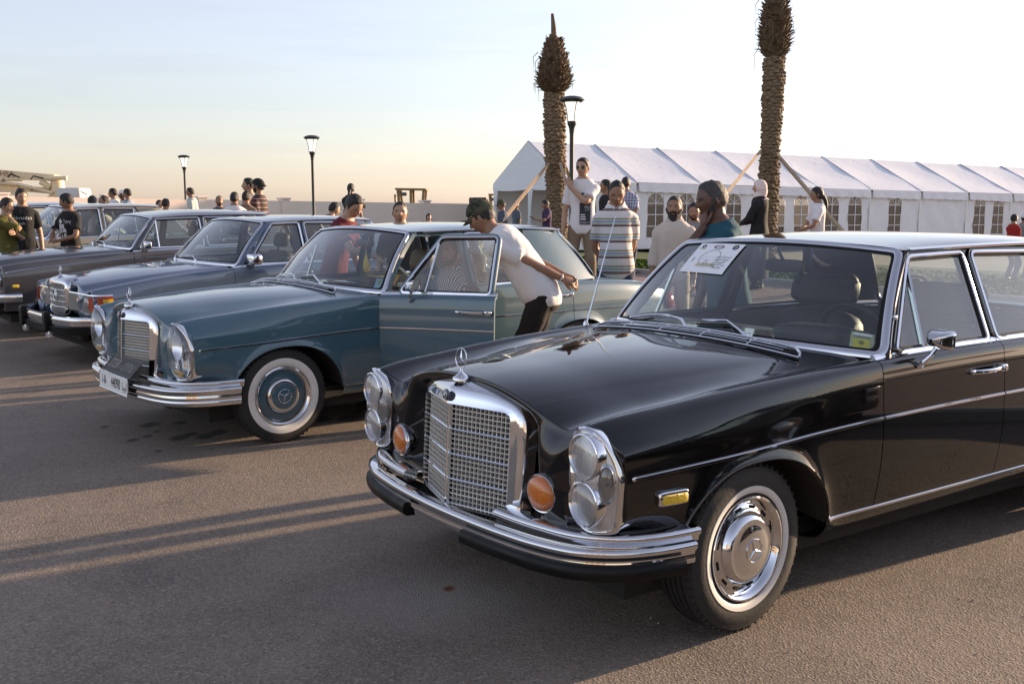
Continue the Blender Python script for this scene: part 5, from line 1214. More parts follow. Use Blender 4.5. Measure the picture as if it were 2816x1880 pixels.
WOOD = mat('prop_timber', (.40,.29,.19), .75, noise=(6,.3), bump=.2, bscale=30)
def prop(u0, v0, Y0, u1, v1, Y1, label, wd=.034):
    a, b = at_depth(u0, v0, Y0), at_depth(u1, v1, Y1); d = b-a; L = np.linalg.norm(d); d /= L; b = a+d*L*1.9; b2 = b.copy()
    # carry the timber on until it stands on the ground
    for _ in range(40):
        zg = gz(b2[0], b2[1])
        if b2[2] > zg: b2 = b2+d*.08
        else: break
    o = empty('timber_prop', a); tag(o, label, 'timber', 'timbers propping the palms'); g = MB(); g.sweep(np.array([np.zeros(3), b2-a]), (0,-1,.2), [(-wd,-wd),(-wd,wd),(wd,wd),(wd,-wd)])
    g.build('beam', WOOD, o, smooth=False)
prop(1509, 451, 25.8, 1420, 560, 23.5, 'timber leaning on the shorter palm in front of the tent gable')
prop(1541, 450, 25.7, 1560, 515, 24.8, 'short timber leaning on the shorter palm beside the lamp post')
prop(1553, 455, 26.2, 1567, 490, 26.5, 'timber on the far side of the shorter palm behind the lamp post')
prop(2091, 416, 25.8, 2010, 517, 23.5, 'timber leaning on the taller palm towards the man in teal')
prop(2141, 430, 25.8, 2236, 541, 23.8, 'timber leaning on the taller palm towards the girl in white')

# ------------------------------------------------------------------ street lamps
LMET = mat('lamp_post_paint', (.035,.038,.04), .45); LGL = mat('frosted_lamp_glass', (.80,.78,.74), .45, emit=(1,.93,.82), emit_s=.28); BULB = mat('lamp_bulb_light', (1,1,1), .5, emit=(1,.95,.88), emit_s=6)
def street_lamp(loc, label, src=None):
    if src is None:
        root = empty('street_lamp', loc)
        g = MB(); g.lathe([(.12,0),(.12,.05),(.09,.09),(.085,.35),(.06,.42),(.05,.6),(.044,2.70),(.06,2.85),(.075,2.90),(.09,2.92),(.095,2.99),(.06,3.0)], 16); g.build('pole', LMET, root)
        g = MB(); g.lathe([(.085,2.99),(.095,3.10),(.115,3.22),(.150,3.34),(.175,3.385)], 20); g.build('lamp_glass', LGL, root)
        g = MB(); g.sbox((0,0,3.20), (.07,.07,.15), .8); g.build('bulb', BULB, root)
        for i in range(4):
            a = i*PI/2+.5; g = MB(); g.tube([(r*math.cos(a), r*math.sin(a), z) for r, z in ((.10,2.98),(.11,3.10),(.135,3.24),(.19,3.39))], .009, 5); g.build('lamp_rib', LMET, root)
        g = MB(); g.lathe([(.0,3.50),(.10,3.495),(.19,3.475),(.255,3.435),(.26,3.42),(.235,3.40),(.20,3.37),(.0,3.37)], 28); g.build('lamp_hood', LMET, root)
    else:
        root = src.copy(); COL.objects.link(root); root.location = loc
        for ch in list(src.children): c = ch.copy(); COL.objects.link(c); c.parent = root
    tag(root, label, 'street lamp', 'street lamps along the walk'); return root
def lamp_loc(u, vtop, Y): p = at_depth(u, vtop, Y); return (p[0], Y, p[2]-3.50)
L1 = street_lamp(lamp_loc(1573, 264, 21.5), 'street lamp beside the shorter palm')
street_lamp(lamp_loc(857, 372, 33), 'street lamp standing alone before the wall behind the boy in maroon', L1); street_lamp(lamp_loc(505, 426, 45), 'small distant street lamp beside the man in pale checks', L1)

# ------------------------------------------------------------------ concrete pump truck beyond the wall
CREAM = mat('boom_paint', (.85,.68,.42), .5, noise=(3,.12)); HOSE = mat('rubber_hose', (.03,.03,.03), .7); CABW = mat('cab_paint', (.62,.60,.57), .4)
YB = 55.; sc_ = YB/CAM_F
def bp_(u, v, d=0): return at_depth(u, v, YB+d)
tr = empty('concrete_pump_truck', (*bp_(100, 560)[:2], -.6)); tag(tr, 'cream concrete pump truck with folded boom showing above the wall', 'truck'); off = np.array((*bp_(100,560)[:2], -.6))
def beam(name, p0, p1, h0, h1, wd=.5, m_=CREAM):
    a, b = bp_(*p0)-off, bp_(*p1)-off; g = MB(); V = [(p[0], p[1]+s*wd/2, p[2]+t*h/2) for p, h in ((a,h0),(b,h1)) for s in (-1,1) for t in (-1,1)]
    g.add(V, [(0,1,3,2),(4,6,7,5),(0,4,5,1),(2,3,7,6),(1,5,7,3),(0,2,6,4)]); return g.build(name, m_, tr, smooth=False)
def rod(name, pts, r, m_=CREAM): g = MB(); g.tube([bp_(*p[:2], p[2] if len(p) > 2 else 0)-off for p in pts], r, 8); return g.build(name, m_, tr)
b1 = beam('boom_section', (-140,470), (156,490), .62, .34); beam('boom_section', (-140,500), (142,525), .42, .30); beam('boom_section', (-140,519), (60,530), .35, .3, .6)
rod('hydraulic_ram', [(-30,493,-.4),(60,494,-.4)], .10); rod('hydraulic_ram', [(122,491,-.4),(184,490,-.4)], .11); rod('hydraulic_ram', [(-20,501,-.45),(52,508,-.45),(145,531,-.45)], .10)
rod('boom_strut', [(112,500,-.3),(138,515,-.3)], .16)
g = MB(); a = bp_(160,540)-off; g.lathe([(.52,-.3),(.52,.0),(.42,.05),(.34,.7),(.30,1.0),(.2,1.08)], 20, a); g.build('boom_pedestal', CREAM, tr)
g = MB(); a = bp_(205,545)-off; g.sbox(a+np.array((0,0,.1)), (1.3,1.6,.9), .25); g.box(a+np.array((0,0,-1.2)), (1.4,1.8,2.0), bev=.1); cabo = g.build('cab', CABW, tr)
g = MB(); g.sbox(bp_(173,516)-off, (.12,.12,.12), .8); g.build('beacon', mat('beacon_red', (.6,.03,.02), .2), tr)
rod('mirror_arm', [(222,527,-.8),(240,535,-.8),(238,545,-.8)], .03, HOSE)
for pts in ([(22,488,-.5),(28,478,-.5),(54,488,-.5)], [(84,494,-.5),(92,484,-.5),(120,491,-.5)], [(8,490,-.5),(12,497,-.5),(4,500,-.5)], [(46,510,-.5),(54,513,-.5),(48,520,-.5)], [(86,513,-.5),(92,518,-.5),(86,524,-.5)]): rod('hose', pts, .035, HOSE)
g = MB(); a = bp_(-30,560)-off; g.box(a+np.array((0,0,-.6)), (8,2.2,1.0), bev=.1); g.build('chassis', mat('truck_chassis', (.08,.08,.08), .7), tr)
for xx in (-3.2,-1.9,2.4):
    g = MB(); g.lathe([(.2,-.15),(.5,-.16),(.55,-.1),(.55,.1),(.5,.16),(.2,.15)], 24, a+np.array((xx,-1.0,-.05-1.0)), 'Y'); g.build('wheel', RUBBER, tr)
V, F = text_geo('SEBHSA', .42); g = MB(); c_ = bp_(2,478,-.32)-off; g.add(np.stack([V[:,0]+c_[0], 0*V[:,0]+c_[1], V[:,1]+c_[2]-V[:,0]*.065], -1), F); g.build('boom_lettering', mat('brown_lettering', (.28,.14,.09), .6), tr, smooth=False)

# ------------------------------------------------------------------ loader cabs behind the wall
OCH = mat('loader_paint', (.30,.20,.09), .6)
def loader(u0, u1, vt, Y, label, posts=3):
    a, b = at_depth(u0, vt, Y), at_depth(u1, vt, Y); wd = b[0]-a[0]; r = empty('wheel_loader', (a[0], Y, -.62)); tag(r, label, 'loader', 'loaders behind the wall'); zt = a[2]+.62
    g = MB(); g.box((wd/2, 0, zt), (wd*1.02, 1.5, .10), R=rot('Y', .02), bev=.03); g.build('cab_roof', OCH, r)
    for i in range(posts):
        for y in (-.6,.6): g = MB(); x = wd*(.08+.84*i/(posts-1)); g.sweep(np.array([(x+.08*(1-i), y, zt-.9), (x, y, zt-.05)]), (0,1,0), [(-.07,-.05),(-.07,.05),(.07,.05),(.07,-.05)]); g.build('cab_post', OCH, r, smooth=False)
    g = MB(); g.box((wd/2, 0, zt-1.5), (wd*1.1, 1.5, 1.2), bev=.08); g.box((wd*1.5, 0, zt-1.9), (wd*1.6, 1.3, .8), bev=.1); g.build('body', OCH, r)
    g = MB(); g.sbox((wd*.28, -.75, zt-.24), (.30,.16,.18), .6); g.tube([(wd*.1,-.7,zt-.05),(wd*.2,-.75,zt-.2)], .012, 5); g.build('work_lamp', mat('work_lamp_housing', (.12,.10,.08), .5), r)
    g = MB(); g.tube([(-.02,-.4,zt-.9),(-.05,-.4,zt-.25)], .05, 8); g.build('exhaust', OCH, r)
    for x in (0, wd*1.6): g = MB(); g.lathe([(.2,-.2),(.5,-.2),(.55,-.12),(.55,.12),(.5,.2),(.2,.2)], 20, (x,-.7,.55), 'Y'); g.build('wheel', RUBBER, r)
loader(1091, 1175, 521, 52, 'ochre loader cab with open sides above the wall'); loader(1344, 1392, 536, 56, 'ochre loader cab peeping out beside the tent gable', 2)

# ------------------------------------------------------------------ loudspeaker on a stand
r = empty('loudspeaker', (at_depth(1314, 560, 17)[0], 17, 0)); zt = at_depth(1314, 543, 17)[2]; r.location.z = gz(r.location.x, 17); zt -= r.location.z
tag(r, 'black loudspeaker on a stand behind the man in the camouflage cap', 'loudspeaker'); SPK = mat('speaker_cabinet', (.02,.018,.016), .6)
g = MB(); g.box((0,0,zt-.17), (.23,.22,.34), R=rot('Z', .5), bev=.015); g.build('cabinet', SPK, r); g = MB(); g.tube([(0,0,.1),(0,0,zt-.3)], .02, 8)
for i in range(3): a = i*2*PI/3; g.tube([(0,0,.6),(math.cos(a)*.4, math.sin(a)*.4, .0)], .012, 6)
g.build('stand', SPK, r); g = MB(); g.box((-.14,0,zt-.55), (.25,.25,.35), R=rot('Z', .3), bev=.015); g.build('lower_cabinet', SPK, r)

# ------------------------------------------------------------------ buildings that the chrome mirrors (behind the photographer)
bl = empty('cream_building', (-6, -24, 0)); tag(bl, 'cream rendered building that the chrome grilles mirror', 'building'); BC = mat('cream_render', (.62,.50,.36), .9, noise=(1,.1))
g = MB(); g.box((0,-4,3.0), (13,8,6.2)); g.build('wall', BC, bl, smooth=False); g = MB(); g.box((0,-4,6.25), (13.8,8.8,.3)); g.build('roof', mat('roof_concrete', (.4,.36,.3), .9), bl, smooth=False)
for x in (-4.4,-1.6,1.6,4.4):
    for z in (1.7,4.5): g = MB(); g.box((x,.0,z), (1.3,.08,1.5)); o = g.build('window', mat('building_window', (.05,.06,.07), .1, spec=.8), bl, smooth=False); g = MB(); g.box((x,.08,z-.82), (1.5,.16,.08)); g.build('sill', BC, o, smooth=False)
fr = empty('white_fence', (6, -18, 0)); tag(fr, 'white picket wall that the chrome grilles mirror', 'fence'); FW = mat('white_paint', (.75,.70,.62), .7)
g = MB(); g.box((6,0,.4), (26,.2,.8)); g.build('fence_base', FW, fr, smooth=False)
pk = MB(); pk.box((0,0,1.2), (.12,.06,.9), bev=.02); pko = pk.build('picket', FW, fr, smooth=False); pko.location.x = -6
for i in range(1, 64): o = pko.copy(); COL.objects.link(o); o.location.x = -6+i*.38
# ------------------------------------------------------------------ the parked row
mat_black = paint('black_car_paint', (.0035,.0035,.004), .3, dust=.008, spec=0)
mat_teal = paint('blue_car_paint', (.055,.122,.160), .35, dust=.07)
BLACK_POSE = (rad(55.241), .3688, 4.3468); BLUE_POSE = (rad(50.897), -2.0596, 7.3764)
def tilt(root, slope=.03):
    n = Vector((0, -slope, 1)).normalized(); q = Vector((0,0,1)).rotation_difference(n); root.rotation_mode = 'QUATERNION'; root.rotation_quaternion = q @ Matrix.Rotation(TH[root.name], 3, 'Z').to_quaternion()
TH = {}
black, bparts, bws, broof = saloon108('black_saloon_car', BLACK_POSE, mat_black, True, 'chrome', ('dark_leather', (.030,.027,.022)), 'glossy black saloon with stacked round headlamps and a number sheet in its windscreen', rad(3.8))
blue, uparts, uws, uroof = saloon108('blue_saloon_car', BLUE_POSE, mat_teal, False, 'white', ('tan_leather', (.26,.19,.12)), 'teal blue saloon with whitewall tyres and its driver door open', rad(-1.1), open_angle=rad(60))
slate, sparts, sws, sroof = saloon('slate_saloon_car', (rad(48.95), -4.027, 10.715), B116, G116, WIN116, paint('slate_blue_paint', (.085,.125,.19), .35, .3), '116', ('grey_cloth', (.045,.042,.04)), 'slate blue saloon with paired round lamps and black bumper guards', z=.035); TH[slate.name] = -PI/2-rad(48.95); tilt(slate, .012)
taupe, tparts, tws, troof = saloon('taupe_saloon_car', (rad(51.84), -5.72, 12.66), BRR, GRR, WINRR, paint('taupe_paint', (.085,.083,.088), .35, .3), 'rr', ('brown_leather', (.06,.045,.03)), 'taupe grey saloon with a high bright side moulding beside the slate blue car', z=.085, trimz=lambda x: BRR.cz(x)-.080); TH[taupe.name] = -PI/2-rad(51.84); tilt(taupe, .022)
beige, _, _, _ = saloon('beige_saloon_car', (rad(51.8), -8.1, 15.5), B116, G116, WIN116, paint('beige_paint', (.30,.27,.20), .4, .2), '116', ('brown_leather', (.06,.045,.03)), 'beige saloon behind the man in the black printed T-shirt', z=.17, mirrors=False); TH[beige.name] = -PI/2-rad(51.8); tilt(beige, .025)
silver, _, _, _ = saloon('silver_saloon_car', (rad(51.8), -10.2, 18.3), BRR, GRR, WINRR, paint('silver_paint', (.33,.36,.40), .3, .6), 'rr', ('grey_cloth', (.045,.042,.04)), 'silver saloon with bright window frames, last of the row', z=.22, mirrors=False); TH[silver.name] = -PI/2-rad(51.8); tilt(silver, .01)
dark, _, _, _ = saloon('added_dark_saloon_car', (rad(55.5), 2.62, 1.05), B116, G116, WIN116, paint('dark_green_paint', (.008,.014,.010), .35), '116', ('grey_cloth', (.045,.042,.04)), 'unseen dark green saloon added to darken the reflections in the black car')  # added car outside the view, darkens what the black flank reflects
# ------------------------------------------------------------------ small things on the cars
AR_B = {'ا':0xFE8D,'ب':0xFE8F,'ة':0xFE93,'ت':0xFE95,'ح':0xFEA1,'د':0xFEA9,'ر':0xFEAD,'س':0xFEB1,'ص':0xFEB9,'ظ':0xFEC5,'ع':0xFEC9,'ك':0xFED9,'ل':0xFEDD,'م':0xFEE1,'ن':0xFEE5,'و':0xFEED,'ي':0xFEF1}
RIGHT_ONLY = 'اةدرو'
def arabic(t):
    """joined letter forms in visual (right-to-left) order"""
    out = []
    for w_ in t.split(' '):
        s_ = ''
        for i, ch in enumerate(w_):
            if ch not in AR_B: s_ += ch; continue
            prev = i > 0 and w_[i-1] in AR_B and w_[i-1] not in RIGHT_ONLY; nxt = i < len(w_)-1 and w_[i+1] in AR_B and ch not in RIGHT_ONLY
            s_ += chr(AR_B[ch]+(3 if prev and nxt else 1 if prev else 2 if nxt else 0))
        out.append(s_[::-1] if any(c in AR_B for c in w_) else s_)
    return ' '.join(out[::-1])
PAPER = mat('white_paper', (.90,.90,.92), .8); INK = mat('black_ink', (.02,.02,.025), .7); INKR = mat('red_ink', (.35,.03,.03), .7); INKG = mat('faint_ink', (.50,.50,.50), .8); INKY = mat('straw_ink', (.62,.58,.36), .8)
def on_glass(G, quad, fn=ws_point, off=-.010):
    """maps (a right 0..1, b down 0..1) of a sheet held behind the glass to car space"""
    q = np.array(quad)
    def f(a, b, d=0):
        a = np.asarray(a, float); b = np.asarray(b, float); uv = (q[0]*((1-a)*(1-b))[...,None]+q[1]*(a*(1-b))[...,None]+q[2]*(a*b)[...,None]+q[3]*((1-a)*b)[...,None])
        P = fn(G, uv[...,0], uv[...,1]); N = surf_normal(fn, G, np.clip(uv[...,0], -.98, .98), np.clip(uv[...,1], .02, .98)); return P+N*(off+d)
    return f
def sheet(parent, f, m_, name, n=7):
    a = np.linspace(0, 1, n); A, B_ = np.meshgrid(a, a, indexing='ij'); g = MB(); g.grid(f(A, B_)); return g.build(name, m_, parent)
def ink(parent, f, V, F, m_, name='printed_mark', d=.002):
    V = np.asarray(V, float); g = MB(); g.add(f(V[:,0], V[:,1], d), F); return g.build(name, m_, parent, smooth=False)
def ink_text(parent, f, txt, c, size, m_, asp=1.0, slant=0):
    V, F = text_geo(txt, 1.0)
    if len(V) == 0: return
    V = V*size; return ink(parent, f, np.stack([c[0]+V[:,0]*asp+V[:,1]*slant, c[1]-V[:,1]], -1), F, m_)
def ring2(c, r0, r1, n=24, asp=1.0): a = np.arange(n)*2*PI/n; V = [(c[0]+r*math.cos(t)*asp, c[1]+r*math.sin(t)) for r in (r0, r1) for t in a]; return V, [(i, (i+1)%n, n+(i+1)%n, n+i) for i in range(n)]
# number sheet behind the black car's windscreen
f = on_glass(G108, [(-.745,.965),(-.23,.935),(-.17,.565),(-.645,.585)], off=.006); ns = sheet(bws, f, PAPER, 'number_sheet')
ink_text(ns, f, '1', (.13,.60), .20, INK, .75, .15)
for k, t in enumerate(('اسم السيارة','نوع السيارة','الموديل','سنة الصنع','ملاحظة')): 
    ink_text(ns, f, arabic(t), (.78,.47+.085*k), .085, INK, .8); y = .49+.085*k; ink(ns, f, [(.30,y),(.66,y),(.66,y+.006),(.30,y+.006)], [(0,1,2,3)], INKG)
for t, y in (('٢٨٠',.62),('١٩٦٩',.72)): ink_text(ns, f, t, (.48,y), .085, INK, .8)
for (c, r0, r1, m_) in (((.14,.13),.03,.06,INK),((.86,.13),.045,.08,INK),((.86,.13),.0,.022,INK)): V, F = ring2(c, r0, r1, asp=.75); ink(ns, f, V, F, m_)
V, F = ring2((.5,.14), .05, .065, asp=1.7); ink(ns, f, V, F, INK); ink_text(ns, f, 'CLASSIC', (.5,.14), .055, INKR, .8); V, F = ring2((.48,.52), .26, .28, asp=.8); ink(ns, f, V, F, INKG, d=.0015); ink(ns, f, [(.30,.70),(.70,.70),(.72,.80),(.28,.80)], [(0,1,2,3)], INKY, d=.001)
ink(ns, f, [(.07,.19),(.21,.19),(.20,.225),(.08,.225)], [(0,1,2,3)], INKY)
# yellow permit low in the windscreen corner
f = on_glass(G108, [(.845,.185),(.955,.175),(.955,.035),(.85,.04)]); st = sheet(bws, f, mat('permit_green', (.42,.47,.28), .6), 'permit_sticker')
ink(st, f, [(.12,.38),(.86,.38),(.86,.92),(.12,.92)], [(0,1,2,3)], mat('permit_yellow', (.66,.56,.04), .6)); ink(st, f, [(.12,.06),(.9,.06),(.9,.18),(.12,.18)], [(0,1,2,3)], PAPER); V, F = ring2((.5,.6), .0, .12); ink(st, f, V, F, mat('permit_olive', (.2,.18,.03), .6), d=.003)
for k in range(9): x = .16+.08*k; ink(st, f, [(x,.22),(x+.03,.22),(x+.03,.33),(x,.33)], [(0,1,2,3)], INK)
# door mirrors, aerial, badge on the rear glass
door_mirror(bparts[('front_door',1)], B108, G108, -1.02, style='wedge'); door_mirror(uparts[('front_door',1)], B108, G108, -1.04, style='wedge')
for s_ in (1,):
    for par in (bparts, uparts):
        g = MB(); c = np.array((-.945, yg(G108, 1.10)+.012, 1.10)); g.sbox(c, (.03,.016,.022), .6, n=10); g.build('quarter_light_catch', CHROME, par[('front_door',1)])
ab = np.array((-.62,-.855,.925)); at_ = np.array((-.83,-.87,1.50)); g = MB(); g.lathe([(.016,-.01),(.014,.02),(.007,.035),(.001,.036)], 12, ab); g.tube([ab, ab*.6+at_*.4, ab*.25+at_*.75, at_], [.0050,.0042,.0030,.0022], 6); g.sbox(at_, (.008,.008,.008), 1, n=8); g.build('aerial', CHROME, black)
V, F = ring2((0,0), .055, .075, 30); g = MB(); bc = bl_point(G108, -.62, .26); nb_ = surf_normal(bl_point, G108, np.array(-.62), np.array(.26), -1); u_ = np.array((0,1.,0)); v_ = np.cross(nb_, u_)
g.add([bc-nb_*.008+u_*a*1.0+v_*b for a, b in V], F); V, F = ring2((0,0), 0, .035, 20); g.add([bc-nb_*.008+u_*a+v_*b*.6 for a, b in V], F); g.build('rear_glass_badge', mat('badge_print', (.35,.33,.28), .6), black)
# number plates of the blue car
PLW = mat('plate_white', (.86,.86,.83), .45); PLB = mat('plate_black', (.05,.046,.042), .6); PLT = mat('plate_pale_lettering', (.34,.32,.29), .5)
def plate(name, q, m_, edge, txts, ink_m):
    q = np.array(q, float); n = np.cross(q[1]-q[0], q[3]-q[0]); n /= np.linalg.norm(n); n = n if n[0] > 0 else -n; g = MB(); g.poly(q, 0, .004, n); o = g.build(name, m_, blue, smooth=False)
    g = MB(); g.tube(np.concatenate([q, q[:1]])+n*.004, .0045, 6); g.build('plate_rim', edge, o)
    for t, cx_, sz, asp in txts:
        V, F = text_geo(t, 1.0)
        if len(V): W_ = np.linalg.norm(q[1]-q[0]); Hh = np.linalg.norm(q[3]-q[0]); a = cx_+V[:,0]*sz*asp/W_; b = .5-V[:,1]*sz/Hh; P = q[0]+(q[1]-q[0])*a[:,None]+(q[3]-q[0])*b[:,None]+n*.006; g = MB(); g.add(P, F); g.build('plate_lettering', ink_m, o, smooth=False)
plate('number_plate', [(.836,-.225,.446),(.836,.335,.446),(.842,.335,.333),(.842,-.225,.333)], PLW, CHROME, [('1-8-', .17, .085, .72), ('44090', .58, .098, .75), (arabic('ليبيا'), .89, .075, .75)], INK)
plate('old_number_plate', [(.748,-.165,.548),(.748,.375,.548),(.834,.375,.456),(.834,-.165,.456)], PLB, mat('plate_rim_grey', (.12,.115,.11), .5), [('27258', .22, .095, .75), (arabic('ل ب'), .50, .06, .8), ('٢٧٢٥٨', .76, .095, .75)], PLT)
# blue car: pale blue permit, sheets on the dash, yellow lute-shaped charm under the mirror
f = on_glass(G108, [(.89,.20),(.97,.195),(.97,.04),(.895,.05)]); st = sheet(uws, f, mat('permit_blue', (.22,.42,.55), .6), 'permit_sticker'); V, F = ring2((.5,.36), .10, .24, asp=.9); ink(st, f, V, F, mat('permit_gold', (.35,.28,.05), .6)); ink_text(st, f, 'DRIVE', (.5,.75), .16, PAPER, .8)
zb = G108['zb']; g = MB(); g.add([(-.80,.12,zb+.030),(-.80,.44,zb+.034),(-1.02,.46,zb+.035),(-1.02,.10,zb+.03)], [(0,1,2,3)]); g.build('dash_paper', PAPER, blue, smooth=False); g = MB(); g.poly([(-.82,.30,zb+.040),(-.84,.55,zb+.044),(-1.03,.56,zb+.046),(-1.03,.28,zb+.04)], 0, .012, (0,0,1)); g.build('dash_folder', mat('folder_navy', (.02,.03,.05), .5), blue, smooth=False)
g = MB(); c = np.array((-1.12,.09,1.135)); pr = [(.004,.10),(.006,.05),(.022,.03),(.040,-.01),(.046,-.045),(.036,-.078),(.012,-.092),(.001,-.094)]; 
P = np.array([[c+np.array((.35*r*math.cos(a), r*math.sin(a), z_)) for a in np.arange(20)*2*PI/20] for r, z_ in pr]); g.grid(P, close_v=True); g.tube([c+np.array((0,0,.10)), c+np.array((-.03,0,.19))], .002, 4); g.build('hanging_charm', mat('charm_yellow', (.66,.42,.03), .5), blue)
# slate car: pendant in the windscreen and paper strips along the glass edges
g = MB(); c = ws_point(G116, .12, .55)-np.array((.12,0,.05)); g.tube([c+np.array((0,0,.16)), c], .002, 4); g.sbox(c, (.02,.03,.035), .9, n=10); g.build('windscreen_pendant', CHROME, slate)
for par, G in ((uws, G108), (sws, G116)):
    f = on_glass(G, [(-.985,.52),(-.90,.52),(-.90,.16),(-.985,.16)]); ps_ = sheet(par, f, mat('pale_permit_strip', (.55,.60,.62), .6), 'permit_strip'); V, F = ring2((.5,.14), .03, .08, asp=3.5); ink(ps_, f, V, F, INK)
    for k in range(5): y = .34+.10*k; ink(ps_, f, [(.25,y),(.75,y),(.75,y+.035),(.25,y+.035)], [(0,1,2,3)], INKG)
# ------------------------------------------------------------------ people
from mathutils import noise as mnoise
SKIN = [mat('skin_light', (.42,.25,.16), .5, noise=(30,.08)), mat('skin_mid', (.30,.165,.10), .5, noise=(30,.08)), mat('skin_dark', (.13,.065,.042), .48, noise=(30,.1))]
HAIR = mat('dark_hair', (.012,.010,.009), .55, noise=(60,.5), bump=.6, bscale=140); GREYHAIR = mat('greying_hair', (.05,.045,.042), .6, noise=(60,.6), bump=.6, bscale=140)
EYEW = mat('eye_white', (.60,.57,.54), .25, coat=.5); IRIS = mat('eye_iris', (.018,.010,.007), .15, coat=.5); LIP = mat('lips', (.26,.105,.08), .45)
CL = {}
def cloth(name, col, rough=.9, **k):
    return mat('cloth_'+name, col, rough, bump=.45, bscale=16, noise=(5,.10), **k)

def loft(mb, rings, n=18, e=1.0):
    """rings: (centre, axis A, axis B, ra, rb)"""
    a = np.arange(n)*2*PI/n; f = lambda v: np.sign(v)*np.abs(v)**e
    P = np.array([[np.array(c)+np.array(A)*ra*f(math.cos(t))+np.array(B)*rb*f(math.sin(t)) for t in a] for c, A, B, ra, rb in rings])
    N = len(rings); mb.grid(P, close_v=True); k = mb.n-N*n; mb.F.append(tuple(k+i for i in range(n))[::-1]); mb.M.append(0); mb.F.append(tuple(k+(N-1)*n+i for i in range(n))); mb.M.append(0)
def limb(mb, pts, rs, n=12, sub=3):
    pts = np.asarray(pts, float); q = spline(pts, sub*(len(pts)-1)+1); t = np.linspace(0, len(pts)-1, len(q)); r = np.interp(t, np.arange(len(pts)), rs); mb.tube(q, r, n)

def remeshed(mbs, vox, smooth=5):
    objs = []
    for i, b in enumerate(mbs):
        me = bpy.data.meshes.new('tmp'); me.from_pydata(np.concatenate(b.V).tolist(), [], b.F); o = bpy.data.objects.new('tmp', me); TMP.collection.objects.link(o)
        r = o.modifiers.new('r', 'REMESH'); r.mode = 'VOXEL'; r.voxel_size = vox; s = o.modifiers.new('s', 'SMOOTH'); s.factor = .5; s.iterations = smooth; objs.append(o)
    return evaluated(objs)

def head_shape(nu=44, nv=34, w=1.0, jaw=1.0):
    """head surface in units of half its height: x forward, y left, z up; returns grid"""
    th = np.linspace(-PI/2, PI/2, nv); ph = np.linspace(-PI, PI, nu, endpoint=False)
    T, Ph = np.meshgrid(th, ph, indexing='ij'); z = np.sin(T); c = np.cos(T)**.86; x = .84*c*np.cos(Ph); y = .66*w*c*np.sin(Ph)
    x = x-.04; low = np.clip(-.10-z, 0, 1)
    y = y*(1-.34*low**1.1*jaw); back = (x < 0); x = np.where(back, x*(1-.42*np.clip(-.15-z, 0, 1)), x*(1-.02*low)); x = np.where(back, x*1.06, x)
    fr = np.clip(x/.5, 0, 1)
    g = lambda v, s: np.exp(-(v/s)**2)
    nose = np.interp(z, [-.36,-.30,-.24,-.16,.02,.14,.2], [0,.06,.20,.19,.09,.03,0]); x = x+fr*nose*g(y, .085+.05*g(z+.24, .12))
    x = x+fr*(.035*g(z-.16, .07)*g(np.abs(y)-.24, .22)); x = x-fr*(.085*g(z-.02, .10)*g(np.abs(y)-.26, .14))
    x = x+fr*(.030*g(z+.50, .05)+.026*g(z+.60, .05))*g(y, .20)-fr*.020*g(z+.55, .022)*g(y, .2)-fr*.02*g(z+.69, .05)*g(y, .2)
    x = x+fr*.060*g(z+.86, .14)*g(y, .24); y = y*(1+.05*g(z+.16, .16)*fr)
    return np.stack([x, y, z], -1)

def hairline(P, cut):
    """>0 where hair grows"""
    a = np.abs(np.degrees(np.arctan2(P[...,1], P[...,0]))); z = P[...,2]
    prof = {'short': [(0,.68),(30,.62),(48,.50),(58,.34),(66,.05),(72,-.16),(80,-.20),(86,.0),(98,-.10),(110,-.28),(130,-.45),(180,-.55)],
            'bald': [(0,1.2),(40,1.1),(60,.75),(74,.20),(90,-.05),(110,-.20),(135,-.40),(180,-.55)],
            'recede': [(0,.80),(25,.74),(48,.55),(64,.22),(78,-.05),(100,-.20),(125,-.42),(180,-.55)],
            'long': [(0,.56),(38,.50),(58,.25),(75,-.3),(100,-.7),(125,-.9),(180,-1.2)]}[cut]
    zl = np.interp(a, [p[0] for p in prof], [p[1] for p in prof]); return z-zl
def shell_from_head(P, mask, thick, rough=.0, seed=0):
    """hair or beard: swells out of the skin where mask > 0, hides under it elsewhere"""
    k = smst(-.05, .07, mask); thick = thick*(.40+.60*smst(-.15, .75, P[...,2])) if rough > .04 else thick; N = P/np.linalg.norm(P, axis=-1, keepdims=True); d = -.05+(thick+.05)*k
    if rough:
        nz = np.array([mnoise.noise(Vector(p)*5+Vector((seed,0,0)))+.6*mnoise.noise(Vector(p)*13+Vector((0,seed,0))) for p in P.reshape(-1,3)]).reshape(P.shape[:2]); d = d+rough*nz*k
    return P+N*d[...,None]

def ik(S, T, L1, L2, pole):
    S = np.array(S, float); T = np.array(T, float); d = T-S; D = np.linalg.norm(d); u = d/D; D = min(D, (L1+L2)*.998); a = (L1**2-L2**2+D*D)/(2*D); h = math.sqrt(max(L1**2-a*a, 0)); p = np.array(pole, float); p = p-u*(p@u); p /= np.linalg.norm(p)+1e-9
    return S+u*a+p*h, S+u*D

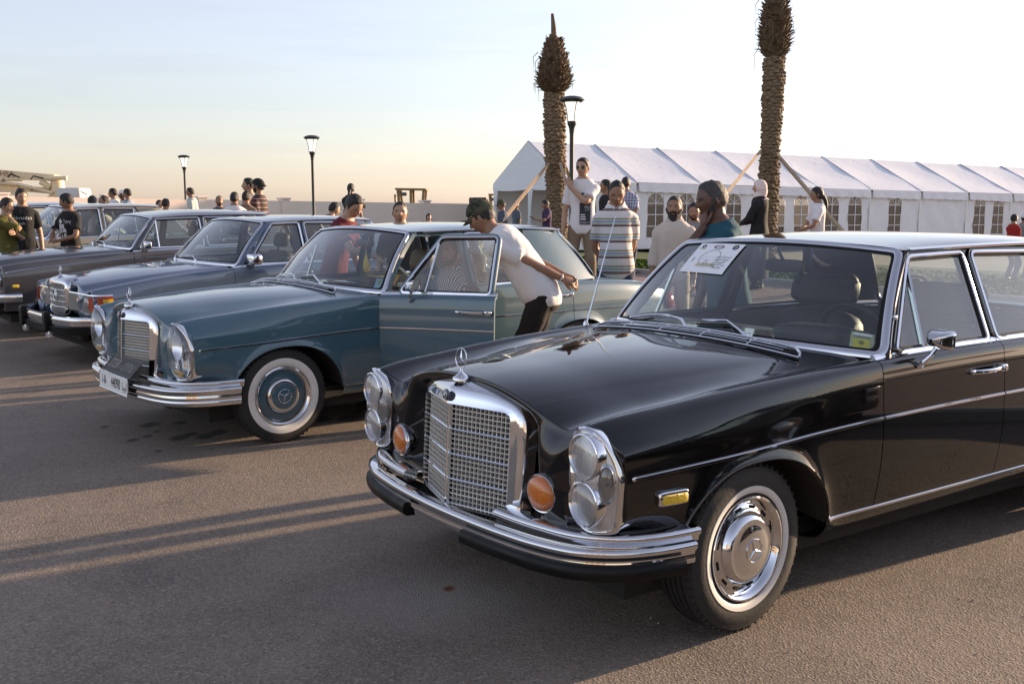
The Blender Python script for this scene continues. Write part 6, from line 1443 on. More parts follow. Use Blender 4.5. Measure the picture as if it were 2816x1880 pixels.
def hand(mb, wrist, d, nrm, s, curl=.5, side=1):
    """palm and five separate, unequal, bent fingers; d along the hand, nrm out of the back of the hand"""
    d = np.array(d, float)/np.linalg.norm(d); nrm = np.array(nrm, float); nrm -= d*(nrm@d); nrm /= np.linalg.norm(nrm); l = np.cross(nrm, d)*side; k = s/1.75
    loft(mb, [(wrist-d*.015*k, l, nrm, .024*k, .019*k), (wrist+d*.02*k, l, nrm, .031*k, .017*k), (wrist+d*.06*k, l, nrm, .039*k, .014*k), (wrist+d*.088*k, l, nrm, .036*k, .011*k)], 10, .8)
    for i, (o, L) in enumerate(((-.030,.062),(-.010,.075),(.010,.071),(.029,.056))):
        b = wrist+d*.082*k+l*o*k; c1 = curl*.6; p1 = b+(d*math.cos(c1)-nrm*math.sin(c1))*L*.5*k; c2 = curl*1.5; p2 = p1+(d*math.cos(c2)-nrm*math.sin(c2))*L*.32*k; c3 = curl*2.2; p3 = p2+(d*math.cos(c3)-nrm*math.sin(c3))*L*.22*k
        mb.tube([b-d*.012*k, p1, p2, p3], [.0098*k,.0092*k,.0084*k,.0062*k], 7)
    b = wrist+d*.022*k-l*.030*k; dv = d*.75-l*.62-nrm*.3*curl; dv /= np.linalg.norm(dv); p1 = b+dv*.036*k; p2 = p1+(d*.9-l*.25-nrm*.5*curl)*.030*k; mb.tube([b-dv*.012*k, p1, p2], [.0125*k,.0112*k,.008*k], 8)

def person(label, pos, face, H, skin=0, hair='short', hairm=None, shirt=None, sleeve='short', pants=None, shoe=None, lean=0, hunch=0, head_yaw=0, head_pitch=0, arms=('hang','hang'), belly=0, girth=1.0, detail=True, vox=.013,
           beard=0, cap=None, extra=None, skirt=False, hijab=None, seated=None, group='people at the car show', hair_t=.07, tuck=False, collar=None, z=None, feet=None, sh_w=1.0, beardm=None):
    X, Y = pos; zg = gz(X, Y) if z is None else z; root = empty('person', (X, Y, zg), rad(face)); tag(root, label, 'person', group)
    h = H; sk = SKIN[skin]; hairm = hairm or HAIR
    hip = .50*h if seated is None else seated; TL_ = .364*h; hipc = np.array((0,0,hip)); al, be = rad(lean), rad(hunch)
    def spine(s):
        # integrate the bent spine
        n = 8; p = hipc.copy()
        if s <= 0: a = al*.3; return p+np.array((math.sin(a), 0, math.cos(a)))*TL_*s, a
        for i in range(n): a = al+be*((i+.5)/n*s); p = p+np.array((math.sin(a), 0, math.cos(a)))*TL_*s/n
        return p, al+be*s
    ay = np.array((0,1.,0))
    prof = [(-.14,.046,.062),(-.06,.060,.084),(.06,.062,.088),(.22,.057,.079),(.40,.056,.075),(.60,.061,.082),(.78,.063,.088),(.88,.055,.086),(.94,.044,.066),(1.0,.034,.040)]
    def torso(mb, inf, s0, s1, flare=0, wsh=1.0):
        R = []
        for s in np.linspace(s0, s1, 13):
            p, a = spine(s); fa = np.interp(s, [q[0] for q in prof], [q[1] for q in prof]); fb = np.interp(s, [q[0] for q in prof], [q[2] for q in prof]); bl = belly*math.exp(-((s-.28)/.26)**2)
            A = np.array((math.cos(a), 0, -math.sin(a))); fl = flare*np.clip((.25-s)/.4, 0, 1); top = np.clip((1.02-s)/.1, 0, 1)
            R.append((p+A*(bl*.5), A, ay, (fa*h*girth+bl*.5)+inf*(.4+.6*top)+fl, fb*h*girth*sh_w+inf*(.4+.6*top)+bl*.15+fl))
        loft(mb, R, 22, .92)
    body = MB(); torso(body, 0, -.14, 1.0)
    nb, na = spine(.96); hp = na*.55+rad(head_pitch)*.5
    nd = np.array((math.sin(hp), 0, math.cos(hp))); hh = .0665*h*(1.0 if h > 1.5 else 1.06)
    npos = nb+nd*.036*h; limb(body, [nb-nd*.03*h, nb+nd*.02*h, npos+nd*.02*h], [.040*h*girth**.5, .034*h*girth**.4, .034*h], 12)
    hc = npos+nd*(hh*.66)+np.array((math.cos(hp), 0, -math.sin(hp)))*hh*.16
    HR = np.array(Matrix.Rotation(rad(head_yaw), 3, 'Z') @ Matrix.Rotation(hp+rad(head_pitch)*.6, 3, 'Y'))
    # arms
    L1, L2 = .170*h, .152*h; AR = {}
    sleeves = []; handmb = MB()
    for sd, pose in ((1, arms[0]), (-1, arms[1])):
        p, a = spine(.895); S = p+ay*sd*.089*h*sh_w*girth**.5-np.array((0,0,.038*h)); A = np.array((math.cos(a), 0, -math.sin(a))); Dn = np.array((-math.sin(a), 0, -math.cos(a)))
        back = -A; nrm = ay*sd; curl = .55
        if pose == 'hang': T = S+np.array((.04*h, sd*.045*h, -.31*h)); pole = (-1, sd*.5, 0); hd = np.array((.25,0,-1)); nrm = ay*sd
        elif pose == 'behind': T = hipc+np.array((-.12*h, sd*.018*h, .055*h)); pole = (-.3, sd*1.0, .1); hd = np.array((-.55, -sd*.7, -.35)); nrm = np.array((-1,0,.3)); curl = .8
        elif pose == 'front': T = hipc+np.array((.16*h, sd*.03*h, .10*h)); pole = (-.4, sd*1, -.2); hd = np.array((.5, -sd*.8, .1)); nrm = np.array((.6,0,.8)); curl = .8
        elif pose == 'chin': T = hc+HR@np.array((.75*hh, sd*.30*hh, -1.25*hh)); pole = (.5, sd*.6, -1); hd = np.array((.0, -sd*.3, 1)); nrm = np.array((1,sd*.4,0)); curl = .9
        elif pose == 'cross': T = S+np.array((.10*h, -sd*.17*h, .0*h)); pole = (.5, sd*.4, -1); hd = np.array((-.2, -sd*.6, .8)); nrm = np.array((1,0,.1)); curl = .5
        elif pose == 'phone': T = hipc+np.array((.20*h, sd*.05*h, .19*h)); pole = (-.4, sd*1, -.4); hd = np.array((.8, -sd*.4, .35)); nrm = np.array((0,sd*.4,-1)); curl = .7
        elif pose == 'reach': T = S+np.array((.24*h, sd*.02*h, -.16*h)); pole = (-.2, sd*1, -.6); hd = np.array((.8, 0, -.5)); nrm = np.array((.5,0,.8)); curl = .4
        elif pose == 'lap': T = hipc+np.array((.24*h, sd*.05*h, .05*h)); pole = (-.2, sd*1, -.2); hd = np.array((.8,-sd*.4,-.2)); nrm = np.array((0,0,1)); curl = .6
        elif pose == 'fold': T = hipc+np.array((.12*h, -sd*.07*h, .20*h)); pole = (.0, sd*1, -.6); hd = np.array((.3,-sd*1,.1)); nrm = np.array((1,0,0)); curl = .4
        elif pose[0] == 'abs': T = np.array(pose[1]); pole = pose[2]; hd = np.array(pose[3]); nrm = np.array(pose[4]); curl = pose[5]
        else: T = S+np.array(pose[0])*h; pole = pose[1]; hd = np.array(pose[2]); nrm = np.array(pose[3]); curl = pose[4] if len(pose) > 4 else .6
        E_, Wr = ik(S, T, L1, L2, pole); AR[sd] = (S, E_, Wr)
        limb(body, [S-ay*sd*.03*h-np.array((0,0,.008*h)), S-np.array((0,0,.006*h)), S*.5+E_*.5, E_, E_*.5+Wr*.5, Wr], [.030*h*girth**.6,.029*h*girth**.6,.0255*h*girth**.5,.0215*h,.0205*h,.0148*h], 12)
        hand(handmb, Wr, hd, nrm, h, curl, sd)
        if sleeve == 'short': sleeves.append([(S-ay*sd*.050*h+np.array((0,0,.016*h)), S, S*.65+E_*.35, S*.30+E_*.70), (.026*h*girth**.6+.010, .031*h*girth**.6+.013, .030*h+.014, .031*h+.016)])
        elif sleeve == 'half': sleeves.append([(S-ay*sd*.040*h, S, S*.5+E_*.5, S*.05+E_*.95), (.026*h*girth**.6+.010, .031*h*girth**.6+.013, .031*h+.015, .031*h+.017)])
        elif sleeve == 'long': sleeves.append([(S-ay*sd*.040*h, S, S*.5+E_*.5, E_, E_*.4+Wr*.6, Wr*.93+E_*.07), (.026*h*girth**.6+.009, .031*h*girth**.6+.012, .028*h+.010, .026*h+.010, .023*h+.010, .018*h+.010)])
        elif sleeve == 'rolled': sleeves.append([(S-ay*sd*.040*h, S, S*.5+E_*.5, E_, E_*.55+Wr*.45), (.026*h*girth**.6+.009, .031*h*girth**.6+.012, .028*h+.010, .027*h+.010, .026*h+.010)])
    # legs
    legs = []; feet_mb = []
    for sd in (1, -1):
        Hj = hipc+np.array((0, sd*.052*h*girth**.5, -.02*h))
        if seated is None:
            fx = 0 if feet is None else feet[0 if sd > 0 else 1]; An = np.array((fx, sd*.062*h, .045*h)); Kn, _ = ik(Hj, An, .238*h, .232*h, (1,sd*.15,0)); toe = np.array((1, sd*.25, 0))
        else: Kn = Hj+np.array((.235*h, sd*.03*h, .02*h)); An = Kn+np.array((.06*h, 0, -min(.235*h, seated-.03))); toe = np.array((1, sd*.1, 0))
        toe = toe/np.linalg.norm(toe); legs.append((Hj, Kn, An))
        limb(body, [Hj+np.array((0,0,.03*h)), Hj*.5+Kn*.5, Kn, Kn*.6+An*.4, An], [.048*h*girth**.5,.041*h*girth**.4,.029*h,.031*h,.019*h], 12)
        f = MB(); side_ = np.cross(toe, (0,0,1.)); b = An-np.array((0,0,.045*h))+np.array((0,0,.002))
        loft(f, [(b-toe*.035*h+np.array((0,0,.024*h)), side_, np.array((0,0,1.)), .020*h, .022*h), (b+np.array((0,0,.030*h)), side_, np.array((0,0,1.)), .024*h, .030*h), (b+toe*.05*h+np.array((0,0,.022*h)), side_, np.array((0,0,1.)), .027*h, .021*h), (b+toe*.09*h+np.array((0,0,.014*h)), side_, np.array((0,0,1.)), .025*h, .014*h), (b+toe*.112*h+np.array((0,0,.010*h)), side_, np.array((0,0,1.)), .012*h, .008*h)], 12, .85); feet_mb.append(f)
    mbs = [body]; ts = MB()
    if not skirt: torso(ts, .016, -.10 if not tuck else .0, .965, flare=.010)
    else:
        torso(ts, .022, -.05, .985, flare=.03)
        loft(ts, [(hipc+np.array((0,0,.02*h)), np.array((1.,0,0)), ay, .085*h, .112*h), (hipc+np.array((0,0,-.22*h)), np.array((1.,0,0)), ay, .090*h, .115*h), (np.array((0,0,.10*h)), np.array((1.,0,0)), ay, .095*h, .125*h)], 20)
    for p, r in sleeves: limb(ts, p, r, 14)
    mbs.append(ts)
    if pants is not None:
        tp_ = MB(); torso(tp_, .012, -.16, .05)
        for Hj, Kn, An in legs: limb(tp_, [Hj+np.array((0,0,.04*h)), Hj*.55+Kn*.45, Kn, Kn*.5+An*.5, An+np.array((0,0,.006*h))], [.054*h*girth**.5,.048*h*girth**.4,.040*h,.039*h,.037*h], 14)
        mbs.append(tp_)
    mes = remeshed(mbs, vox, 5)
    # body mesh = remeshed figure + head + hands in one mesh
    me = mes[0]; V = np.zeros(len(me.vertices)*3); me.vertices.foreach_get('co', V); bm_ = MB(); bm_.add(V.reshape(-1,3), [tuple(p.vertices) for p in me.polygons]); bpy.data.meshes.remove(me)
    HP = head_shape(w=1.0); tohead = lambda P: hc+(P*hh)@HR.T
    bm_.grid(tohead(HP), close_v=True)
    for sd in (1, -1):
        e_ = MB(); e_.sbox((0,0,0), (.30,.10,.42), .9, R=rot('Z', sd*.35), n=12); bm_.add(tohead(np.concatenate(e_.V)+np.array((-.08, sd*.66, -.06))), e_.F)
    bm_.add(np.concatenate(handmb.V), handmb.F)
    bo = bm_.build('body', sk, root, sharp=0)
    def cloth_obj(name, me, m_, amp=.006):
        V = np.zeros(len(me.vertices)*3); me.vertices.foreach_get('co', V); V = V.reshape(-1,3); N = np.zeros(len(me.vertices)*3); me.vertices.foreach_get('normal', N); N = N.reshape(-1,3)
        if amp:
            sd_ = sum(map(ord, label)) % 50; d = np.array([mnoise.noise(Vector((v[0]*9, v[1]*9, v[2]*5+sd_)))+.5*mnoise.noise(Vector((v[0]*22+3, v[1]*22, v[2]*9))) for v in V]); V = V+N*(amp*d)[:,None]
        me.vertices.foreach_set('co', V.ravel()); me.materials.append(m_); me.polygons.foreach_set('use_smooth', [True]*len(me.polygons)); me.update(); o = bpy.data.objects.new(name, me); link(o, root); return o
    sh = cloth_obj('shirt' if not skirt else 'coat', mes[1], shirt, .008 if vox < .014 else .005)
    if pants is not None: cloth_obj('trousers', mes[2], pants, .007 if vox < .014 else .005)
    for f in feet_mb: f.build('shoe', shoe or mat('dark_shoe', (.02,.018,.016), .5), root)
    # hair, beard, face
    seed = len(label)*1.7
    if hair and not hijab:
        hm = MB(); hm.grid(tohead(shell_from_head(HP, hairline(HP, hair), hair_t, .05, seed)), close_v=True); hm.build('hair', hairm, root, sharp=0)
        if hair == 'long':
            pn = MB(); b = hc+HR@np.array((-.75*hh, 0, -.2*hh)); limb(pn, [b, b+np.array((-.03*h,0,-.05*h)), b+np.array((-.035*h,0,-.12*h)), b+np.array((-.02*h,.01*h,-.17*h))], [.022*h,.018*h,.016*h,.006*h], 10); pn.build('plait', hairm, root)
    if beard:
        a = np.abs(np.degrees(np.arctan2(HP[...,1], HP[...,0]))); z_ = HP[...,2]; zt_ = np.interp(a, [0,14,22,40,60,80,90], [-.62,-.60,-.42,-.45,-.25,.0,.0]); mask = np.where(a < 86, zt_-z_, -1); mask = np.maximum(mask, np.where((a < 20), .055-np.abs(z_+.40), -1))
        mask = np.minimum(mask, .3); bd = MB(); S_ = shell_from_head(HP, mask, .035+.10*max(0, beard-1), .03, seed)
        if beard > 1: S_[...,2] -= .30*(beard-1)*smst(-.45, -1.0, HP[...,2])*(HP[...,0] > -.1); S_[...,0] += .10*(beard-1)*smst(-.5, -1, HP[...,2])
        bd.grid(tohead(S_), close_v=True); bd.build('beard', beardm or hairm, root, sharp=0)
    if detail:
        for sd in (1, -1):
            e_ = MB(); c = np.array((.610, sd*.26, .02)); e_.sbox(tohead(c), (.10*hh,.16*hh,.085*hh), 1.0, R=HR, n=14); eo = e_.build('eye', EYEW, root); e_ = MB(); e_.sbox(tohead(c+np.array((.035,0,-.005))), (.05*hh,.075*hh,.082*hh), 1.0, R=HR, n=10); e_.build('iris', IRIS, eo)
            e_ = MB(); e_.tube(tohead(np.array([(.755,sd*.10,.155),(.755,sd*.24,.20),(.70,sd*.36,.19),(.62,sd*.45,.13)])), np.array((.030,.034,.028,.012))*hh, 6); e_.build('eyebrow', hairm, root)
        e_ = MB(); e_.sbox(tohead(np.array((.735,0,-.545))), (.10*hh,.36*hh,.11*hh), .9, R=HR, n=14); e_.build('lips', LIP, root)
    if cap:
        cm, rev = cap; cp = MB(); m_ = HP[...,2]-np.interp(np.abs(np.degrees(np.arctan2(HP[...,1], HP[...,0]))), [0,60,110,180], [.42,.36,.18,.10]); D = shell_from_head(HP, m_, .13); D[...,2] += .05*smst(.3, 1, HP[...,2]); cp.grid(tohead(D), close_v=True); co = cp.build('cap', cm, root, sharp=0)
        br = MB(); sg = -1 if rev else 1; rows = []
        for t in np.linspace(0, 1, 6): rows.append([(sg*((.80+.52*t)*math.cos(a)*1.0), .62*math.sin(a)*(1-.12*t), .38-.06*t-.10*math.sin(a)**2-(.22*t if rev else .12*t)) for a in np.linspace(-1.15, 1.15, 15)])
        P = tohead(np.array(rows)); br.grid(P); br.grid(P-(HR@np.array((0,0,.05*hh)))); br.build('cap_peak', cm, co, sharp=0)
    if hijab:
        a = np.abs(np.degrees(np.arctan2(HP[...,1], HP[...,0]))); z_ = HP[...,2]; zf = np.interp(a, [0,30,50,60,180], [.52,.42,.1,-.9,-1.2]); D = shell_from_head(HP, z_-zf, .15, .02, seed); hj = MB(); hj.grid(tohead(D), close_v=True)
        p, a_ = spine(.93); limb(hj, [hc-np.array((.02*h,0,.02*h)), hc-np.array((.02*h,0,.055*h)), p+np.array((.0,0,.02*h)), p-np.array((0,0,.03*h))], [.058*h,.052*h,.060*h,.085*h], 16); hj.build('headscarf', hijab, root, sharp=0)
    if collar is not None:
        p, a_ = spine(.975); cl = MB(); rows = []
        for r_, dz in ((.040*h,.030*h),(.046*h,.012*h),(.056*h,-.004*h)): rows.append([p+np.array((math.cos(t)*r_*1.08+.004, math.sin(t)*r_*1.1, dz-.030*h*(math.cos(t) > .2)*max(0, math.cos(t)))) for t in np.linspace(.22, 2*PI-.22, 28)])
        cl.grid(np.array(rows)); cl.build('collar', collar, root)
    if extra: extra(dict(root=root, hc=hc, hh=hh, HR=HR, tohead=tohead, AR=AR, spine=spine, h=h, shirt=sh, hip=hipc))
    return root

def print_on(ctx, V2, F, size_c, m_, name='shirt_print', front=True):
    """flat print laid onto the cloth: (y left, z up) metres about a chest point, projected along x"""
    sh = ctx['shirt']; me = sh.data; bvh = BVHTree.FromPolygons([v.co for v in me.vertices], [tuple(p.vertices) for p in me.polygons]); out = []
    for y, z in V2:
        o = Vector(((1.0 if front else -1.0), y+size_c[0], z+size_c[1])); hit = bvh.ray_cast(o, Vector((-1 if front else 1,0,0))); p = hit[0] if hit[0] is not None else Vector((.1, o.y, o.z)); out.append((p.x+(.006 if front else -.006), p.y, p.z))
    g = MB(); g.add(out, F); return g.build(name, m_, ctx['root'], smooth=False)
# ------------------------------------------------------------------ the crowd
def spot(u, v, Y):
    p = at_depth(u, v, Y); zg = gz(p[0], Y); return (p[0], Y), p[2]-zg
WHITE = cloth('white', (.72,.70,.70)); BLACKC = cloth('black', (.012,.012,.013)); NAVY = cloth('navy', (.02,.025,.05)); KHAKI = cloth('khaki', (.20,.15,.095)); JEANS = cloth('jeans', (.03,.045,.085)); BLKP = cloth('black_trousers', (.012,.011,.010)); GREYC = cloth('grey', (.22,.23,.24)); CREAMC = cloth('cream', (.60,.52,.45)); MAROON = cloth('maroon', (.13,.012,.018)); TEALC = cloth('teal', (.012,.075,.105)); OLIVE = cloth('olive', (.10,.09,.016)); BROWNP = cloth('brown_trousers', (.075,.05,.03))
CAMO = mat('camouflage_cloth', (.06,.07,.04), .9)
def _camo():
    nt = CAMO.node_tree; b = nt.nodes['Principled BSDF']; tc = nt.nodes.new('ShaderNodeTexCoord'); n = nt.nodes.new('ShaderNodeTexNoise'); n.inputs['Scale'].default_value = 22; n.inputs['Detail'].default_value = 2; r = nt.nodes.new('ShaderNodeValToRGB'); cr = r.color_ramp; cr.interpolation = 'CONSTANT'
    cr.elements[0].color = (.018,.020,.012,1); cr.elements[1].position = .42; cr.elements[1].color = (.045,.055,.028,1); e = cr.elements.new(.53); e.color = (.10,.075,.045,1); e = cr.elements.new(.62); e.color = (.06,.08,.045,1)
    nt.links.new(tc.outputs['Object'], n.inputs['Vector']); nt.links.new(n.outputs['Fac'], r.inputs[0]); nt.links.new(r.outputs[0], b.inputs['Base Color'])
_camo()
POLO = stripes('striped_polo_cloth', [(.000,.014,(.085,.03,.03)),(.017,.026,(.09,.035,.035)),(.034,.042,(.40,.42,.42)),(.042,.054,(.16,.32,.45)),(.056,.068,(.40,.42,.40)),(.068,.078,(.42,.39,.26)),(.078,.083,(.03,.02,.02))], .152, (.68,.65,.64), offset=.03)
POLO2 = stripes('brown_striped_polo_cloth', [(.0,.012,(.42,.26,.22)),(.030,.036,(.30,.16,.14))], .075, (.022,.014,.016))
PLAIDB = stripes('blue_plaid_cloth', [(.0,.018,(.03,.05,.16)),(.03,.036,(.05,.08,.22))], .055, (.55,.57,.64), plaid=('Y', .05, [(.0,.02,(.03,.05,.15)),(.03,.034,(.25,.06,.06))]))
PLAIDP = stripes('pale_plaid_cloth', [(.0,.012,(.30,.36,.34)),(.025,.03,(.35,.40,.38))], .045, (.52,.54,.50), plaid=('Y', .045, [(.0,.012,(.28,.34,.33))]))
PLAIDR = stripes('brown_plaid_cloth', [(.0,.015,(.16,.08,.04)),(.03,.035,(.22,.18,.10))], .05, (.12,.11,.09), plaid=('Y', .05, [(.0,.015,(.18,.07,.04))]))
PLAIDG = stripes('grey_blue_plaid_cloth', [(.0,.012,(.16,.19,.24))], .04, (.30,.34,.40), plaid=('Y', .04, [(.0,.012,(.16,.19,.24))]))
STRIPV = stripes('blue_white_pinstripe_cloth', [(.0,.009,(.03,.035,.07))], .018, (.55,.56,.60), axis='Y')
INK_W = mat('white_print', (.62,.62,.62), .8); INK_D = mat('dark_print', (.03,.035,.05), .8)

# --- man bending into the open door, hands clasped behind him
def ex_main(c):
    S, E_, Wr = c['AR'][1]; g = MB(); a = np.linspace(0, 2*PI, 20, endpoint=False); d = (Wr-E_)/np.linalg.norm(Wr-E_); u = np.cross(d, (0,1,0)); u /= np.linalg.norm(u); v = np.cross(d, u)
    g.tube(Wr-d*.02+.027*(np.cos(a)[:,None]*u+np.sin(a)[:,None]*v), .006, 6, closed=True); g.build('wristband', mat('pale_band', (.6,.58,.55), .5), c['root'])
    g = MB(); g.box(c['hip']+np.array((.055,.115,-.045)), (.05,.012,.05), R=rot('X', .5), bev=.004); g.build('pocket_tissue', WHITE, c['root'])
person('man in a white T-shirt and camouflage cap stooping into the open car door', (.235, 7.62), 172, 1.76, 1, 'short', shirt=WHITE, pants=BLKP, lean=25, hunch=28, head_pitch=2, head_yaw=-6,
       arms=(('abs',(-.235,.035,.985),(-.3,1,.1),(-.9,-.3,-.35),(-.3,.7,.6),.7), ('abs',(-.225,-.03,1.01),(-.3,-1,.1),(-.9,.3,-.4),(-.3,-.7,.6),.9)), cap=(CAMO, False), vox=.011, belly=.03, girth=1.13, hair_t=.04, beard=0, extra=ex_main, detail=True, feet=(.05,-.05), collar=None)
# --- driver
def seat_world(pose, lx, ly):
    th, X, Y = pose; f = np.array((-math.sin(th), -math.cos(th))); l = np.array((-f[1], f[0])); return tuple(np.array((X, Y))+f*lx+l*ly)
person('man in a blue and white pinstriped shirt sitting at the wheel of the teal car', seat_world(BLUE_POSE, -1.60, .37), math.degrees(-PI/2-BLUE_POSE[0]), 1.70, 1, 'short', shirt=STRIPV, sleeve='long', pants=BLKP, lean=-14, seated=.47, z=.0, arms=('lap','lap'), beard=1, vox=.013, collar=STRIPV)
person('child with short brown hair sitting in the slate blue car', seat_world((rad(48.95), -4.027, 10.715), -2.35, -.25), math.degrees(-PI/2-rad(48.95))+40, 1.45, 0, 'short', shirt=OLIVE, pants=JEANS, lean=-8, seated=.48, z=.05, arms=('lap','lap'), detail=False, vox=.016)
# --- youth with sunglasses
def ex_shades(c):
    th = c['tohead']; g = MB()
    for sd in (1, -1):
        o = MB(); o.sbox(th(np.array((.78, sd*.27, .02))), (.05*c['hh'],.40*c['hh'],.34*c['hh']), .7, R=c['HR'], n=16); o.build('sunglass_lens', mat('sunglass_lens', (.008,.009,.009), .25), c['root'])
        g.tube(th(np.array([(.74, sd*.46, .10),(.45, sd*.62, .10),(-.05, sd*.70, .06)])), .022*c['hh'], 5)
    g.tube(th(np.array([(.80,.10,.10),(.83,0,.12),(.80,-.10,.10)])), .022*c['hh'], 5); g.build('sunglass_frame', mat('gold_wire', (.5,.38,.2), .3, 1), c['root'])
    z0 = .62*c['h']; r2 = lambda y0, y1, a, b: ([(y0,a),(y1,a),(y1,b),(y0,b)], [(0,1,2,3)])
    # dark panel with a stepped block and lettering, and a dark wedge above
    n = 6; V = [(-.005+.135*i/n-.02, zz) for zz in np.linspace(-.16,.11,8) for i in range(n+1)]; F = [(r*(n+1)+i, r*(n+1)+i+1, (r+1)*(n+1)+i+1, (r+1)*(n+1)+i) for r in range(7) for i in range(n)]; print_on(c, V, F, (.0, z0), INK_D)
    V = [(.12,.20),(.045,.235),(-.04,.225),(-.02,.17),(.03,.12),(.08,.13)]; print_on(c, V, [(0,1,2,3,4,5)], (-.02, z0), INK_D)
    for k in range(3): V = [(-.012,-.10+.028*k),(.055-.006*k,-.10+.028*k),(.055-.006*k,-.085+.028*k),(-.012,-.085+.028*k)]; q = print_on(c, V, [(0,1,2,3)], (0, z0), INK_W); q.location.x += .004
    tv, tf = text_geo('GET HERONT', .032); q = print_on(c, [(-a, b) for a, b in tv[:,:2]], tf, (.045, z0-.135), INK_W); q.location.x += .004
    tv, tf = text_geo('KEEP\nIT 2', .034); q = print_on(c, [(-a, b) for a, b in tv[:,:2]], tf, (.07, z0+.04), INK_W); q.location.x += .004
p, hgt = spot(1603, 434, 13.0); zb_y = gz(*p); blk = MB(); blk.box((p[0], p[1], zb_y+.085), (.8,.6,.17), bev=.015); tag(blk.build('concrete_block', KERB), 'low concrete block under the youth in sunglasses', 'block')
person('youth in aviator sunglasses and a printed white T-shirt, one arm across his chest', p, -100, hgt-.17, 0, 'short', z=zb_y+.17, shirt=WHITE, pants=KHAKI, arms=(((.105,-.165,.005),(.7,.35,-1),(-.25,-.35,.9),(1,.1,.1),.45), 'hang'), head_yaw=-14, vox=.011, extra=ex_shades, hair_t=.10)
# --- striped polo
p, hgt = spot(1695, 508, 10.1); person('balding man in a white polo with brown, yellow and blue stripes looking down', p, -92, hgt+.05, 1, 'recede', shirt=POLO, sleeve='short', pants=JEANS, arms=(('abs',(-.17,.03,.90),(-.1,1.3,-.1),(-.5,-.8,-.3),(-1,0,.3),.8),('abs',(-.16,-.03,.92),(-.1,-1.3,-.1),(-.5,.8,-.3),(-1,0,.3),.8)), head_pitch=22, belly=.06, girth=1.0, vox=.011, collar=WHITE, hair_t=.04)
# --- bearded man in cream shirt and the face behind him
p, hgt = spot(1856, 541, 9.6); person('man with a full black beard in a cream long-sleeved shirt', p, -108, hgt, 1, 'short', shirt=CREAMC, sleeve='rolled', pants=cloth('cream_trousers', (.45,.38,.32)), beard=2, arms=('hang','hang'), vox=.012, collar=CREAMC, hair_t=.045, girth=1.05)
p, hgt = spot(1909, 559, 11.3); person('man with a goatee peering between the bearded man and the man in teal', p, -100, hgt, 1, 'short', shirt=GREYC, pants=JEANS, beard=1, arms=('hang','hang'), head_pitch=6)
# --- man in teal, hand at his chin
def ex_badge(c):
    S = c['spine'](.74)[0]; g = MB(); n = 20; V = [(.026*math.cos(a), .026*math.sin(a)) for a in np.arange(n)*2*PI/n]; print_on(c, V, [tuple(range(n))], (.065, S[2]), INK_W, 'round_badge')
p, hgt = spot(2018, 488, 6.50); person('dark-skinned man in a teal T-shirt holding his chin beside the black car', p, 190, hgt, 2, 'short', hairm=GREYHAIR, shirt=TEALC, pants=JEANS, arms=('chin','hang'), head_pitch=4, lean=6, hunch=8, vox=.010, extra=ex_badge, beard=1, hair_t=.035, girth=1.08, beardm=GREYHAIR)
# --- woman and girl on the walk
p, hgt = spot(2092, 495, 15.0); person('woman in a pale pink headscarf and long black coat', p, 150, hgt, 0, None, shirt=BLACKC, sleeve='long', pants=BLKP, skirt=True, hijab=cloth('pink_scarf', (.76,.64,.60)), arms=('front','front'), detail=False, head_yaw=20)
p, hgt = spot(2251, 515, 14.2); person('girl with a plait in a white T-shirt, hands clasped', p, 176, hgt, 1, 'long', shirt=WHITE, pants=JEANS, arms=('front','front'), hair_t=.06, sh_w=.9, head_pitch=4)
# --- men behind the striped polo
p, hgt = spot(1668, 493, 16.6); person('young man in a black shirt seen in profile behind the striped polo', p, 185, hgt, 1, 'short', shirt=BLACKC, pants=JEANS, arms=('hang','hang'), vox=.015)
p, hgt = spot(1721, 486, 18.0); person('man in a blue checked shirt standing with his back turned', p, 70, hgt, 1, 'short', shirt=PLAIDB, sleeve='half', pants=JEANS, arms=('behind','behind'), detail=False, vox=.015, girth=1.1)
# --- near the tent entrance
def ex_phone(c):
    S, E_, Wr = c['AR'][1]; g = MB(); g.box(Wr+np.array((.09,-.02,.05)), (.07,.06,.012), R=rot('Y', -.5), bev=.003); g.build('phone', mat('phone_black', (.02,.02,.025), .2), c['root'])
p, hgt = spot(1504, 550, 20.5); person('man in a purple polo reading his phone beside the palm', p, 195, hgt, 1, 'short', shirt=cloth('purple', (.055,.03,.075)), pants=JEANS, arms=('phone','hang'), head_pitch=20, vox=.015, extra=ex_phone, collar=cloth('purple', (.055,.03,.075)))
p, hgt = spot(1382, 551, 20.0); person('man in a camouflage field cap and blue grey shirt before the tent', p, 190, hgt, 1, 'short', shirt=cloth('blue_grey', (.07,.085,.12)), pants=BLKP, cap=(CAMO, False), arms=('front','hang'), head_pitch=14, vox=.016)
p, hgt = spot(1420, 556, 27.0); person('person in a grey blue top in the shade of the tent', p, 210, hgt, 1, 'short', shirt=cloth('steel_blue', (.10,.13,.17)), pants=JEANS, vox=.018, detail=False)
p, hgt = spot(2789, 587, 26); person('person in a red jacket with a shoulder bag by the far tent windows', p, 20, 1.66, 1, 'short', shirt=cloth('red', (.35,.02,.015)), sleeve='long', pants=JEANS, vox=.018, detail=False, arms=('reach','hang'))
p, hgt = spot(2818, 582, 27); person('person in a pale cap and grey shirt with a backpack by the far tent windows', p, 60, 1.68, 1, 'short', shirt=GREYC, pants=BLKP, cap=(WHITE, False), vox=.018, detail=False)
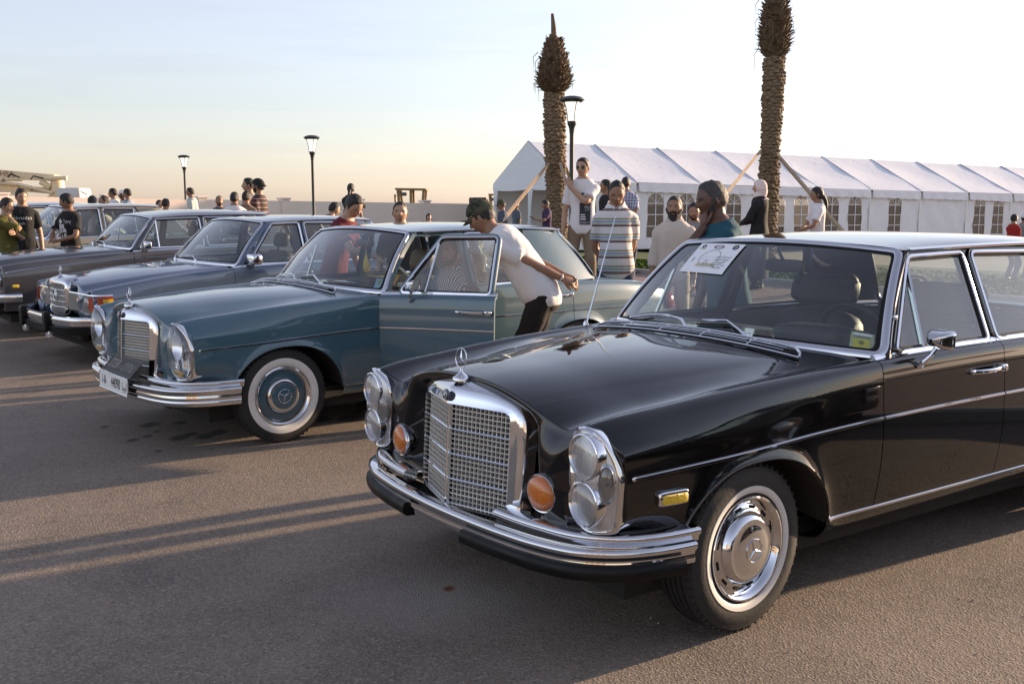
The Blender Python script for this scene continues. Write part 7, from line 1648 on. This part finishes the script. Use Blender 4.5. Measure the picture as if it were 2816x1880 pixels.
# --- between teal and slate cars
p, hgt = spot(950, 545, 10.2); person('boy in a maroon T-shirt leaning over beside the teal car', (p[0]-.14, p[1]), -15, 1.70, 0, 'short', shirt=MAROON, pants=JEANS, lean=10, hunch=14, head_pitch=20, head_yaw=-30, arms=('hang','reach'), vox=.012, hair_t=.11)
p, hgt = spot(1100, 553, 10.0); person('boy with cropped hair showing over the roof of the teal car', p, -85, hgt, 0, 'short', shirt=BLACKC, pants=JEANS, head_pitch=-2, arms=('hang','hang'), hair_t=.05)
p, hgt = spot(866, 564, 15.5); person('dark-haired boy stooping behind the slate blue car', p, 30, hgt+.12, 0, 'short', shirt=NAVY, pants=JEANS, lean=24, hunch=10, vox=.016, detail=False)
p, hgt = spot(882, 573, 15.0); person('dark-haired boy with bowed head behind the slate blue car', p, 10, hgt+.18, 0, 'short', shirt=BLACKC, pants=JEANS, lean=28, hunch=18, head_pitch=25, vox=.016, detail=False)
p, hgt = spot(1178, 588, 21); person('small child whose dark hair just shows over the teal car roof', p, -60, hgt, 0, 'long', shirt=WHITE, pants=JEANS, vox=.016, detail=False)
p, hgt = spot(964, 504, 23); person('woman in black with dark hair tied back standing before the wall', p, 80, hgt, 1, 'long', shirt=BLACKC, sleeve='short', pants=BLKP, vox=.016, detail=False, arms=('fold','hang'))
# --- group behind the taupe car roof
p, hgt = spot(711, 492, 17.8); person('man in a backwards black cap and brown striped polo', p, 172, hgt, 1, 'short', shirt=POLO2, pants=BLKP, cap=(BLACKC, True), beard=1, vox=.015, sleeve='half')
def ex_grey(c):
    S = c['spine'](.70)[0]; V = [(-.07,-.025),(.08,-.025),(.08,.02),(-.07,.02)]; print_on(c, V, [(0,1,2,3)], (0, S[2]), mat('red_print', (.22,.02,.03), .8))
    V, F = text_geo('BOARD', .045); q = print_on(c, [(-a, b) for a, b in V[:,:2]], F, (.005, S[2]), INK_W); q.location.x += .004
p, hgt = spot(685, 489, 18.4); person('young man in a grey T-shirt with a red print in profile', p, 195, hgt, 0, 'short', shirt=GREYC, pants=JEANS, vox=.015, extra=ex_grey)
p, hgt = spot(669, 524, 17.4); person('man in a brown checked shirt with his back turned', p, 75, hgt, 1, 'short', shirt=PLAIDR, pants=JEANS, vox=.016, detail=False, lean=8)
p, hgt = spot(641, 526, 17.0); person('man in a plain white shirt with his back turned', p, 95, hgt, 1, 'short', shirt=WHITE, pants=JEANS, vox=.016, detail=False, lean=8, girth=1.1)
p, hgt = spot(602, 538, 21); person('bald man in a blue shirt facing the man in white', p, -60, hgt, 1, 'bald', shirt=cloth('denim_blue', (.06,.08,.13)), pants=JEANS, beard=1, vox=.016)
p, hgt = spot(533, 515, 27); person('man in a pale checked shirt walking along the wall', p, 190, hgt, 1, 'short', shirt=PLAIDP, sleeve='half', pants=JEANS, vox=.018, lean=7, girth=1.12, detail=False)
p, hgt = spot(454, 547, 21.5); person('boy with short dark hair behind the taupe car', p, 60, hgt, 1, 'short', shirt=BROWNP, pants=JEANS, vox=.018, detail=False)
p, hgt = spot(437, 551, 22); person('second boy with lighter skin beside the boy behind the taupe car', p, -40, hgt, 0, 'short', shirt=GREYC, pants=JEANS, vox=.018, detail=False)
p, hgt = spot(318, 517, 25.5); person('young man in a white shirt far off by the wall', p, 185, hgt, 1, 'short', shirt=WHITE, sleeve='half', pants=JEANS, vox=.018, detail=False, lean=5)
p, hgt = spot(338, 523, 26.5); person('man in a white brimmed cap far off by the wall', p, 190, hgt, 2, 'short', shirt=PLAIDP, pants=JEANS, cap=(WHITE, False), vox=.018, detail=False)
p, hgt = spot(356, 518, 25.5); person('man in a grey blue checked shirt far off by the wall', p, 180, hgt, 1, 'short', shirt=PLAIDG, sleeve='half', pants=JEANS, vox=.018, detail=False, lean=4)
# --- group at the front of the taupe and beige cars
p, hgt = spot(322, 563, 17.0); person('dark-haired person in white bending down beside the bearded man', p, 150, hgt+.30, 1, 'short', shirt=WHITE, pants=JEANS, lean=45, hunch=20, head_pitch=10, vox=.016, detail=False)
p, hgt = spot(289, 537, 17.4); person('bald man with a dark beard in a navy polo', p, 215, hgt, 1, 'bald', shirt=NAVY, pants=JEANS, beard=1, vox=.015, girth=1.15, head_pitch=10)
p, hgt = spot(252, 539, 18.2); person('balding man in a navy shirt with his back turned', p, 85, hgt, 1, 'recede', shirt=cloth('slate_navy', (.03,.035,.055)), pants=JEANS, vox=.016, detail=False, girth=1.15)
def ex_yo(c):
    V, F = text_geo('yo!', .085); print_on(c, [(-a, b) for a, b in V[:,:2]], F, (.075, c['spine'](.72)[0][2]), INK_W)
    rs = np.random.default_rng(4); z0 = c['spine'](.52)[0][2]     # splashed white skull-like print
    for i in range(16):
        cy, cz_ = -.03+rs.normal()*.055, rs.normal()*.06; n = 9; r = .012+.022*rs.random(); V = [(cy+math.cos(a)*r*(.6+.7*rs.random()), cz_+math.sin(a)*r*(.8+.9*rs.random())) for a in np.arange(n)*2*PI/n]; print_on(c, V, [tuple(range(n))], (0, z0), INK_W)
    for y, L in ((.05,.16),(-.02,.12),(-.06,.15)): print_on(c, [(y,0),(y+.008,0),(y+.006,-L),(y+.001,-L)], [(0,1,2,3)], (0, z0), INK_W)
p, hgt = spot(187, 531, 14.1); person('youth in a black T-shirt printed yo! with a white splashed design', p, -118, hgt, 1, 'short', shirt=BLACKC, pants=BLKP, arms=('front','front'), head_yaw=-55, head_pitch=16, vox=.013, extra=ex_yo, hair_t=.09)
p, hgt = spot(146, 590, 17.2); person('person in a beige shirt bent double at the silver car', p, 160, 1.72, 1, 'short', shirt=cloth('beige', (.42,.38,.33)), sleeve='half', pants=JEANS, lean=70, hunch=20, arms=('reach','reach'), vox=.016, detail=False)
def ex_scrawl(c):
    V, F = text_geo('cabarnial', .07); z0 = c['spine'](.70)[0][2]; print_on(c, [(-a, b) for a, b in V[:,:2]], F, (-.01, z0), INK_W); V, F = text_geo('skate', .05); print_on(c, [(-a, b) for a, b in V[:,:2]], F, (-.03, z0-.075), INK_W)
p, hgt = spot(57, 518, 14.4); person('boy in a black T-shirt with a white scrawled print', p, -62, hgt, 0, 'short', shirt=BLACKC, pants=BLKP, arms=('hang','hang'), head_yaw=12, head_pitch=10, vox=.013, extra=ex_scrawl, hair_t=.10)
p, hgt = spot(12, 543, 13.7); person('boy in an olive football shirt with his hand at his chin', p, -8, hgt, 0, 'short', shirt=OLIVE, pants=BLKP, arms=('fold','chin'), head_pitch=14, vox=.013, sleeve='half', hair_t=.10)
